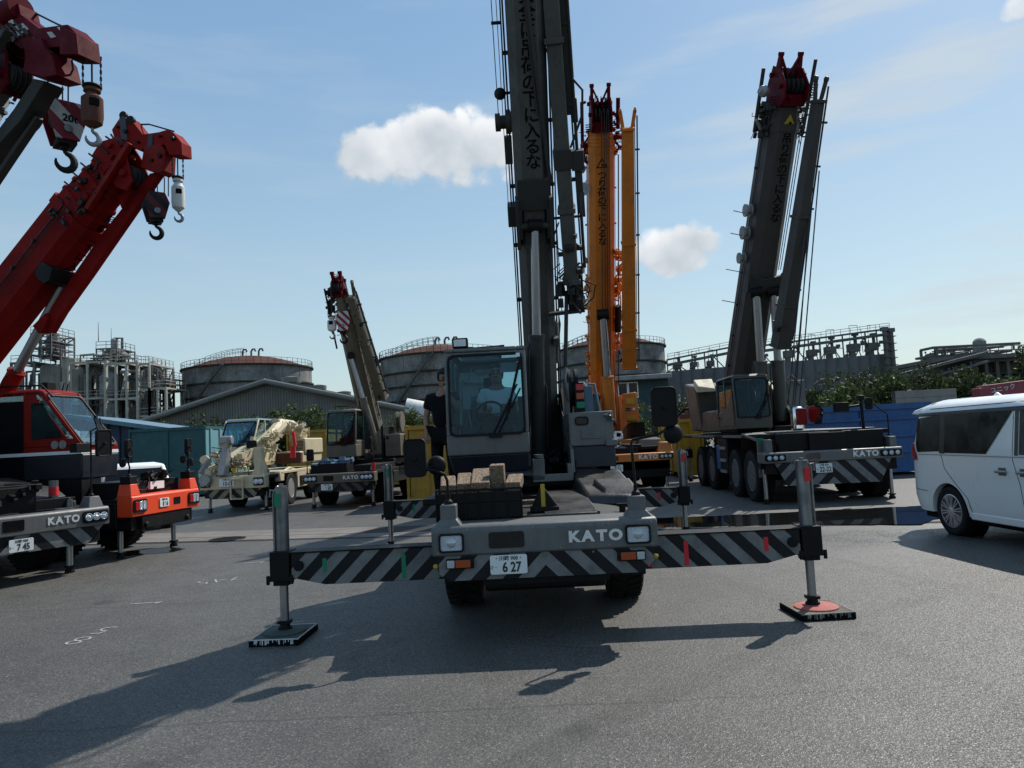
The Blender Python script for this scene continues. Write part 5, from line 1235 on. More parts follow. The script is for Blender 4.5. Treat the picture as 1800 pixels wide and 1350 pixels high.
# outriggers front and back
for y, front_ in ((.66, True), (6.62, False)):
    for sx in (-1, 1):
        m = MB(); poly = [(sx * .75, .74), (sx * 2.56, .745), (sx * 2.56, .50), (sx * 2.22, .42), (sx * .75, .42)]
        if sx > 0: poly = poly[::-1]
        m.prism(poly, y - .12, y + .12, 'y')
        b = m.build('outrigger_beam', 'chev', K, bev=.006)
        m = MB(); m.rng(min(sx * .75, sx * 2.58), max(sx * .75, sx * 2.58), y - .135, y + .135, .742, .757); m.rng(min(sx * 2.58, sx * 2.78), max(sx * 2.58, sx * 2.78), y - .125, y + .12, .50, .765); m.rng(min(sx * 2.55, sx * 2.81), max(sx * 2.55, sx * 2.81), y - .13, y + .13, .47, .51)
        m.rng(min(sx * 2.60, sx * 2.76), max(sx * 2.60, sx * 2.76), y - .09, y + .09, .42, .47); m.tube((sx * 2.48, y - .16, .62), (sx * 2.48, y - .11, .62), .05, n=16)
        if sx < 0 or True:
            for dx in (-.12, .12): m.tube((sx * 2.68 + dx, y - .12, .44), (sx * 2.68 + dx, y - .12, .53), .02, n=6)
        m.build('jack_housing', 'black', b, bev=.006)
        jk = jack(b, sx * 2.68, y, 1.40, .74, -.055 if front_ else -.085, r=.066, rr=.044, pad=0)
        tm = 'tapegreen' if sx < 0 else 'tapered'
        MB().lathe([(.0835, 0), (.0835, .13)], X=T3(sx * 2.68, y, 1.25), n=20).build('tape_mark', tm, b) if False else MB().prism([(-.03, -.07), (.03, -.07), (.03, .07), (-.03, .07)], -.078, -.068, 'y', X=T3(sx * 2.68 + sx * .02, y, 1.28)).build('tape_mark', tm, b)
        for dx, z0, z1 in ((2.22, .54, .68), (1.42, .44, .68), (1.05, .44, .68)) + (((.80, .56, .7),) if sx < 0 else ()):
            MB().rng(sx * dx - .022, sx * dx + .022, y - .1225, y - .1205, z0, z1).build('tape_mark', tm, b)
        m = MB(); m.rng(min(sx * .6, sx * 1.0), max(sx * .6, sx * 1.0), y - .17, y + .17, .38, .78); m.build('outrigger_box', 'black', K, bev=.01)
# superstructure
cb = cab(K, -1.13, -.08, 2.40, 4.1, 1.36, 1.86, 2.93, 'silver', 'navy', slope=.10, nose=.1, zskirt=1.60, front_glass_z=(1.84, 2.90), skylight=True)
m = MB(); m.box((-.93, 2.72, 3.075), (.20, .14, .13)); m.tube((-.93, 2.76, 2.97), (-.93, 2.76, 3.03), .02, n=8); m.box((-.93, 2.76, 2.995), (.16, .12, .02)); wlp = m.build('work_light', 'black', cb, bev=.02)
MB().rng(-1.01, -.85, 2.642, 2.648, 3.03, 3.12).build('lens', 'clearlens', wlp)
m = MB(); m.bar((-.75, 2.7, 3.0), (-.35, 2.75, 3.02), .05, .02); m.tube((-.38, 2.75, 3.03), (-.38, 2.75, 2.99), .03, n=8); m.path([(-.9, 2.8, 2.99), (-.8, 2.75, 3.02), (-.7, 2.72, 3.0)], .01, 5); m.build('roof_wiper', 'black', cb)
m = MB(); m.box((-.30, 2.62, 2.72), (.22, .02, .13)); m.build('sun_visor', 'galv', cb)
MB().rng(-.20, -.15, 2.425, 2.43, 2.83, 2.88).build('sticker', 'white', cb)
m = MB(); m.path([(-.85, 3.0, 1.95), (-.9, 2.8, 2.4), (-.80, 2.75, 2.75)], .012, 6); m.path([(-.98, 2.9, 2.0), (-.93, 2.8, 2.6)], .02, 6); m.box((-.88, 2.75, 2.35), (.10, .05, .30)); m.box((-.66, 3.1, 2.72), (.22, .12, .05)); m.build('cab_fittings', 'galv', cb)
m = MB(); m.lathe([(.78, 1.05), (.78, 1.12), (.70, 1.12), (.70, 1.2), (0, 1.2)], X=T3(0.1, 4.2, 0), n=36); m.build('turntable', 'black', K)
m = MB()
for x in (-.03, .50):
    m.prism([(2.9, 1.18), (7.0, 1.18), (7.0, 1.9), (6.1, 2.5), (5.0, 2.55), (3.6, 1.5), (2.9, 1.45)], x - .025, x + .025, 'x')
m.rng(-1.0, 1.0, 2.9, 7.2, 1.14, 1.24); m.rng(-.05, .5, 5.2, 5.3, 1.2, 2.3); clutter(m, random.Random(5), (.05, 3.3, 1.35), (.45, 3.8, 1.5), (.1, .1, .12), 26, .04, .14); m.build('slewing_frame', 'black', K, bev=.004)
m = MB(); m.rng(-.06, .10, 2.72, 3.1, 1.22, 1.50); m.rng(.40, .47, 2.74, 3.1, 1.22, 1.42); m.rng(-.06, .47, 2.72, 2.78, 1.20, 1.30); m.tube((.03, 2.85, 1.5), (.03, 2.85, 1.56), .07, n=14); m.hexa([(.455, 2.8, 1.3), (.50, 2.8, 1.3), (.50, 6, 1.3), (.455, 6, 1.3), (.455, 2.95, 1.6), (.50, 2.95, 1.6), (.50, 6, 2.5), (.455, 5.4, 2.5)]); m.build('frame_front', 'silver', K, bev=.01)
m = MB(); m.rng(.50, 1.09, 3.2, 5.6, 1.34, 1.63); m.build('engine_cover_base', 'navy', K, bev=.01)
m = MB(); m.rng(.47, 1.08, 3.19, 5.6, 1.635, 2.10); m.rng(.96, 1.12, 3.16, 3.26, 1.62, 1.71); E_ = m.build('engine_cover', 'silver', K, bev=.012)
m = MB(); ring_prism(m, rrect(.19, .12, .045), rrect(.15, .08, .03), -.02, .0, T3(.65, 3.19, 1.98)); m.build('window_rim', 'black', E_); MB().prism(rrect(.15, .08, .03), -.004, 0, 'y', X=T3(.65, 3.189, 1.98)).build('window', 'dglass', E_)
m = MB(); m.prism(rrect(.29, .14, .02), -.010, .0, 'y', X=T3(.77, 3.19, 1.80)); m.build('access_panel', 'silver', E_, bev=.004)
m = MB(); clutter(m, random.Random(3), (1.0, 3.15, 2.03), (1.08, 3.15, 2.0), (.02, .02, .04), 10, .02, .05); m.build('bracket', 'steel', E_)
m = MB()
for x in (.56, .66): m.lathe([(.06, -.02), (.36, -.02), (.36, .02), (.06, .02)], X=T3(x, 4.1, 2.42) @ RY(90), n=36)
m.lathe([(.2, -.05), (.2, .08)], X=T3(.62, 4.1, 2.42) @ RY(90), n=24); m.build('winch_drum', 'black', K)
m = MB(); m.lathe([(.0, -.04), (.17, -.04), (.17, .06), (.12, .09), (0, .09)], X=T3(.74, 4.2, 2.42) @ RY(90), n=24); m.box((.5, 3.9, 2.3), (.06, .5, .5)); m.path([(.50, 3.6, 2.3), (.46, 3.5, 2.6), (.50, 3.6, 2.75)], .03, 8); m.build('winch_motor', 'silver', K)
t_ = MB().rng(.60, .72, 3.35, 3.45, 2.11, 2.52).build('status_light', 'black', K)
for z, c_ in ((2.455, 'redlens'), (2.33, 'amber'), (2.205, 'tapegreen')): MB().rng(.605, .715, 3.335, 3.35, z - .045, z + .045).build('lens', c_, t_, bev=.01)
m = MB(); m.rng(.74, .86, 3.6, 4.0, 2.1, 2.48); m.path([(.80, 3.5, 2.5), (.88, 3.5, 2.5), (.94, 3.5, 2.1)], .02, 8); m.build('toolbox', 'bluerf', K, bev=.01)
m = MB(); m.rng(-1.0, 1.05, 6.6, 7.3, 1.24, 2.2); m.build('counterweight', 'silver', K, bev=.03)
# boom
A, Ln, Lb, bm = boom(K, ks((.49, 12.45, 2.0)), ks((.36, 7.30, 9.9)), .50, .60, 'boomgrey', 'headred', nsec=4, step=.25, text='安全に吊荷の下に入るな', textz=(4.28, 6.5), tsize=.22, textx=.02, seed=2, horns=False, collar=False)
hh = .30
m = MB(A)
for x in (-.20, .20): m.box((x, -hh - .05, 3.55), (.05, .12, .42))
m.box((0, -hh - .02, 3.95), (.44, .06, .42)); m.tube((-.22, -hh - .07, 3.52), (.22, -hh - .07, 3.52), .05, n=14); m.box((-.235, -hh + .02, 3.55), (.05, .3, .7)); m.box((.235, -hh + .02, 3.55), (.05, .3, .7))
m.build('cylinder_bracket', 'greyd', bm, bev=.006)
lift_cyl(K, ks((.33, 10.95, 1.35)), tuple(K.matrix_basis @ (A @ Vector((0, -hh - .07, 3.52)))), .56, r=.105, rr=.062, mat='greyd')
m = MB(A)   # reels, boxes and lamp on the left flank
m.tube((-.33, 0, 4.88), (-.26, 0, 4.88), .16, n=20); m.tube((-.40, 0, 4.88), (-.33, 0, 4.88), .09, n=20); m.tube((-.47, 0, 4.88), (-.40, 0, 4.88), .12, n=20); m.box((-.28, 0, 4.88), (.1, .22, .24))
m.build('cable_reel', 'greyd', bm)
m = MB(A); m.box((-.31, .05, 4.50), (.10, .2, .36)); m.box((-.31, .0, 3.60), (.13, .28, .30)); m.build('junction_box', 'greyd', bm, bev=.01)
m = MB(A); m.lathe([(0, -.06), (.07, -.05), (.08, 0), (.03, .07)], X=T3(-.38, -.05, 5.25) @ RX(90), n=16); m.tube((-.38, 0, 5.25), (-.25, 0, 5.25), .02, n=6); m.box((-.38, 0, 6.1), (.12, .06, .04)); m.build('flank_lamp', 'black', bm)
m = MB(A); m.path([(-.42, -.05, 9.2), (-.42, -.05, 4.9)], .006, 5); m.path([(-.36, -.05, 9.2), (-.36, -.05, 3.7)], .005, 5)
m.path([(.05, -hh - .03, 9), (.03, -hh - .03, 6.3), (.24, -hh - .02, 4.1)], .03, 6); m.path([(-.12, -hh - .025, 9), (.0, -hh - .025, 6.3), (.10, -hh - .02, 5.0)], .018, 6); m.build('wire_rope', 'rope', bm)
m = MB(A); m.path([(.25, -.2, 1.9), (.29, -.3, 2.2), (.32, -.28, 1.95), (.28, -.3, 1.6)], .012, 6); m.box((.26, -.25, 1.65), (.10, .10, .14)); m.path([(-.12, -hh - .04, .4), (-.13, -hh - .04, 1.7)], .016, 6); m.tube((.27, -.1, 1.2), (.27, -.1, 1.9), .03, n=8); m.build('hose_and_valve', 'steel', bm)
# jib
JA, JL = jib(K, ks((.955, 10.72, 4.05)), ks((.60, 7.8, 9.1)), .20, .20, 'boomgrey', seed=8, forks=False, h=.30)
m = MB(JA)
m.box((.0, 0, 1.75), (.25, .34, .26)); m.box((.20, -.05, 1.72), (.17, .20, .26)); m.box((.20, -.05, 1.45), (.10, .12, .3)); m.tube((.18, -.1, 1.3), (.18, -.1, 1.0), .025, n=8); m.tube((.24, -.1, 1.3), (.24, -.1, .95), .02, n=8)
m.path([(.12, -.1, 1.9), (.30, -.1, 2.3), (.32, -.1, 2.6), (.2, -.1, 2.75)], .018, 6); m.box((.2, 0, 2.35), (.08, .1, .3)); m.bar((.16, 0, 2.3), (.14, 0, 5.6), .08, .12)
m.bar((.15, .0, 2.6), (.24, 0, 5.7), .03, .05); m.build('jib_fittings', 'greyd', K, bev=.004)
m = MB(JA); clutter(m, random.Random(12), (0, -.05, .15), (0, -.05, -.35), (.17, .12, .05), 40, .03, .12); m.bar((.0, 0, .1), (-.02, 0, -.5), .05, .12); m.bar((.10, 0, .1), (.10, 0, -.5), .05, .12)
m.path([(-.12, -.1, .9), (-.3, -.1, .5), (-.28, -.1, .2), (-.15, -.1, .3)], .012, 6); m.tube((-.10, -.05, .95), (-.18, -.05, .95), .02, n=6); m.tube((.1, -.05, .95), (.2, -.05, .95), .02, n=6); m.path([(-.15, -.1, 1.0), (-.18, -.1, -.45)], .007, 5)
m.box((-.2, -.1, -.1), (.09, .1, .16)); m.box((-.18, -.1, -.3), (.07, .08, .12)); m.bar((-.38, -.05, -.48), (.1, -.05, -.46), .06, .05); m.path([(.12, -.1, -.4), (.3, -.1, -.25), (.34, -.1, -.05), (.2, -.1, 0)], .012, 5); m.build('jib_foot_fittings', 'greyd', K)
ca, cb2 = KP(996, 512, 10.8), KP(994, 645, 10.9)
MB().tube(ca, cb2, .03, n=8).build('hanging_cable', 'hose', K)
# mirrors
pR = (.90, .17, 1.19)
mc_ = KP(1167, 715, 7.3)
mirror_pair(K, pR, [(.90, .17, 1.30), (.885, .17, 1.68), (.90, .17, 1.72), (1.15, .15, 1.76), (1.23, .2, 1.80)], mc_.x, mc_.z, mc_.y, .235, .38, rnd_off=(.085, .05, -.27, 12, .10))
pL = (-.90, .17, 1.19)
mc_ = KP(730, 805, 7.2)
mirror_pair(K, pL, [(-.90, .17, 1.25), (-.905, .17, 1.42), (-.93, .17, 1.48), (-1.02, .17, 1.52), (-1.14, .16, 1.54), (-1.2, .16, 1.6)], mc_.x, mc_.z, mc_.y, .20, .36, rnd_off=(.195, .06, -.085, -8, .095))
# basket with timbers, chock
m = MB()
x0, x1, y0, y1, z0, z1 = -1.05, -.20, .42, 1.15, 1.0, 1.30
m.rng(x0, x1, y0, y0 + .012, z0, z1 - .03); m.rng(x0, x0 + .012, y0, y1, z0, z1 - .03); m.rng(x1 - .012, x1, y0, y1, z0, z1 - .03); m.rng(x0, x1, y1 - .012, y1, z0, z1 - .03); m.rng(x0, x1, y0, y1, z0, z0 + .02)
for z in (z1, z1 - .12):
    m.path([(x0, y0, z), (x1, y0, z), (x1, y1, z), (x0, y1, z), (x0, y0, z)], .011, 6)
for i in range(7): x = x0 + (x1 - x0) * i / 6; m.tube((x, y0 - .005, z0), (x, y0 - .005, z1), .010, n=6)
m.build('timber_basket', 'black', K)
def timber(x, y, z, w, h, l, rx, rz, label, rr=0):
    m = MB(RZ(rz) @ RX(rx) @ RY(rr)); rg = random.Random(int(x * 100)); n = 6
    m.box((0, 0, 0), (w, l, h))
    o = tag(m.build('timber_block', 'wood', None, bev=.012, X=K.matrix_basis @ T3(x, y, z)), label, 'timber block', 'timber blocks in the basket on the grey crane')
    return o
tb = [(-.97, .86, 1.335, .16, .10, .72, 5, 6, 0), (-.80, .88, 1.345, .15, .11, .74, 6, 4, 0), (-.62, .84, 1.36, .19, .13, .80, 8, 2, 0), (-.27, .80, 1.325, .16, .11, .62, 5, -3, 0)]
lb = ['weathered timber at the left end of the basket by the mirror post', 'second timber from the left in the black basket', 'broad reddish brown timber, largest in the basket', 'brown timber at the right end of the basket below the cab corner']
for a, l in zip(tb, lb): timber(*a[:8], l)
timber(-.44, .72, 1.40, .15, .26, .22, 3, -2, 'grey timber block standing upright and highest in the basket')
timber(-.08, 1.3, 1.075, .40, .05, .10, 0, -4, 'thin pale plank end lying on the deck beside the basket')
timber(-.75, .85, 1.20, .5, .13, .6, 0, 3, 'dark timber lying low inside the basket under the others')
t = thing('wheel_chock', 'black triangular wheel chock with a yellow stripe on the crane deck', 'wheel chock', tuple(K.matrix_basis @ Vector((.03, .74, 1.02))), -0.9)
m = MB(); m.prism([(-.12, 0), (.13, 0), (.13, .05), (.0, .24), (-.03, .24), (-.12, .05)], -.08, .08, 'y'); m.box((0, 0, .03), (.28, .20, .05)); m.build('body', 'black', t, bev=.008)
MB().rng(-.03, .01, -.088, -.081, .03, .27).build('stripe', 'yellow', t)
# man in the cab and man on the deck
def person(label, loc, rz, J, rad, head, hair=True, shirt=None, shirtm='shirtb', pants=None, shirt_z=None, faceup=0, face=0, fsize=1.0, extra=None):
    t = thing('person', label, 'person', loc, rz)
    J = dict(J)
    for q in 'lr': J['sl' + q] = tuple(Vector(J['sh' + q]).lerp(Vector(J['el' + q]), .62)); rad = dict(rad); rad['sl' + q] = .048
    names = list(J); idx = {n: i for i, n in enumerate(names)}
    chains = [('pelvis', 'waist', 'chest', 'neck', 'headb'), ('chest', 'shl', 'sll', 'ell', 'wrl', 'hal'), ('chest', 'shr', 'slr', 'elr', 'wrr', 'har'), ('pelvis', 'hipl', 'knl', 'anl', 'tol'), ('pelvis', 'hipr', 'knr', 'anr', 'tor')]
    def skin(nm, sub, mt, parent, extra_r=0.0, scale=None):
        ed = []; used = []
        for ch in chains:
            cc = [c for c in ch if c in sub]
            for a, b in zip(cc, cc[1:]):
                if ch.index(b) - ch.index(a) == 1: ed.append((a, b))
        for a, b in ed:
            for q in (a, b):
                if q not in used: used.append(q)
        me = bpy.data.meshes.new(nm); me.from_pydata([J[q] for q in used], [(used.index(a), used.index(b)) for a, b in ed], [])
        o = bpy.data.objects.new(nm, me); C.objects.link(o)
        md = o.modifiers.new('skin', 'SKIN'); md.use_smooth_shade = True
        for i, q in enumerate(used):
            r = rad.get(q, .05) + extra_r; sv = me.skin_vertices[0].data[i]
            sv.radius = (r * (1.0 if q not in ('chest', 'waist', 'pelvis') else 1.0), r) if not isinstance(rad.get(q), tuple) else (rad[q][0] + extra_r, rad[q][1] + extra_r)
            sv.use_root = (i == 0)
        sd_ = o.modifiers.new('sub', 'SUBSURF'); sd_.levels = 2; sd_.render_levels = 2
        me.materials.append(M[mt]); o.parent = parent
        return o
    rad = {k: (v if not isinstance(v, tuple) else sum(v) / 2) for k, v in rad.items()}
    body = skin('body', set(names), 'skin', t)
    # head: skull, jaw, nose, ears, lids, mouth in one mesh
    hx, hy, hz = J['headb']
    X = T3(hx, hy, hz) @ RZ(face) @ RX(faceup)
    m = MB(X); s = fsize
    prof = [(.0, -.115), (.040, -.108), (.060, -.085), (.068, -.05), (.074, 0), (.078, .04), (.074, .08), (.055, .115), (.025, .132), (0, .135)]
    m.lathe([(r * s, z * s) for r, z in prof], n=20)
    m.v = m.v
    m.hexa([Vector(X @ Vector(p)) for p in []] or [(-.014 * s, -.070 * s, -.030 * s), (.014 * s, -.070 * s, -.030 * s), (.010 * s, -.04 * s, -.028 * s), (-.010 * s, -.04 * s, -.028 * s), (-.006 * s, -.068 * s, .012 * s), (.006 * s, -.068 * s, .012 * s), (.006 * s, -.04 * s, .014 * s), (-.006 * s, -.04 * s, .014 * s)])
    m.hexa([(-.016 * s, -.092 * s, -.034 * s), (.016 * s, -.092 * s, -.034 * s), (.014 * s, -.06 * s, -.03 * s), (-.014 * s, -.06 * s, -.03 * s), (-.005 * s, -.072 * s, .012 * s), (.005 * s, -.072 * s, .012 * s), (.005 * s, -.06 * s, .014 * s), (-.005 * s, -.06 * s, .014 * s)])
    for sx in (-1, 1):
        m.lathe([(0, -.03 * s), (.02 * s, -.015 * s), (.02 * s, .015 * s), (0, .03 * s)], X=T3(sx * .076 * s, 0, -.005 * s) @ Matrix.Scale(.5, 4, (1, 0, 0)), n=10)
    hd = m.build('head', 'skin', t); 
    sb = hd.modifiers.new('s', 'SUBSURF'); sb.levels = 1; sb.render_levels = 1
    m = MB(X)
    for sx in (-1, 1): m.box((sx * .030 * s, -.0745 * s, .012 * s), (.026 * s, .008 * s, .008 * s)); m.box((sx * .030 * s, -.076 * s, .032 * s), (.036 * s, .008 * s, .007 * s))
    m.box((0, -.070 * s, -.060 * s), (.042 * s, .010 * s, .008 * s)); m.build('eyes_and_mouth', 'hair', hd)
    m = MB(X @ T3(0, .012 * s, .012 * s)); rg = random.Random(4)
    n = 22; prof = [(.084, -.03), (.090, .02), (.090, .06), (.078, .10), (.05, .13), (0, .145)]
    m.lathe([(r * s, z * s) for r, z in prof], n=n)
    m.v = [v if True else v for v in m.v]
    # keep the face clear: drop hair in front below the fringe
    Xi = X.inverted(); keep = []
    for f in m.f:
        c = sum((Vector(m.v[i]) for i in f), Vector()) / len(f); c = Xi @ c
        if not (c.y < -.03 * s and c.z < .062 * s): keep.append(f)
    m.f = keep; m.mi = [0] * len(keep); hr = m.build('hair', 'hair', t)
    so = hr.modifiers.new('s', 'SOLIDIFY'); so.thickness = .012
    if shirt: skin('shirt', set(shirt), shirtm, t, .026)
    if pants: skin('trousers', set(pants), 'shirtb', t, .018)
    # hands: palm and five bent fingers
    for hnd, wr in (('hal', 'wrl'), ('har', 'wrr')):
        if hnd not in J: continue
        a = Vector(J[wr]); b = Vector(J[hnd]); d = (b - a).normalized(); e, f = frame(d); m = MB()
        m.bar(a, a + d * .09, .075, .03, up=f)
        for k in range(4):
            r0 = a + d * .085 + e * (.027 - .018 * k); ln = (.065, .075, .07, .055)[k]
            m.path([r0, r0 + d * ln * .5 - f * .006, r0 + d * ln * .8 - f * .028, r0 + d * ln * .75 - f * .05], [.009, .0085, .008, .006], 6)
        r0 = a + d * .03 + e * .036; m.path([r0, r0 + d * .03 + e * .025, r0 + d * .06 + e * .025 - f * .015], [.011, .010, .007], 6)
        m.build('hand', 'skin', t)
    return t
def kp(x, y, z): return tuple(K.matrix_basis @ Vector((x, y, z)))
sz = 1.93  # seat top
J = dict(pelvis=(0, .02, .08), waist=(0, .0, .25), chest=(0, -.02, .42), neck=(0, -.03, .57), headb=(0, -.035, .70),
         shl=(-.17, -.02, .47), ell=(-.25, -.10, .22), wrl=(-.15, -.32, .20), hal=(-.11, -.38, .22), shr=(.17, -.02, .47), elr=(.25, -.10, .22), wrr=(.16, -.30, .22), har=(.12, -.38, .24),
         hipl=(-.10, -.02, .06), knl=(-.14, -.42, .08), anl=(-.14, -.46, -.34), tol=(-.14, -.60, -.36), hipr=(.10, -.02, .06), knr=(.14, -.42, .08), anr=(.14, -.46, -.34), tor=(.14, -.60, -.36))
RD = dict(pelvis=.13, waist=.12, chest=.135, neck=.052, headb=.055, shl=.062, ell=.042, wrl=.028, hal=.02, shr=.062, elr=.042, wrr=.028, har=.02, hipl=.085, knl=.058, anl=.04, tol=.035, hipr=.085, knr=.058, anr=.04, tor=.035)
person('man in a white t-shirt looking up behind the windscreen of the grey crane', kp(-.50, 3.34, sz), 0, J, RD, None, shirt=('pelvis', 'waist', 'chest', 'neck_', 'shl', 'shr', 'sll', 'slr'), shirtm='shirtw', pants=('pelvis', 'hipl', 'knl', 'anl', 'hipr', 'knr', 'anr'), faceup=-26, fsize=1.12)
J2 = dict(pelvis=(0, 0, .90), waist=(.0, .0, 1.08), chest=(.02, -.02, 1.27), neck=(.05, -.05, 1.44), headb=(.07, -.09, 1.57),
          shl=(-.17, -.02, 1.34), ell=(-.24, -.03, 1.08), wrl=(-.20, -.10, .88), hal=(-.19, -.12, .80), shr=(.18, -.04, 1.33), elr=(.30, -.14, 1.16), wrr=(.16, -.20, 1.38), har=(.12, -.20, 1.46),
          hipl=(-.10, 0, .86), knl=(-.11, -.02, .47), anl=(-.11, .02, .09), tol=(-.12, -.13, .04), hipr=(.10, 0, .86), knr=(.12, -.03, .47), anr=(.12, .0, .09), tor=(.13, -.14, .04))
person('man in black standing on the deck beside the cab, hand raised to his face', kp(-1.26, 3.3, .98), -20, J2, RD, None, shirt=('pelvis', 'waist', 'chest', 'shl', 'shr', 'sll', 'slr'), shirtm='shirtb', pants=('pelvis', 'hipl', 'knl', 'anl', 'hipr', 'knr', 'anr'), faceup=8, face=40)
m = MB(); m.rng(-1.5, -.9, 2.6, 5.0, .98, 1.06); m.build('side_step', 'black', K, bev=.01)

# load-spreading pads under the front jacks
def pad(px, loc, rz, w, d, label, topm, floatm):
    t = thing('outrigger_pad', label, 'outrigger pad', loc, rz, 'pads under the outrigger jacks')
    m = MB(); m.rng(-w / 2, w / 2, -d / 2, d / 2, 0, .055); b = m.build('board', 'inkb', t, bev=.004)
    MB().rng(-w / 2 + .02, w / 2 - .02, -d / 2 + .02, d / 2 - .02, .055, .060).build('top_sheet', topm, b)
    m = MB(); rg = random.Random(5); e = .012
    for a, c_ in (((0, -d / 2 + e), (w, e)), ((0, d / 2 - e), (w, e)), ((-w / 2 + e, 0), (e, d)), ((w / 2 - e, 0), (e, d))): m.box((a[0], a[1], .058), (c_[0] - .004, c_[1], .008))
    for i in range(26):
        x = rg.uniform(-w / 2 + .05, w / 2 - .05); h = rg.uniform(.008, .04); m.rng(x, x + rg.uniform(.004, .014), -d / 2 - .0015, -d / 2 + .01, .052 - h, .055)
    m.build('paint_drips', 'whitedirty' if topm == 'padgreen' else 'conc', b)
    MB().lathe([(.20, .060), (.20, .072), (.19, .076), (.06, .085)], n=36).build('float_plate', floatm, t)
    return t
pl = K.matrix_basis @ Vector((-2.68, .66, 0)); pr = K.matrix_basis @ Vector((2.68, .66, 0))
pad(0, (pl.x - .0, pl.y - .02, 0), -3, .47, .57, 'dark green outrigger pad with white dripping edges under the left jack', 'padgreen', 'padgreen')
pad(0, (pr.x + .02, pr.y - .03, 0), 2, .50, .53, 'worn outrigger pad with a faded red disc under the right jack', 'padwood', 'padred')
for o in list(bpy.data.objects):
    if o.name.startswith('float_foot'): o.data.transform(T3(0, 0, 0))
for sx, lb in ((-1, 'thin pale steel plate under the rear left jack of the grey crane'), (1, 'thin pale steel plate under the rear right jack of the grey crane')):
    p = K.matrix_basis @ Vector((sx * 2.68, 6.62, 0)); t = thing('outrigger_pad', lb, 'outrigger pad', (p.x, p.y, 0), sx * 4, 'pads under the outrigger jacks')
    MB().rng(-.30, .30, -.27, .27, 0, .026).build('plate', 'galv', t, bev=.004)

# ------------------------------------------------------------------ the other cranes
def carrier(root, W, z0, z1, bmat, yb=.35, zdeck=None, Ld=8.5, wheels=(1.6, 5.4), wr=.58, ww=.38, plate=None, kato=None, chev='chevs', zsk=.45, lamp=3, lampw=.36, lettermat='letter', jacks=True, deckmat='deck', skirt=True, jx=.36, lampmat_square=False, window=True, posts=True, jz=None, wx=None, rimmat='rim', chevw=.74):
    m = MB(); m.prism([(0, z0), (0, z1 - .03), (.03, z1), (yb, z1), (yb, z0)], -W / 2, W / 2, 'x'); b = m.build('bumper', bmat, root, bev=.015)
    zc = (z0 + z1) / 2
    for sx in (-1, 1): lamp_cluster(root, sx * (W / 2 - lampw / 2 - .03), -.012, zc, lampw, (z1 - z0) * .62, lamp, 0, (z1 - z0) * .19, lampmat_square)
    if window: MB().prism(rrect(.30, (z1 - z0) * .55, .015), -.006, .01, 'y', X=T3(-W * .14, 0, zc)).build('sensor_window', 'blackgloss', root)
    if kato: 
        for i, ch in enumerate('KATO'): txt(ch, kato, b, front(W / 2 - lampw - .14 - (3 - i) * kato * .84, -.004, zc), lettermat, .004, bold=kato * .04, sx=1.05)
    if skirt:
        hw = W * chevw / 2 + .15
        MB().prism([(-hw, z0), (hw, z0), (hw - .25, zsk), (-hw + .25, zsk)], .04, .06, 'y').build('chevron_board', chev, root)
    if plate: number_plate(root, *plate)
    zd = zdeck or z1; wx = wx or W / 2 - ww / 2
    m = MB(); m.rng(-.4, .4, .25, Ld, .5, zd - .02); m.rng(-W / 2 + .04, W / 2 - .04, yb, Ld, zd - .10, zd); m.rng(-W / 2 + .1, W / 2 - .1, .1, .5, z0 - .25, z0); m.build('chassis', 'black', root, bev=.01)
    for y in wheels:
        for sx in (-1, 1): wheel(root, sx * wx, y, wr, ww, sx, rimmat)
    m = MB()
    for y in wheels: m.tube((-wx, y, wr), (wx, y, wr), .12, n=10)
    m.build('axle', 'black', root)
    for a, c_ in zip(wheels, wheels[1:]):
        if c_ - a > 2.2 * wr + .5:
            for sx in (-1, 1): MB().rng(min(sx * (W / 2 - .42), sx * (W / 2 - .04)), max(sx * (W / 2 - .42), sx * (W / 2 - .04)), a + wr + .15, c_ - wr - .15, .55, zd - .12).build('side_locker', 'black', root, bev=.02)
    if jacks:
        for y in ((.42, Ld - .6)):
            for sx in (-1, 1):
                jack(root, sx * W * jx, y, jz or z1 + .15, z0 - .12, .0, .06, .045, pad=.0)
                MB().box((sx * W * jx, y, z0 + .02), (.2, .22, .3)).build('outrigger_box', 'black', root, bev=.01)
    return b

# 816: red crane facing right
Q = thing('mobile_crane', 'red and navy crane with bright orange bumper and raised red boom', 'mobile crane', (-6.56, 13.98, 0), 80, GC)
b = carrier(Q, 1.98, .745, 1.115, 'orangered', .30, zdeck=1.05, Ld=7.5, wheels=(1.7, 5.0), wr=.56, lampmat_square=True, lampw=.34, plate=(-.12, -.012, .93, '川崎 900', ('・', '8 16'), .26, .16), skirt=False, jx=.38, window=False, jz=1.1)
MB().prism(rrect(.20, .13, .01), -.006, .01, 'y', X=T3(.27, 0, .93)).build('sensor_window', 'blackgloss', Q)
m = MB(); m.rng(-.99, .99, .32, .6, .55, 1.0); m.rng(-.7, .7, .02, .2, .50, .74); m.tube((-.6, -.02, .58), (-.6, .1, .58), .05, n=10); m.tube((.6, -.02, .58), (.6, .1, .58), .05, n=10); m.build('front_underframe', 'black', Q, bev=.02)
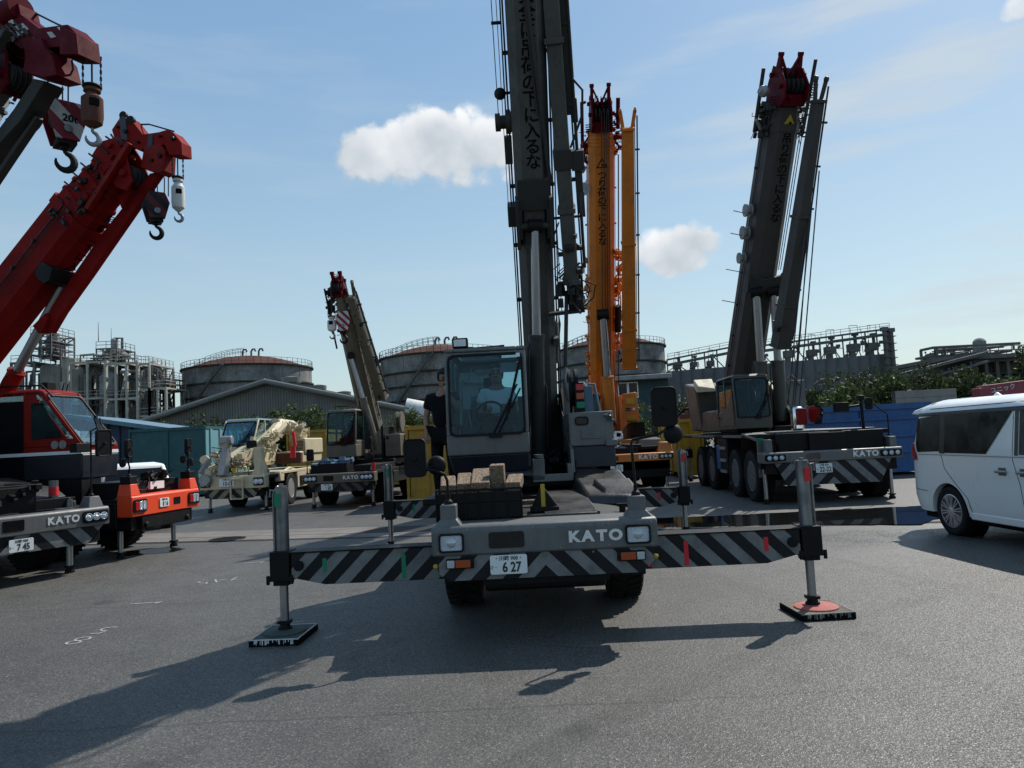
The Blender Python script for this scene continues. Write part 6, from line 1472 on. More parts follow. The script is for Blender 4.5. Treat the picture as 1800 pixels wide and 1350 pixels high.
for sx in (-1, 1):
    m = MB(); x = sx * .86; m.hexa([(x - .13, .02, 1.11), (x + .13, .02, 1.11), (x + .13, .30, 1.11), (x - .13, .30, 1.11), (x - .09, .06, 1.32), (x + .09, .06, 1.32), (x + .09, .28, 1.32), (x - .09, .28, 1.32)]); m.build('bumper_horn', 'orangered', b, bev=.01)
    mirror_pair(Q, (x, .15, 1.45), [(x, .15, 1.50), (x - .05, .10, 1.62), (x - .14, .05, 1.68), (x - .14, .05, 1.85)], x - .14, 1.95, .05, .12, .30, rnd_off=(-.02, .1, -.25, 0, .08))
    MB().rng(x - .10, x + .10, .06, .26, 1.32, 1.46).build('mirror_base', 'black', Q, bev=.01)
m = MB(); m.rng(-.75, .75, .30, 1.3, 1.05, 1.35); m.rng(-.98, -.5, 1.0, 4.6, 1.05, 1.5); clutter(m, random.Random(9), (-.5, .3, 1.3), (.6, .5, 1.35), (.2, .15, .12), 40, .04, .18); m.build('deck_equipment', 'black', Q, bev=.01)
MB().rng(-.15, .25, .25, .3, 1.18, 1.32).build('deck_sign', 'white', Q)
c = cab(Q, -1.02, -.10, .95, 3.1, 1.45, 2.05, 3.05, 'red', 'navy', slope=.82, zskirt=1.90, glassm='glassc', nose=.15, front_glass_z=(2.05, 3.0), wiper=True, door=False, side_sill=2.18)
MB().rng(-1.032, -.09, .96, 3.1, 1.90, 1.96).build('white_band', 'white', c)
m = MB(); m.hexa([(-1.0, .98, 1.45), (-.10, .98, 1.45), (-.10, 3.1, 1.45), (-1.0, 3.1, 1.45), (-1.025, .94, 1.895), (-.095, .94, 1.895), (-.095, 3.1, 1.895), (-1.025, 3.1, 1.895)]); m.build('cab_lower', 'navy', c, bev=.03)
MB().prism([(1.35, 2.2), (1.98, 2.2), (1.98, 2.85), (1.75, 2.85)], -1.03, -1.02, 'x').build('quarter_window', 'dglass', c)
m = MB(); m.prism([(1.15, 2.06), (2.15, 2.06), (2.15, 3.0), (1.95, 3.02)], -1.019, -1.0, 'x'); m.build('door_panel', 'red', c)
m = MB(); m.rng(-1.03, -1.0, 2.15, 3.08, 1.5, 2.9); m.build('doorway_shade_panel', 'inkb', c)  # black panel painted as the dark inside of the open doorway
m = MB(); m.box((-.55, 1.4, 2.15), (.6, .4, .08)); m.build('folded_papers', 'white', c)
m = MB(); clutter(m, random.Random(2), (-.8, 1.3, 2.15), (-.3, 1.5, 2.25), (.1, .15, .05), 14, .06, .2, tubes=False); m.build('papers', 'white', c)
for i in range(2): MB().tube((-1.03, 1.5 - i * .16, 2.08), (-1.024, 1.5 - i * .16, 2.08), .075, n=20).build('round_badge', 'galv', c)
m = MB(); m.box((-.60, 2.0, 3.19), (.2, .12, .13)); m.path([(-.3, 1.9, 3.08), (-.3, 1.85, 3.25), (-.4, 1.85, 3.25), (-.4, 1.9, 3.08)], .012, 6); m.path([(-1.0, 3.0, 3.1), (-1.0, 2.9, 3.2), (-.98, 1.8, 3.17), (-.95, 1.6, 2.95)], .018, 6); m.build('roof_lamp', 'black', c, bev=.01)
m = MB(); m.box((-1.18, .85, 2.0), (.34, .14, .16)); m.tube((-1.18, .85, 2.0), (-.95, .9, 2.1), .02, n=8); m.build('side_mirror', 'black', c, bev=.05)
m = MB(); m.rng(-.9, .9, 2.6, 7.4, 1.15, 1.35); m.rng(-.5, .5, 4.6, 7.3, 1.35, 2.7); m.build('slewing_frame', 'navy', Q, bev=.02)
m = MB(); m.rng(-.98, .98, 3.1, 6.9, 1.5, 2.45); m.build('engine_cover', 'red', Q, bev=.05)
hdP = at(246, 270, 12.7)
A8, L8, Lb8, b8 = boom(Q, (-11.9, 14.45, 2.36), tuple(hdP + Vector((-.06, -.15, 0))), .66, 1.0, 'boomred', 'boomred', nsec=4, step=.24, shrink=.045, head=.55, horns=False, seed=21, taper=.08, text='吊荷の下に入るな', textz=(4.6, 6.4), tsize=.2, textx=.1)
def plane_pts(pxs, root, p, nrm):
    """photo points taken onto the vertical plane of a boom"""
    out = []; nrm = Vector(nrm)
    for px, py in pxs:
        d = _fw + (px - 900) / FPX * _rt + (675 - py) / FPX * _up; o_ = Vector((0, 0, CAMH)); k = (Vector(p) - o_).dot(nrm) / d.dot(nrm); out.append(o_ + d * k)
    return out
def slab(root, pxs, p, nrm, half, name, mat, off=0.0, parent=None, bev=.01):
    nv = Vector(nrm).normalized(); P_ = plane_pts(pxs, root, p, nrm); n = len(P_)
    vs = [wl(root, q + nv * (off - 1.8 * half)) for q in P_] + [wl(root, q + nv * (off + .2 * half)) for q in P_]
    m = MB(); m.add(vs, [tuple(range(n - 1, -1, -1)), tuple(range(n, 2 * n))] + [(i, (i + 1) % n, n + (i + 1) % n, n + i) for i in range(n)])
    me = m.build(name, mat, parent or root, bev=bev)
    import bmesh
    bm_ = bmesh.new(); bm_.from_mesh(me.data); bmesh.ops.recalc_face_normals(bm_, faces=bm_.faces); bm_.to_mesh(me.data); bm_.free()
    return me
n8 = Vector((.33, .945, 0)); p8 = (-6.5, 12.75, 7)
h8 = slab(Q, [(214, 236), (226, 218), (244, 214), (268, 244), (296, 240), (310, 236), (320, 240), (335, 258), (336, 280), (314, 280), (306, 262), (276, 268), (262, 272), (240, 262), (222, 262)], p8, n8, .12, 'boom_nose', 'boomred')
slab(Q, [(272, 264), (300, 262), (308, 272), (306, 308), (296, 312), (266, 302)], p8, n8, .13, 'sheave_box', 'red', parent=h8)
slab(Q, [(228, 216), (236, 212), (240, 216), (243, 256), (232, 254)], p8, n8, .13, 'dark_band', 'navy', parent=h8, off=.0)
slab(Q, [(279, 246), (287, 244), (286, 266), (276, 270)], p8, n8, .13, 'dark_band', 'navy', parent=h8, off=.0)
slab(Q, [(250, 222), (246, 232), (262, 248), (268, 244)], p8, n8, .08, 'rope_guard', 'yellow', parent=h8)
P_ = plane_pts([(234, 211), (247, 219)], Q, p8, n8)
for q in P_:
    m = MB(); m.lathe([(.02, -.03), (.07, -.03), (.07, .03), (.02, .03)], X=T3(*wl(Q, q - n8 * .2)) @ RX(0) @ RY(90), n=16); m.build('lug', 'black', h8)
j8 = slab(Q, [(296, 304), (286, 313), (202, 434), (166, 486), (120, 550), (98, 587), (82, 578), (100, 540), (158, 456), (184, 418), (272, 308)], p8, n8, .06, 'jib', 'boomred', off=.0)
slab(Q, [(96, 553), (100, 562), (91, 585), (84, 588), (74, 575)], p8, n8, .09, 'jib_foot', 'boomred', off=-.03)
slab(Q, [(222, 352), (242, 330), (246, 340), (230, 372)], p8, n8, .09, 'jib_bracket', 'boomred', off=-.04, parent=j8)
slab(Q, [(262, 266), (268, 270), (196, 382), (189, 378)], p8, n8, .05, 'side_rail', 'red', off=-.40, parent=j8)
m = MB()
pp = plane_pts([(216, 222), (262, 232), (306, 238), (320, 238)], Q, p8, n8); m.path([wl(Q, q + Vector((0, 0, .02))) for q in (pp[0], pp[1] + Vector((0, 0, .12)), pp[2] + Vector((0, 0, .05)))], .014, 6)
for px0, py0, px1, py1 in ((186, 240, 200, 250), (195, 236, 205, 250), (210, 226, 218, 234)):
    a_, b_ = plane_pts([(px0, py0), (px1, py1)], Q, p8, n8); m.tube(wl(Q, a_), wl(Q, b_), .018, n=6)
m.build('cable_guide', 'black', Q)
m = MB(); 
for px, py, s in ((160, 310, .05), (205, 322, .05), (215, 345, .06), (185, 330, .06)):
    q = plane_pts([(px, py)], Q, p8, n8)[0] - n8 * .40; m.box(wl(Q, q), (s, s * 1.2, s * 1.6), X=Matrix())
m.build('boom_fittings', 'black', Q)
lift_cyl(Q, (-9.9, 13.75, 2.3), tuple(at(118, 488, 13.25)), .42, .14, .085, 'red')
slab(Q, [(94, 468), (100, 462), (128, 478), (122, 500), (112, 506), (98, 494)], (-8, 13.2, 5), n8, .22, 'cylinder_mount', 'black')

# 745: grey crane at the left edge
Z = thing('mobile_crane', 'grey and black crane nearest the camera on the left, with red boom nose', 'mobile crane', (-7.16, 11.08, 0), 62.6, GC)
b = carrier(Z, 2.3, .74, 1.03, 'silver', .30, zdeck=1.05, Ld=8, wheels=(1.8, 5.4), wr=.60, kato=.15, plate=(-.22, -.012, .60, '川崎 900', ('さ・', '7 45'), .34, .18), lampw=.42, zsk=.48, jacks=False, chevw=.8)
for sx in (-1, 1):
    x = sx * .95; m = MB(); m.hexa([(x - .13, .03, 1.02), (x + .13, .03, 1.02), (x + .13, .30, 1.02), (x - .13, .30, 1.02), (x - .08, .08, 1.2), (x + .08, .08, 1.2), (x + .08, .25, 1.2), (x - .08, .25, 1.2)]); m.build('mirror_post', 'silver', b, bev=.01)
    jack(Z, sx * .80, .5, 1.15, .62, .0, .055, .05, pad=0); MB().rng(x - .3, x + .2, .3, .7, .44, .70).build('outrigger_box', 'greyd', Z, bev=.01)
mirror_pair(Z, (.95, .16, 1.2), [(.95, .16, 1.5), (.95, .16, 2.25), (1.02, .10, 2.30)], 1.1, 2.05, .06, .24, .42)
mirror_pair(Z, (-.95, .16, 1.2), [(-.95, .16, 1.5), (-.95, .10, 2.0), (-.90, .10, 2.05)], -.72, 1.72, .05, .26, .40)
m = MB(); X = T3(-.86, .3, 2.0) @ RZ(150); m.prism(rrect(.24, .34, .04), -.03, .03, 'y', X=X); mm = m.build('mirror', 'black', Z, bev=.006); MB().prism(rrect(.21, .31, .03), .031, .034, 'y', X=X).build('mirror_glass', 'mirror', mm)
m = MB(); m.rng(-1.0, .2, .35, 1.3, 1.05, 1.42); m.rng(.0, .9, .5, 3, 1.05, 1.2); m.path([(-1.0, .3, 1.45), (.25, .3, 1.45), (.25, 1.3, 1.45)], .014, 6); clutter(m, random.Random(19), (-1, .3, 1.1), (.2, .35, 1.4), (.05, .05, .1), 30, .03, .10, tubes=False); m.build('deck_equipment', 'black', Z, bev=.01)
m = MB(); m.hexa([(.25, .8, 1.2), (.95, .8, 1.2), (.95, 2.4, 1.2), (.25, 2.4, 1.2), (.3, 1.0, 1.35), (.9, 1.0, 1.35), (.9, 2.4, 1.55), (.3, 2.4, 1.55)]); m.build('engine_hood', 'deck', Z, bev=.02)
jk = MB().tube((.70, .75, 1.0), (.70, .75, 1.48), .07, n=18).build('jack_tube', 'steel', Z); MB().tube((.70, .75, 1.24), (.70, .75, 1.38), .0715, n=18).build('tape_mark', 'tapered', jk)
m = MB(); m.rng(-1.05, 1.05, 3.0, 7.6, 1.2, 1.5); m.rng(-.5, .5, 3.4, 7.4, 1.5, 2.4); m.build('slewing_frame', 'greyd', Z, bev=.02)
cab(Z, -1.05, -.10, 2.0, 4.0, 1.4, 1.95, 2.95, 'silver', 'greyd', slope=.3)
n7 = Vector((.46, .89, 0)); p7 = (-6.2, 9.5, 7.4)
ax_ = plane_pts([(42, 100)], Z, p7, n7)[0]; bx_ = plane_pts([(-48, 226)], Z, p7, n7)[0]
d7 = (ax_ - bx_).normalized(); hb = ax_ + d7 * .1; ft = ax_ - d7 * 7.2
boom(Z, tuple(ft - n7 * .12), tuple(hb - n7 * .12), .62, .90, 'boomgrey', 'headred', nsec=5, step=.26, shrink=.05, head=.5, horns=False, seed=33, taper=.05)
h7 = slab(Z, [(6, 40), (20, 26), (34, 15), (52, 14), (64, 22), (68, 40), (100, 64), (132, 60), (150, 58), (170, 78), (172, 112), (142, 112), (140, 96), (118, 98), (96, 92), (70, 100), (40, 78), (8, 66)], p7, n7, .13, 'boom_nose', 'headred')
for pp in ([(18, 38), (40, 34), (50, 46), (30, 54)], [(44, 48), (54, 48), (62, 56), (52, 58)], [(58, 62), (74, 56), (84, 66), (66, 78)], [(116, 72), (124, 71), (132, 80), (123, 82)], [(134, 64), (142, 62), (149, 70), (142, 73)], [(99, 90), (109, 88), (102, 103), (96, 104)]):
    slab(Z, pp, p7, n7, .01, 'reflector_patch', 'whitedirty', parent=h7, bev=0, off=-.225)
slab(Z, [(82, 86), (112, 84), (118, 100), (132, 116), (140, 148), (118, 152), (80, 142), (84, 120)], p7, n7, .16, 'sheave_box', 'headred', parent=h7)
slab(Z, [(142, 62), (170, 76), (174, 112), (142, 112)], p7, n7, .15, 'sheave_cover', 'headred', parent=h7, off=.0)
q = plane_pts([(50, 32)], Z, p7, n7)[0] - n7 * .18; m = MB(); m.lathe([(.05, -.16), (.17, -.16), (.17, .16), (.05, .16)], X=T3(*wl(Z, q)) @ RX(90), n=24); m.build('top_sheave', 'headred', h7)
m = MB(); pp = plane_pts([(25, 15), (64, 24), (100, 42), (134, 57)], Z, p7, n7); m.path([wl(Z, p) for p in pp], .014, 6); m.build('wire_rope', 'rope', Z)
slab(Z, [(82, 82), (60, 120), (0, 232), (-30, 290), (-60, 330), (-80, 320), (-20, 220), (50, 98), (70, 84)], p7, n7, .05, 'side_rail', 'greyd', off=-.42)
slab(Z, [(84, 148), (104, 152), (60, 222), (22, 262), (-10, 312), (-60, 380), (-90, 380), (-40, 296), (16, 244), (50, 200)], p7, n7, .13, 'jib', 'greyd', off=.05)
slab(Z, [(74, 206), (76, 212), (30, 280), (-10, 340), (-16, 336), (30, 268)], p7, n7, .05, 'jib_strut', 'greyd', off=.0)
slab(Z, [(18, 212), (52, 196), (54, 200), (20, 217)], p7, n7, .04, 'jib_link', 'greyd')
m = MB()
for px, py, s in ((20, 110, .1), (36, 98, .08), (52, 100, .12), (62, 90, .1), (8, 140, .12), (30, 150, .1), (62, 140, .12), (70, 128, .08), (42, 184, .07), (0, 160, .1)):
    pass
m.tube((0, 5, 2.0), (0, 5.4, 2.2), .02, n=6)
m.build('boom_fittings', 'greyd', Z)

m = MB(); rg7 = random.Random(71)
for (pts, rt_, pl_, nv_) in (([(22, 60), (60, 84), (96, 84), (120, 110), (160, 96), (98, 130), (34, 40), (70, 62)], Z, p7, n7),):
    for px, py in pts:
        q = wl(rt_, plane_pts([(px, py)], rt_, pl_, nv_)[0] - Vector(nv_).normalized() * .235); dq = (rt_.matrix_basis.to_3x3().inverted() @ (-Vector(nv_).normalized()))
        m.tube(q - dq * .02, q + dq * .03, rg7.uniform(.025, .05), n=10)
for k in range(9):
    a_, b_ = plane_pts([(4 + k * 7, 78 - k * 3), (20 + k * 8, 100 - k * 3)], Z, p7, n7); m.tube(wl(Z, a_ - n7 * .25), wl(Z, b_ - n7 * .25), .014, n=6)
pp = plane_pts([(44, 66), (56, 62), (66, 70), (78, 66), (86, 76)], Z, p7, n7); m.path([wl(Z, p - n7 * .25) for p in pp], .012, 6)
pp = plane_pts([(140, 112), (142, 128), (136, 140)], Z, p7, n7); m.path([wl(Z, p - n7 * .1) for p in pp], .014, 6)
m.build('head_fittings', 'greyd', Z)
m = MB()
for px, py in ((226, 232), (262, 258), (300, 248), (322, 252), (286, 290), (300, 282), (240, 240)):
    q = wl(Q, plane_pts([(px, py)], Q, p8, n8)[0] - n8 * .215); dq = (Q.matrix_basis.to_3x3().inverted() @ (-n8))
    m.tube(q, q + dq * .05, rg7.uniform(.02, .045), n=10)
for k in range(5):
    a_, b_ = plane_pts([(206 - k * 14, 268 + k * 16), (226 - k * 14, 284 + k * 16)], Q, p8, n8); m.tube(wl(Q, a_ - n8 * .42), wl(Q, b_ - n8 * .42), .016, n=6)
m.build('head_fittings', 'black', Q)
# hook blocks of the two left cranes
GH = 'hook blocks hanging from the booms'
q = plane_pts([(103, 208)], Z, p7, n7)[0] + n7 * .08 + Vector((0, 0, -.06))
hook_block('hook_block', 'red and white hook block marked 20t hanging under the red nose at top left', q, .34, 'redwhite', hs=.17, cheek=(.44, .50), rz=62.6 - 90 + 70, group=GH, text='20t', face='headred')
q = plane_pts([(155, 152)], Z, p7, n7)[0] + n7 * .05
ball_hook('auxiliary_hook', 'rusty brown barrel shaped auxiliary hook at top left', q, .125, .50, 'rust', .12, ropelen=.33, chainlen=.45, rz=40, group=GH)
m = MB()
for px0, py0, px1, py1 in ((110, 152, 110, 185), (120, 152, 120, 185), (84, 142, 86, 178)):
    a_, b_ = plane_pts([(px0, py0), (px1, py1)], Z, p7, n7); m.tube(wl(Z, a_), wl(Z, b_), .010, n=5)
m.build('wire_rope', 'rope', Z)
q = plane_pts([(283, 368)], Q, p8, n8)[0] - n8 * .12
hook_block('hook_block', 'dark red and black hook block hanging under the red boom', q, .30, 'redblack', hs=.15, cheek=(.40, .46), rz=35, group=GH, face='navy')
q = plane_pts([(322, 318)], Q, p8, n8)[0] - n8 * .12
ball_hook('auxiliary_hook', 'white barrel shaped auxiliary hook hanging from the red boom nose', q, .105, .55, 'whitedirty', .10, ropelen=.38, chainlen=.38, rz=30, group=GH)
m = MB()
for px0, py0, px1, py1 in ((289, 312, 289, 345), (296, 312, 296, 345), (271, 304, 272, 345), (276, 306, 277, 345)):
    a_, b_ = plane_pts([(px0, py0), (px1, py1)], Q, p8, n8); m.tube(wl(Q, a_), wl(Q, b_), .010, n=5)
m.build('wire_rope', 'rope', Q)

# 28: olive crane
V = thing('mobile_crane', 'olive brown crane with raised boom standing left of the central crane', 'mobile crane', (-5.2, 21.7, 0), -5, GC)
b = carrier(V, 2.15, .74, 1.02, 'olive', .35, zdeck=1.05, Ld=7.2, wheels=(1.7, 4.9), wr=.56, kato=.14, plate=(-.35, -.012, .63, '川崎 900', ('・', '・28'), .34, .18), chev='chevo', zsk=.48, lampw=.40, jx=.42)
c = cab(V, -.95, .02, 1.75, 3.5, 1.35, 1.85, 2.92, 'olive', 'black', slope=.14, nose=.15, zskirt=1.45, front_glass_z=(1.84, 2.88))
m = MB(); m.path([(-.8, 2.2, 2.98), (-.8, 2.2, 3.08), (-.3, 2.2, 3.08), (-.3, 2.2, 2.98)], .015, 6); m.path([(-.3, 3.2, 2.98), (-.2, 3.1, 3.35)], .012, 5); m.build('roof_rail', 'black', c)
m = MB(); m.rng(-.95, .15, .35, 1.0, 1.05, 1.30); m.path([(-.95, .35, 1.36), (.15, .35, 1.36), (.15, 1.0, 1.36), (-.95, 1.0, 1.36), (-.95, .35, 1.36)], .014, 6); m.build('basket', 'black', V, bev=.01)
m = MB(); clutter(m, random.Random(44), (-.8, .5, 1.32), (.1, .8, 1.36), (.1, .1, .04), 18, .05, .22, tubes=False); m.build('tarpaulin_bundle', 'bluerf', V)
m = MB(); m.rng(.35, 1.0, .4, 2.8, 1.05, 1.22); m.rng(-1.0, 1.0, 2.6, 6.8, 1.15, 1.32); m.rng(-.1, -.02, 3, 6, 1.3, 2.4); m.rng(.5, .58, 3, 6, 1.3, 2.4); m.build('slewing_frame', 'black', V, bev=.01)
m = MB(); m.rng(.62, 1.15, 3.0, 5.9, 1.38, 2.12); E2 = m.build('engine_cover', 'olive', V, bev=.03)
m = MB(); m.rng(1.16, 1.45, 3.6, 5.8, 1.45, 2.15); e3 = m.build('radiator_cover', 'olive', V, bev=.03)
for i in range(6): MB().rng(1.2, 1.4, 3.585, 3.60, 1.75 + i * .06, 1.78 + i * .06).build('louvre', 'black', e3)
MB().prism(rrect(.1, .1, .01), -.01, 0, 'y', X=T3(.72, 3.0, 2.0)).build('window', 'dglass', E2)
m = MB(); m.lathe([(.05, -.1), (.36, -.1), (.36, -.05), (.2, -.05), (.2, .05), (.36, .05), (.36, .1), (.05, .1)], X=T3(.82, 4.4, 2.55) @ RY(90), n=28); m.build('winch_drum', 'olive', V)
mirror_pair(V, (1.0, .2, 1.02), [(1.0, .2, 1.5), (.9, .2, 1.95)], .86, 1.85, .25, .2, .36, rnd_off=(0, .05, -.42, 0, .14)); mirror_pair(V, (-1.0, .2, 1.02), [(-1.0, .2, 1.4), (-.95, .2, 1.5)], -.9, 1.58, .2, .2, .34)
MB().rng(.98, 1.07, .1, .16, 1.02, 1.28).build('marker_light', 'redlens', V)
A2, L2, Lb2, b2 = boom(V, tuple(at(655, 752, 26.2)), tuple(at(592, 487, 23.4)), .60, .68, 'olive', 'headred', nsec=4, step=.24, shrink=.05, head=.6, seed=41, taper=.12)
lift_cyl(V, tuple(at(664, 790, 24.6)), tuple(V.matrix_basis @ (A2 @ Vector((0, -.42, 3.0)))), .55, .12, .08, 'olive')
jib(V, tuple(at(672, 700, 25.4)), tuple(at(617, 520, 23.6)), .34, .26, 'olive', seed=45, h=.3)
m = MB(A2); clutter(m, random.Random(48), (-.42, 0, 4.4), (-.36, 0, 5.2), (.06, .2, .1), 40, .05, .16); m.tube((-.5, -.2, 3.2), (-.42, -.2, 5.3), .03, n=6); clutter(m, random.Random(49), (.5, 0, 3), (.4, 0, 5), (.1, .2, .1), 40, .04, .14); m.box((.62, 0, 2.55), (.2, .25, .3)); m.build('boom_fittings', 'black', V)
hook_block('hook_block', 'red and white striped hook block on the olive crane boom', at(603, 566, 23.2), .36, 'redwhites', hs=.17, cheek=(.46, .62), rz=10, group=GH, face='headred')
ball_hook('auxiliary_hook', 'small white barrel hook beside the striped block on the olive boom', at(583, 557, 23.1), .14, .46, 'whitedirty', .12, ropelen=1.1, chainlen=.4, group=GH)

# 1001: cream crane with lowered, folded arm
U = thing('mobile_crane', 'cream coloured crane with lowered folded boom next to the olive crane', 'mobile crane', (-8.42, 22.0, 0), -2, GC)
b = carrier(U, 1.95, .70, 1.08, 'cream', .35, zdeck=1.05, Ld=6.4, wheels=(2.4, 5.0), wr=.52, ww=.34, plate=(-.15, -.03, .90, '川崎 900', ('・', '10-01'), .46, .24), chev='chevc', zsk=.42, lamp=2, lampw=.3, jx=.44, window=False, rimmat='galv')
m = MB(); ring_prism(m, rrect(.40, .62, .02), rrect(.32, .54, .02), -.08, -.04, T3(.16, 0, .70)); m.bar((.0, -.06, .76), (.32, -.06, .76), .03, .03); m.build('front_ladder', 'cream', U)
m = MB(); m.rng(.62, .86, .1, .4, 1.08, 1.9); m.hexa([(.55, .1, 1.05), (.95, .1, 1.05), (.95, .6, 1.05), (.55, .6, 1.05), (.66, .15, 1.5), (.86, .15, 1.5), (.86, .4, 1.5), (.66, .4, 1.5)]); m.build('boom_rest', 'cream', U, bev=.02)
m = MB(); m.rng(-.975, .975, 1.4, 6.2, 1.02, 1.12); m.rng(.80, .97, 3.0, 4.3, .5, 1.05); m.rng(.80, .975, 1.3, 1.7, .8, 1.1); m.path([(.9, 1.75, .9), (.9, 1.9, 1.1), (.9, 2.4, 1.18), (.9, 2.9, 1.1), (.9, 3.0, .9)], .05, 6); fd = m.build('mudguard', 'cream', U, bev=.02)
for i in range(7): MB().rng(.972, .985, 3.2, 3.6, .55 + i * .05, .58 + i * .05).build('louvre', 'black', fd)
c = cab(U, -.92, .18, 1.2, 3.2, 1.3, 1.95, 2.78, 'cream', 'cream', slope=.55, glassm='glass', nose=.25, wiper=True, zskirt=1.40, front_glass_z=(1.97, 2.74), roofmat='bluerf')
m = MB(); m.rng(-.35, .95, 3.4, 5.9, 1.3, 1.7); m.rng(.55, 1.0, 3.8, 5.9, 1.6, 2.15); e3 = m.build('engine_cover', 'cream', U, bev=.04)
for i in range(8): MB().rng(.62, .93, 3.785, 3.80, 1.68 + i * .05, 1.70 + i * .05).build('louvre', 'black', e3)
m = MB(); rg = random.Random(77)
m.path([(.55, 4.9, 2.2), (.45, 4.0, 2.55), (.35, 3.2, 2.6), (.3, 2.3, 2.2)], [.2, .25, .25, .2], 10); m.bar((.35, 2.6, 2.3), (-.2, .3, 1.45), .34, .38); m.bar((-.2, .6, 1.5), (-.85, .0, 1.15), .22, .30)
for (a_, b_, n_, sp) in (((.3, 3.0, 2.5), (.7, 4.5, 2.4), 60, (.3, .2, .25)), ((-.8, .1, 1.3), (.4, .4, 1.5), 60, (.1, .15, .25)), ((.2, 1.2, 1.8), (.6, 2.2, 2.1), 60, (.15, .2, .35))):
    clutter(m, rg, a_, b_, sp, n_, .05, .2)
for x, y, z, r_ in ((-.8, -.0, 1.15, .18), (-.85, .1, 1.6, .13), (.25, 3.0, 2.65, .2), (.5, 3.3, 2.55, .16), (-.55, .1, 1.7, .12)): m.lathe([(.03, -.08), (r_, -.08), (r_, .08), (.03, .08)], X=T3(x, y, z) @ RX(90) @ RY(15), n=20)
m.build('folded_boom', 'cream', U, bev=.006)
m = MB(); m.bar((-.25, -.05, 1.1), (-.18, .15, 2.2), .26, .2); m.tube((-.36, .1, 2.15), (.0, .1, 2.15), .13, n=16); m.bar((-.9, -.1, 1.2), (-.7, .1, 1.6), .16, .14); m.tube((-.75, -.2, 1.0), (-.75, .0, 1.0), .17, n=18); m.build('folded_jib_arm', 'galv', U, bev=.02)
m = MB(); m.bar((.95, 2.9, 1.9), (.9, 2.9, 2.35), .09, .09); m.tube((.9, 2.8, 1.5), (.9, 2.8, 1.9), .09, n=10); m.build('red_strut', 'tapered', U)
m = MB()
for k in range(7): a0 = Vector((rg.uniform(-.6, .5), .1, rg.uniform(1.2, 1.8))); m.path([a0, a0 + Vector((rg.uniform(-.2, .2), -.1, .3)), a0 + Vector((rg.uniform(.1, .4), -.05, .2)), a0 + Vector((.35, .1, -.2))], .015, 6)
m.build('hydraulic_hose', 'hose', U)
m = MB(); m.path([(-.2, .1, 1.75), (-.1, .0, 2.0)], .05, 8); m.build('yellow_hose', 'yellow', U); MB().box((.1, -.05, 1.25), (.12, .06, .12)).build('yellow_box', 'yellow', U)
MB().rng(.05, 1.0, 3.3, 3.5, 1.3, 1.65).build('brown_plate', 'rust', U)
mirror_pair(U, (-.95, .3, 1.1), [(-.98, .25, 1.5), (-1.2, .2, 1.6)], -1.35, 1.55, .2, .16, .22)
mirror_pair(U, (.35, .9, 1.9), [(.4, .85, 2.0)], .30, 2.0, .8, .3, .22)

# 731: orange crane
O = thing('mobile_crane', 'bright orange crane with tall boom behind the central crane', 'mobile crane', (3.2, 21.5, 0), 0, GC)
b = carrier(O, 2.75, .93, 1.16, 'orange', .4, zdeck=1.35, Ld=9, wheels=(1.8, 3.4, 6.3, 7.7), wr=.6, kato=.17, plate=(-.30, -.012, .76, '川崎 900', ('・', '7 31'), .36, .20), skirt=False, lampw=.40, jx=.44)
m = MB(); m.rng(-1.25, 1.25, .1, .9, .45, .92); m.rng(-1.3, -.2, .3, 2.6, 1.2, 1.36); m.rng(.1, .5, .3, 2.6, 1.3, 1.42); m.build('front_underframe', 'black', O, bev=.02)
m = MB(); m.hexa([(.95, .05, 1.16), (1.37, .05, 1.16), (1.37, .9, 1.16), (.95, .9, 1.16), (1.05, .25, 1.45), (1.37, .25, 1.45), (1.37, .9, 1.45), (1.05, .9, 1.45)]); m.build('bumper_horn', 'orange', b, bev=.02)
m = MB(); m.hexa([(.45, .5, 1.3), (1.2, .5, 1.3), (1.2, 1.2, 1.3), (.45, 1.2, 1.3), (.5, .7, 1.55), (1.15, .7, 1.55), (1.15, 1.2, 1.6), (.5, 1.2, 1.6)]); m.build('tool_tray', 'greyd', O, bev=.02)
cab(O, -1.3, -.35, 2.2, 4.0, 1.5, 2.1, 3.1, 'orange', 'black', slope=.3)
m = MB(); m.rng(-.45, -.37, 3, 7.4, 1.5, 3.0); m.rng(.30, .38, 3, 7.4, 1.5, 3.0); m.rng(-1.2, 1.2, 2.8, 8.2, 1.38, 1.55); m.build('slewing_frame', 'orange', O, bev=.02)
m = MB(); m.hexa([(.42, 3.4, 2.15), (1.02, 3.4, 2.15), (1.02, 7, 2.15), (.42, 7, 2.15), (.52, 3.4, 3.08), (.98, 3.4, 3.12), (.98, 7, 3.12), (.52, 7, 3.08)]); m.hexa([(.30, 3.3, 1.75), (.60, 3.3, 2.05), (.60, 6, 2.05), (.30, 6, 1.75), (.15, 3.3, 2.6), (.45, 3.3, 2.9), (.45, 6, 2.9), (.15, 6, 2.6)]); E4 = m.build('engine_cover', 'orange', O, bev=.03)
m = MB(); m.rng(.60, .90, 3.37, 3.39, 2.72, 2.92); m.build('panel_recess', 'yellow', E4); m = MB(); m.rng(.62, .88, 3.37, 3.39, 2.22, 2.34); m.build('panel_recess', 'yellow', E4)
for z in (2.5, 2.56): MB().rng(.58, .74, 3.38, 3.395, z, z + .03).build('louvre', 'black', E4)
MB().tube((.85, 3.37, 2.55), (.85, 3.4, 2.55), .045, n=14).build('work_lamp', 'lamp', E4)
m = MB(); m.path([(.42, 3.35, 2.8), (.42, 3.3, 3.3), (.6, 3.3, 3.35)], .02, 6); m.rng(.9, 1.2, 3.5, 7.5, 1.5, 2.1); m.build('handrail', 'black', O)
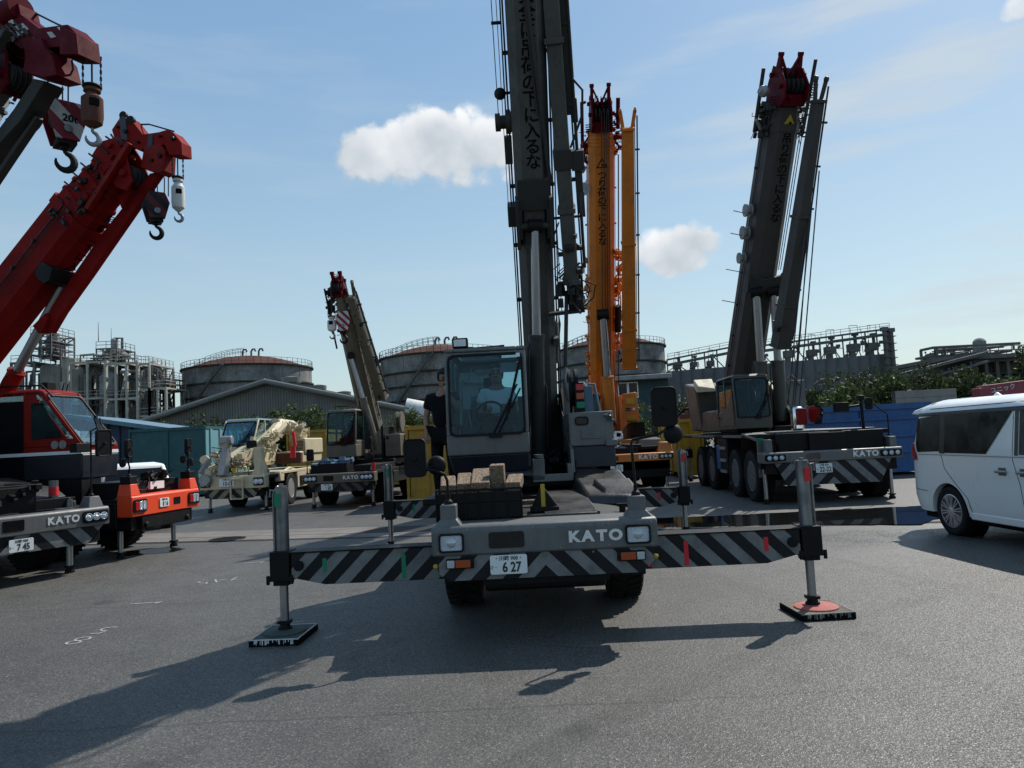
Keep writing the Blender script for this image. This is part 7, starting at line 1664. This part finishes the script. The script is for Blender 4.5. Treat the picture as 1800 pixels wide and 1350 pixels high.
AO, LO, LbO, bO = boom(O, (3.12, 26.2, 2.2), tuple(at(1055, 165, 20.4)), .84, .90, 'orange', 'headred', nsec=4, step=.10, shrink=.03, head=1.0, text='つり荷の下に入るな', textz=(6.55, 8.80), tsize=.28, seed=51, taper=.14, triangle=9.03)
lift_cyl(O, (3.15, 24.2, 2.2), tuple(O.matrix_basis @ (AO @ Vector((0, -.48, 4.3)))), .42, .19, .115, 'orange')
jib(O, (3.84, 24, 3.9), (3.64, 20.4, 10.4), .43, .32, 'orange', seed=52, hosemat='rope', h=.4)
m = MB(AO)
for dx in (-.02, .08, .16, .24): m.tube((dx, -.50, 2.0), (dx * .8, -.5, LO - .4), .014, n=5)
m.tube((.55, -.2, 1.5), (.5, -.2, 9.2), .02, n=5); m.build('wire_rope', 'rope', O)
m = MB(AO); m.tube((-.52, .1, LO - 1.7), (-.52, .1, LO - .2), .05, n=8); m.tube((-.52, .1, LO - .25), (-.40, .1, LO - .2), .04, n=6); m.tube((.52, .1, LO - 1.0), (.52, .1, LO - .15), .06, n=8); m.box((.5, 0, LO - 1.2), (.3, .3, .12)); clutter(m, random.Random(55), (.5, 0, LO - 1.6), (.5, 0, LO - .6), (.1, .2, .1), 30, .04, .14); clutter(m, random.Random(56), (-.47, 0, LO - 1.9), (-.45, 0, LO - 1.1), (.06, .2, .1), 26, .04, .14); m.build('head_side_fittings', 'headred', O)
m = MB(AO); m.lathe([(0, -.1), (.1, -.08), (.13, 0), (.08, .1)], X=T3(-.55, -.1, LO - 2.05) @ RY(-60), n=18); m.lathe([(0, 0), (.2, .02), (.2, .04)], X=T3(-.55, -.3, LO - 2.6) @ RX(60), n=18); m.tube((-.55, -.2, LO - 2.5), (-.4, 0, LO - 2.4), .015, n=5); m.build('camera_and_lamp', 'galv', O)
m = MB(AO); clutter(m, random.Random(57), (.52, -.1, 3.0), (.52, -.1, 6.3), (.12, .2, .1), 70, .05, .2); clutter(m, random.Random(58), (-.47, 0, 2.0), (-.47, 0, 6), (.03, .2, .1), 30, .04, .14); m.build('side_fittings', 'orange', O)
m = MB(AO); m.tube((.50, -.3, 3.6), (.50, -.3, 4.5), .11, n=10); m.build('hanging_hose', 'black', O)
t = ball_hook('ball_hook', 'small red and white ball hook in front of the orange crane', at(1086, 757, 20.8), .13, .26, 'white', .10, ropelen=2.2, chains=False, group=GH)
mirror_pair(O, (1.3, .2, 1.2), [(1.35, .2, 1.5)], 1.4, 1.6, .2, .2, .3)

# 2222: four-axle bronze crane
G = thing('mobile_crane', 'four axle bronze and grey crane with tall boom on the right', 'mobile crane', (7.03, 16.5, 0), -2, GC)
b = carrier(G, 3.05, .93, 1.17, 'silver', .5, zdeck=1.58, Ld=9.5, wheels=(1.15, 2.60, 5.2, 6.7), wr=.60, ww=.42, kato=.17, plate=(-.22, -.012, .78, '川崎 900', ('さ', '22-22'), .36, .20), chev='chevs', zsk=.42, lampw=.46, jx=.46, jz=1.15, posts=False, rimmat='rim')
m = MB(); m.rng(-1.12, 1.30, .35, 1.0, 1.17, 1.58); m.rng(-1.1, -.9, .2, .5, 1.1, 1.35); m.build('equipment_box', 'black', G, bev=.02)
m = MB(); m.rng(1.35, 1.5, .2, .5, 1.15, 1.40); m.build('corner_post', 'silver', G, bev=.01); m = MB(); m.rng(-1.40, -1.25, .2, .5, 1.15, 1.46); m.rng(-1.50, -1.40, .45, .55, .6, 1.5); m.build('corner_post', 'silver', G, bev=.01)
MB().rng(-1.49, -1.38, .43, .45, 1.36, 1.5).build('tape_mark', 'tapegreen', G)
m = MB(); m.hexa([(-1.52, .5, 1.42), (-.5, .5, 1.42), (-.5, 1.7, 1.56), (-1.52, 1.7, 1.56), (-1.52, .6, 1.50), (-.5, .6, 1.50), (-.5, 1.7, 1.62), (-1.52, 1.7, 1.62)]); m.rng(-1.53, -1.0, 1.7, 3.6, 1.50, 1.56); m.rng(-1.53, -1.0, 4.6, 7.6, 1.50, 1.56); m.rng(-1.0, 1.4, 1.0, 9, 1.585, 1.62); m.build('fender', 'silver', G, bev=.01)
m = MB()
for z in (.55, .85, 1.18): m.rng(-1.52, -1.32, 3.5, 4.1, z, z + .08)
m.build('side_step', 'galv', G, bev=.004)
MB().rng(-1.50, -1.1, 4.15, 4.55, .6, 1.3).build('urea_tank', 'blue', G, bev=.04)
c = cab(G, -1.42, -.50, 2.45, 4.4, 1.62, 2.02, 3.08, 'brown', 'black', slope=.16, nose=.12, zskirt=1.72, glassm='glass', front_glass_z=(2.0, 3.03), side_sill=2.2)
MB().rng(-1.2, -.9, 2.66, 2.67, 2.98, 3.02).build('sticker', 'white', c)
m = MB(); m.prism([(2.66, 1.85), (3.9, 1.85), (3.9, 2.35), (3.5, 2.25), (3.0, 2.42), (2.72, 2.75)], -1.425, -1.40, 'x'); m.build('door_panel', 'brown', c)
m = MB(); m.hexa([(-1.3, 7.0, 1.7), (1.4, 7.0, 1.7), (1.4, 8.6, 1.7), (-1.3, 8.6, 1.7), (-1.5, 6.9, 3.1), (1.3, 6.9, 3.1), (1.3, 8.4, 3.3), (-1.5, 8.4, 3.3)]); m.rng(-1.3, -.6, 4.5, 7.2, 1.65, 2.3); m.build('counterweight', 'brown', G, bev=.05)
m = MB(); m.hexa([(-1.5, 6.6, 2.9), (-.9, 6.6, 2.9), (-.9, 7.0, 3.1), (-1.5, 7.0, 3.1), (-1.45, 6.6, 3.1), (-.9, 6.6, 3.0), (-.9, 7.0, 3.35), (-1.5, 7.0, 3.35)]); m.build('engine_cover', 'cream', G, bev=.03)
m = MB(); m.prism([(3.2, 1.65), (7.0, 1.65), (7.0, 3.1), (5.4, 3.1), (4.6, 2.9)], -.35, -.27, 'x'); m.prism([(3.2, 1.65), (7.0, 1.65), (7.0, 3.1), (5.4, 3.1), (4.6, 2.9)], .38, .46, 'x'); m.rng(-.3, .4, 3.0, 7, 1.62, 1.75); m.build('slewing_frame', 'black', G, bev=.01)
m = MB(); m.hexa([(.42, 3.2, 1.8), (.50, 3.2, 1.8), (.50, 3.4, 1.8), (.42, 3.4, 1.8), (.10, 4.6, 3.0), (.18, 4.6, 3.0), (.18, 5.0, 3.1), (.10, 5.0, 3.1)]); m.build('frame_edge', 'cream', G)
m = MB(); m.rng(.48, 1.0, 4.2, 6.8, 2.0, 3.0); m.path([(.50, 4.1, 3.0), (.6, 4.1, 3.15), (.85, 4.1, 2.85)], .04, 6); m.build('winch_housing', 'silver', G, bev=.05)
m = MB(); m.lathe([(0, -.2), (.12, -.2), (.16, -.1), (.16, .12), (.1, .2), (0, .2)], X=T3(.25, 1.55, 2.0), n=20); m.box((-.1, 1.5, 1.95), (.2, .2, .4)); m.build('stowed_hook', 'red', G, bev=.01)
m = MB(); m.tube((.3, 1.5, 1.75), (.3, 1.5, 2.2), .10, n=12); clutter(m, random.Random(63), (.2, 1.4, 1.8), (.4, 1.6, 2.3), (.1, .1, .05), 14, .05, .14); m.build('hook_yoke', 'black', G)
m = MB(); m.rng(-.25, .0, 1.6, 1.9, 1.62, 2.2); m.build('chrome_mirror', 'mirror', G, bev=.05)
mirror_pair(G, (1.42, .35, 1.42), [(1.42, .35, 1.9), (1.1, .3, 2.15)], 1.0, 2.16, .3, .14, .26); m = MB(); m.box((.62, .9, 2.12), (.30, .2, .22)); m.tube((.65, .9, 2.1), (1.1, .9, 2.15), .03, n=8); m.tube((1.1, .9, 1.55), (1.1, .9, 2.3), .04, n=8); m.box((1.1, .9, 2.32), (.12, .1, .1)); m.build('side_mirror', 'black', G, bev=.04)
AG, LG, LbG, bG = boom(G, (6.78, 22.3, 2.3), tuple(at(1388, 112, 17.5)), .86, .98, 'boombrown', 'headred', nsec=5, step=.08, shrink=.025, head=.95, text='吊り荷の下に入るな', textz=(5.75, 7.98), tsize=.27, seed=61, taper=.14, triangle=8.28, textx=.02)
for dx in (-.24, .24): lift_cyl(G, tuple(G.matrix_basis @ Vector((-.05 + dx, 3.9, 1.9))), tuple(G.matrix_basis @ (AG @ Vector((dx, -.55, 3.9)))), .47, .17, .10, 'brown')
m = MB(AG); m.prism([(-.50, 3.9), (.50, 3.9), (.50, 4.5), (.40, 4.35), (0, 4.25), (-.40, 4.35), (-.50, 4.5)], -.56, -.46, 'y'); m.build('cylinder_mount', 'greyd', bG, bev=.01)
jib(G, tuple(at(1372, 610, 19.2)), tuple(at(1438, 175, 17.0)), .38, .18, 'boombrown', seed=62, h=.38); 
m = MB(AG)
m.tube((.56, -.1, 7.9), (.60, -.1, LG + .1), .045, n=8); m.tube((-.62, .1, LG - 1.6), (-.60, .1, LG - .1), .05, n=8)
clutter(m, random.Random(66), (-.52, 0, LG - 1.7), (-.48, 0, LG - .9), (.06, .25, .1), 46, .04, .16); clutter(m, random.Random(67), (.5, 0, LG - 1.7), (.5, 0, LG - .5), (.08, .25, .1), 46, .04, .16)
for k in range(6): m.tube((.40, -.2, LG - .75 + k * .06), (.72, -.2, LG - .78 + k * .06), .016, n=6)
m.build('head_side_fittings', 'greyd', G)
m = MB(AG)
for z, r_ in ((6.0, .17), (5.4, .18), (4.7, .15)):
    m2 = MB(AG); m2.lathe([(0, -.08), (r_, -.08), (r_, -.04), (r_ * .6, -.03), (r_ * .6, .04), (r_, .05), (r_, .09), (0, .09)], X=T3(-.56, .0, z) @ RY(90), n=22); m2.build('cable_reel', 'galv', G)
for z in (5.9, 5.3, 4.3, 3.4): m.tube((-.95, 0, z + .1), (-.5, 0, z), .012, n=5)
m.lathe([(0, -.1), (.12, -.08), (.15, 0), (.10, .12)], X=T3(-.60, -.1, 8.95) @ RY(-70), n=18); m.tube((-.75, -.2, 8.3), (-.5, -.1, 8.0), .04, n=6); m.build('camera_and_lamp', 'galv', G)
m = MB(AG)
for dx in (.30, .36): m.tube((dx, -.52, 4.5), (dx, -.50, LG - .6), .012, n=5)
m.build('wire_rope', 'rope', G)
m = MB(); tp = [wl(G, at(1412, 400, 18.2)), wl(G, at(1402, 715, 18.4))]
for (a_, b_) in (((1430, 330, 17.8), (1393, 712, 18.4)), ((1425, 350, 17.8), (1397, 712, 18.4)), ((1418, 380, 17.9), (1385, 712, 18.4)), ((1440, 300, 17.6), (1405, 712, 18.4))): m.tube(wl(G, at(*a_)), wl(G, at(*b_)), .016, n=5)
m.build('falling_rope', 'rope', G)

# ------------------------------------------------------------------ small vehicles behind
t = thing('small_truck', 'small white truck cab showing behind the red crane bumper', 'truck', tuple(ground(232, 930)), 20)
p = at(232, 815, 18.5); t.matrix_basis = T3(p.x, 18.5, -.12) @ RZ(35)
m = MB(); m.hexa([(-.8, -.7, .4), (.8, -.7, .4), (.8, .9, .4), (-.8, .9, .4), (-.8, -.75, 1.15), (.8, -.75, 1.15), (.8, .9, 1.15), (-.8, .9, 1.15)]); m.hexa([(-.8, -.72, 1.15), (.8, -.72, 1.15), (.8, .9, 1.15), (-.8, .9, 1.15), (-.68, -.35, 1.72), (.68, -.35, 1.72), (.68, .85, 1.76), (-.68, .85, 1.76)]); cbt = m.build('body', 'white', t, bev=.06)
m = MB(); m.hexa([(-.70, -.735, 1.2), (.70, -.735, 1.2), (.70, -.71, 1.2), (-.70, -.71, 1.2), (-.60, -.40, 1.64), (.60, -.40, 1.64), (.60, -.37, 1.64), (-.60, -.37, 1.64)]); m.build('windscreen', 'dglass', t)
for sx in (-1, 1): MB().hexa([(sx * .80, -.45, 1.2), (sx * .81, -.45, 1.2), (sx * .81, .5, 1.2), (sx * .80, .5, 1.2), (sx * .705, -.2, 1.62), (sx * .715, -.2, 1.62), (sx * .715, .5, 1.62), (sx * .705, .5, 1.62)]).build('side_window', 'dglass', t)
for x in (-.7, .7):
    for y in (-.3, 1.9): wheel(t, x, y, .3, .18, 1 if x > 0 else -1)
m = MB(); m.rng(-.8, .8, 1.0, 3.2, .6, .75); m.rng(-.8, -.76, 1.0, 3.2, .75, 1.05); m.rng(.76, .8, 1.0, 3.2, .75, 1.05); m.build('load_bed', 'white', t)
# truck with knuckle crane, right
p = at(1722, 700, 30)
t = thing('crane_truck', 'blue truck with a faded pink loader crane behind the white van', 'truck', (p.x, 30, 0), 0)
def TP(px, py, Y=30): return wl(t, at(px, py, Y))
m = MB(); m.bar(TP(1722, 690), TP(1830, 676), .4, .52, up=(0, 0, 1)); m.box(TP(1726, 693), (.5, .5, .5)); kb = m.build('loader_boom', 'pink', t, bev=.03)
a_ = TP(1757, 684); txt('ユニック', .26, kb, T3(a_.x, -.215, a_.z) @ RY(-8) @ RX(90), 'whitedirty', .004, bold=.004)
m = MB(); m.rng(TP(1738, 700).x, TP(1748, 700).x, .0, .3, .9, TP(1740, 692).z); m.rng(TP(1722, 700).x, TP(1735, 700).x, -.1, .4, 1, TP(1726, 700).z); m.build('crane_column', 'maroon', t, bev=.02)
m = MB(); m.rng(0, 6, -.1, 2.1, .7, 1.1); m.rng(TP(1742, 700).x, TP(1790, 700).x, .3, 2.0, 1.0, TP(1760, 694).z); m.build('load_bed', 'galv', t, bev=.02)
m = MB(); x0_ = TP(1778, 700).x; z1_ = TP(1790, 685).z; m.hexa([(x0_, .0, .7), (x0_ + 2.2, .0, .7), (x0_ + 2.2, 2.1, .7), (x0_, 2.1, .7), (x0_ + .1, .1, z1_), (x0_ + 1.9, .1, z1_ + .1), (x0_ + 1.9, 2, z1_ + .1), (x0_ + .1, 2, z1_)]); m.build('truck_cab', 'blue', t, bev=.1)
for x in (1, 4.6, 6.6): wheel(t, x, .1, .45, .3, -1); 
m = MB(); m.rng(-.0, .5, -.05, .2, 1.2, 2.6); m.build('control_post', 'maroon', t)

# ------------------------------------------------------------------ white van
NV = thing('van', 'white pearl van with dark windows and multi spoke alloy wheels', 'van', (0, 0, 0), 0)
vdir = Vector((-.05, .998, 0)).normalized(); rw = ground(1682, 941)
ang = -math.degrees(math.atan2(vdir.x, vdir.y))
# local: x across (visible side x=-.925), y backwards, rear wheel at y=3.95
NV.matrix_basis = RZ(ang); off = NV.matrix_basis @ Vector((-.90, 3.95, 0)); NV.matrix_basis = RZ(ang) @ Matrix.Diagonal((1.05, 1.05, 1.06, 1)); off = NV.matrix_basis @ Vector((-.90, 3.95, 0)); NV.matrix_basis = T3(rw.x - off.x - .05, rw.y - off.y, 0) @ NV.matrix_basis
def vhalf(y, z):
    """half width of the van body at distance y from the nose and height z"""
    w = .925
    if z < .45: w -= (.45 - z) * .18
    if z > 1.12: w -= (z - 1.12) * .13 + max(0, z - 1.75) * .55
    if 0.80 < z <= 1.12: w -= (z - .80) * .02
    if y > 4.55: w -= ((y - 4.55) / .40) ** 2 * .14 * (1 if z < 1.2 else .8)
    if y < .7: w -= ((.7 - y) / .7) ** 2 * .22
    return w
def vtop(y):
    if y < 1.0: return 1.02 + y * .12
    if y < 2.0: return 1.14 + (y - 1.0) * .70
    if y < 2.6: return 1.84 + (y - 2.0) * .13
    if y < 4.4: return 1.925
    return 1.925 - ((y - 4.4) / .55) ** 2 * .05
ys = [0, .1, .25, .45, .7, 1.0, 1.3, 1.6, 2.0, 2.3, 2.6, 3.0, 3.4, 3.8, 4.2, 4.45, 4.62, 4.75, 4.86, 4.93]
fr = [0, .06, .14, .24, .34, .44, .54, .62, .72, .80, .86, .91, .95, .98, 1.0]
z0v = .30; m = MB(); rows = []
for y in ys:
    tp_ = vtop(y); row = []
    for s in (-1, 1):
        seq = fr if s < 0 else fr[::-1]
        for f in seq:
            z = z0v + (tp_ - z0v) * f; zz = z
            wv_ = vhalf(y, z * 1.93 / tp_ if z > 1.0 else z)
            yy = y
            if y > 4.6: yy = y - max(0, z - 1.15) * .34 * ((y - 4.6) / .33) - max(0, .5 - z) * .3
            if f > .97: wv_ *= (.86 if f < 1 else .62)
            row.append((s * wv_, yy, z + (.012 if f == 1.0 else 0)))
    rows.append(row)
n = len(rows[0]); vs = [p for r_ in rows for p in r_]; fs = []
for i in range(len(ys) - 1):
    for j in range(n): fs.append((i * n + j, i * n + (j + 1) % n, (i + 1) * n + (j + 1) % n, (i + 1) * n + j))
fs.append(tuple(range(n - 1, -1, -1))); fs.append(tuple((len(ys) - 1) * n + j for j in range(n)))
m.add(vs, fs); vb = m.build('body', 'vanwhite', NV, sharp=50)
import bmesh
bm_ = bmesh.new(); bm_.from_mesh(vb.data); bmesh.ops.recalc_face_normals(bm_, faces=bm_.faces); bm_.to_mesh(vb.data); bm_.free()
cut = MB()
for y in (.95, 3.95):
    for s in (-1, 1): cut.tube((s * 1.2, y, .34), (s * .55, y, .34), .40, n=40)
cu = cut.build('cutter', 'black', NV); md = vb.modifiers.new('b', 'BOOLEAN'); md.object = cu; md.operation = 'DIFFERENCE'; md.solver = 'EXACT'
bpy.context.view_layer.update(); dg = bpy.context.evaluated_depsgraph_get(); me = bpy.data.meshes.new_from_object(vb.evaluated_get(dg)); vb.modifiers.clear(); vb.data = me; bpy.data.objects.remove(cu)
me.set_sharp_from_angle(angle=R(40))
m = MB()
for y in (.95, 3.95):
    for s in (-1, 1): m.tube((s * .60, y, .34), (s * .84, y, .34), .395, n=32)
m.rng(-.8, .8, .3, 4.7, .2, .5); m.build('underbody', 'inkb', NV)
def on_side(poly, name, mat, off_=.006, sub=8, s=-1, parent=None):
    """panel lying on the curved flank; poly in (y,z)"""
    m = MB(); N_ = len(poly); pts = []
    c_ = (sum(p[0] for p in poly) / N_, sum(p[1] for p in poly) / N_)
    ringp = []
    for i in range(N_):
        a_, b_ = poly[i], poly[(i + 1) % N_]
        for k in range(sub): ringp.append((a_[0] + (b_[0] - a_[0]) * k / sub, a_[1] + (b_[1] - a_[1]) * k / sub))
    layers = 5; vs = []
    for l in range(layers):
        f = 1 - l / layers
        for y, z in ringp: y2, z2 = c_[0] + (y - c_[0]) * f, c_[1] + (z - c_[1]) * f; vs.append((s * (sidew(y2, z2) + off_), shift(y2, z2), z2))
    vs.append((s * (sidew(*c_) + off_), shift(*c_), c_[1])); R_ = len(ringp); fs = []
    for l in range(layers - 1):
        for i in range(R_): fs.append((l * R_ + i, l * R_ + (i + 1) % R_, (l + 1) * R_ + (i + 1) % R_, (l + 1) * R_ + i))
    for i in range(R_): fs.append(((layers - 1) * R_ + i, (layers - 1) * R_ + (i + 1) % R_, len(vs) - 1))
    if s < 0: fs = [tuple(reversed(f)) for f in fs]
    m.add(vs, fs); return m.build(name, mat, parent or NV, sharp=60)
def sidew(y, z): tp_ = vtop(y); return vhalf(y, z * 1.93 / tp_ if z > 1.0 else z)
def shift(y, z): return y - (max(0, z - 1.15) * .34 * ((y - 4.6) / .33) if y > 4.6 else 0) - (max(0, .5 - z) * .3 if y > 4.6 else 0)
for s in (-1, 1):
    on_side([(4.05, 1.19), (4.62, 1.17), (4.70, 1.30), (4.76, 1.66), (4.05, 1.72)], 'rear_quarter_window', 'dglass', s=s)
    on_side([(3.08, 1.17), (3.98, 1.17), (3.98, 1.72), (2.62, 1.74), (2.62, 1.70)], 'sliding_door_window', 'dglass', .008, s=s)
    on_side([(3.96, 1.16), (4.07, 1.16), (4.07, 1.74), (3.96, 1.74)], 'door_pillar', 'blackgloss', .009, s=s)
    on_side([(1.55, 1.17), (2.48, 1.17), (2.48, 1.72), (2.10, 1.72)], 'front_window', 'dglass', .008, s=s)
    on_side([(2.50, 1.16), (2.56, 1.16), (2.56, 1.72), (2.50, 1.72)], 'front_pillar', 'blackgloss', .007, s=s)
    on_side([(2.24, 1.725), (4.74, 1.70), (4.74, 1.75), (2.24, 1.775)], 'rain_visor', 'blackgloss', .014, s=s)
    def line(pts, r=.004, mat='inkb', nm='panel_gap', o_=.001):
        m = MB(); P = []
        for a_, b_ in zip(pts, pts[1:]):
            for k in range(6): P.append((a_[0] + (b_[0] - a_[0]) * k / 6, a_[1] + (b_[1] - a_[1]) * k / 6))
        P.append(pts[-1]); m.path([(s * (sidew(y, z) + o_), shift(y, z), z) for y, z in P], r, 5); m.build(nm, mat, vb)
    line([(4.04, 1.14), (3.98, .95), (3.80, .78), (3.52, .55), (3.46, .36)]); line([(2.59, 1.75), (2.60, 1.1), (2.50, .8), (2.44, .34)]); line([(3.46, .36), (2.44, .35)]); line([(4.88, .62), (4.42, .60)]); line([(2.4, .35), (1.55, .35), (1.45, .6), (1.35, 1.1)])
    line([(4.74, 1.80), (2.3, 1.83)], .006); line([(4.60, 1.145), (1.3, 1.145)], .008, 'alloy', 'belt_moulding', .004)
    for hy in (2.80, 2.42):
        m = MB(); x = s * (sidew(hy, .95) + .03); m.box((x, hy, .95), (.03, .20, .035)); m.build('door_handle', 'chrome', NV, bev=.012)
        on_side([(hy - .07, .90), (hy + .07, .90), (hy + .07, 1.0), (hy - .07, 1.0)], 'handle_recess_shade', 'silver', .002, s=s)  # flat grey patch, painted as the shade in the handle cup
    on_side([(4.62, 1.06), (4.90, 1.04), (4.93, 1.30), (4.80, 1.27), (4.66, 1.16)], 'tail_lamp', 'redlens', .016, s=s)
    for y in (.95, 3.95):
        wt = MB(); r_ = .345; X = T3(s * .80, y, r_) @ RY(90 * s)
        wt.lathe([(.235, -.10), (.30, -.112), (.335, -.095), (.345, -.05), (.345, .05), (.335, .095), (.30, .112), (.235, .10)], n=44); tw = wt.build('wheel', 'rubber', NV, X=X)
        m = MB(); m.lathe([(.238, .10), (.225, .105), (.215, .08), (.21, -.05), (.0, -.06)], n=44)
        for k in range(20):
            a = 2 * math.pi * k / 20; d = .05 if k % 2 else -.05
            m.bar((.045 * math.cos(a), .045 * math.sin(a), .085), (.222 * math.cos(a + d), .222 * math.sin(a + d), .092), .016, .03)
        m.lathe([(.055, .06), (.055, .10), (.03, .108), (0, .108)], n=20); m.build('rim', 'alloy', tw)
m = MB(); m.hexa([(-.78, 4.60, 1.72), (.78, 4.60, 1.72), (.78, 4.95, 1.74), (-.78, 4.95, 1.74), (-.70, 4.45, 1.90), (.70, 4.45, 1.90), (.72, 4.93, 1.80), (-.72, 4.93, 1.80)]); m.build('rear_spoiler', 'vanwhite', NV, bev=.03)
m = MB(); m.prism([(3.9, 1.93), (4.12, 1.93), (4.02, 2.0)], -.02, .02, 'x'); m.build('roof_aerial', 'vanwhite', NV, bev=.008)
m = MB(); m.hexa([(-.70, 4.73, 1.2), (.70, 4.73, 1.2), (.70, 4.945, 1.2), (-.70, 4.945, 1.2), (-.6, 4.5, 1.70), (.6, 4.5, 1.70), (.6, 4.73, 1.70), (-.6, 4.73, 1.70)]); m.build('rear_window', 'dglass', NV)
for s in (-1, 1): MB().rng(s * .90 - .02, s * .90 + .02, 1.40, 3.50, .27, .37).build('side_skirt', 'vanwhite', NV, bev=.015)
for s in (-1, 1):
    m = MB(); m.hexa([(s * .60, 4.80, 1.12), (s * .84, 4.72, 1.12), (s * .86, 4.90, 1.12), (s * .60, 4.97, 1.12), (s * .60, 4.76, 1.30), (s * .82, 4.70, 1.30), (s * .835, 4.86, 1.30), (s * .60, 4.93, 1.30)]); m.build('tail_lamp', 'redlens', NV, bev=.01)
# front end of the van: windscreen, grille, headlamps, bumper intake, plate
m = MB(); m.add([(-.74, 1.02, 1.175), (.74, 1.02, 1.175), (.66, 1.95, 1.835), (-.66, 1.95, 1.835), (-.74, 1.05, 1.14), (.74, 1.05, 1.14), (.66, 1.98, 1.80), (-.66, 1.98, 1.80)], [(0, 1, 2, 3), (7, 6, 5, 4), (0, 4, 5, 1), (1, 5, 6, 2), (2, 6, 7, 3), (3, 7, 4, 0)]); m.build('windscreen', 'dglass', NV)
m = MB(); m.rng(-.45, .45, -.03, .03, .42, .95); gr = m.build('grille', 'blackgloss', NV, bev=.03)
for i in range(6): MB().rng(-.40, .40, -.045, -.028, .47 + i * .08, .495 + i * .08).build('grille_bar', 'chrome', gr)
for s in (-1, 1):
    m = MB(); m.hexa([(s * .46, -.02, .78), (s * .68, .03, .78), (s * .68, .12, .78), (s * .46, .08, .78), (s * .46, -.02, .93), (s * .70, .03, .95), (s * .70, .12, .95), (s * .46, .08, .93)]); m.build('headlight', 'lamp', NV, bev=.01)
    m = MB(); m.box((s * 1.02, 1.55, 1.15), (.20, .12, .16)); m.build('wing_mirror', 'vanwhite', NV, bev=.04)
MB().rng(-.165, .165, -.06, -.045, .30, .42).build('number_plate', 'plate', NV)
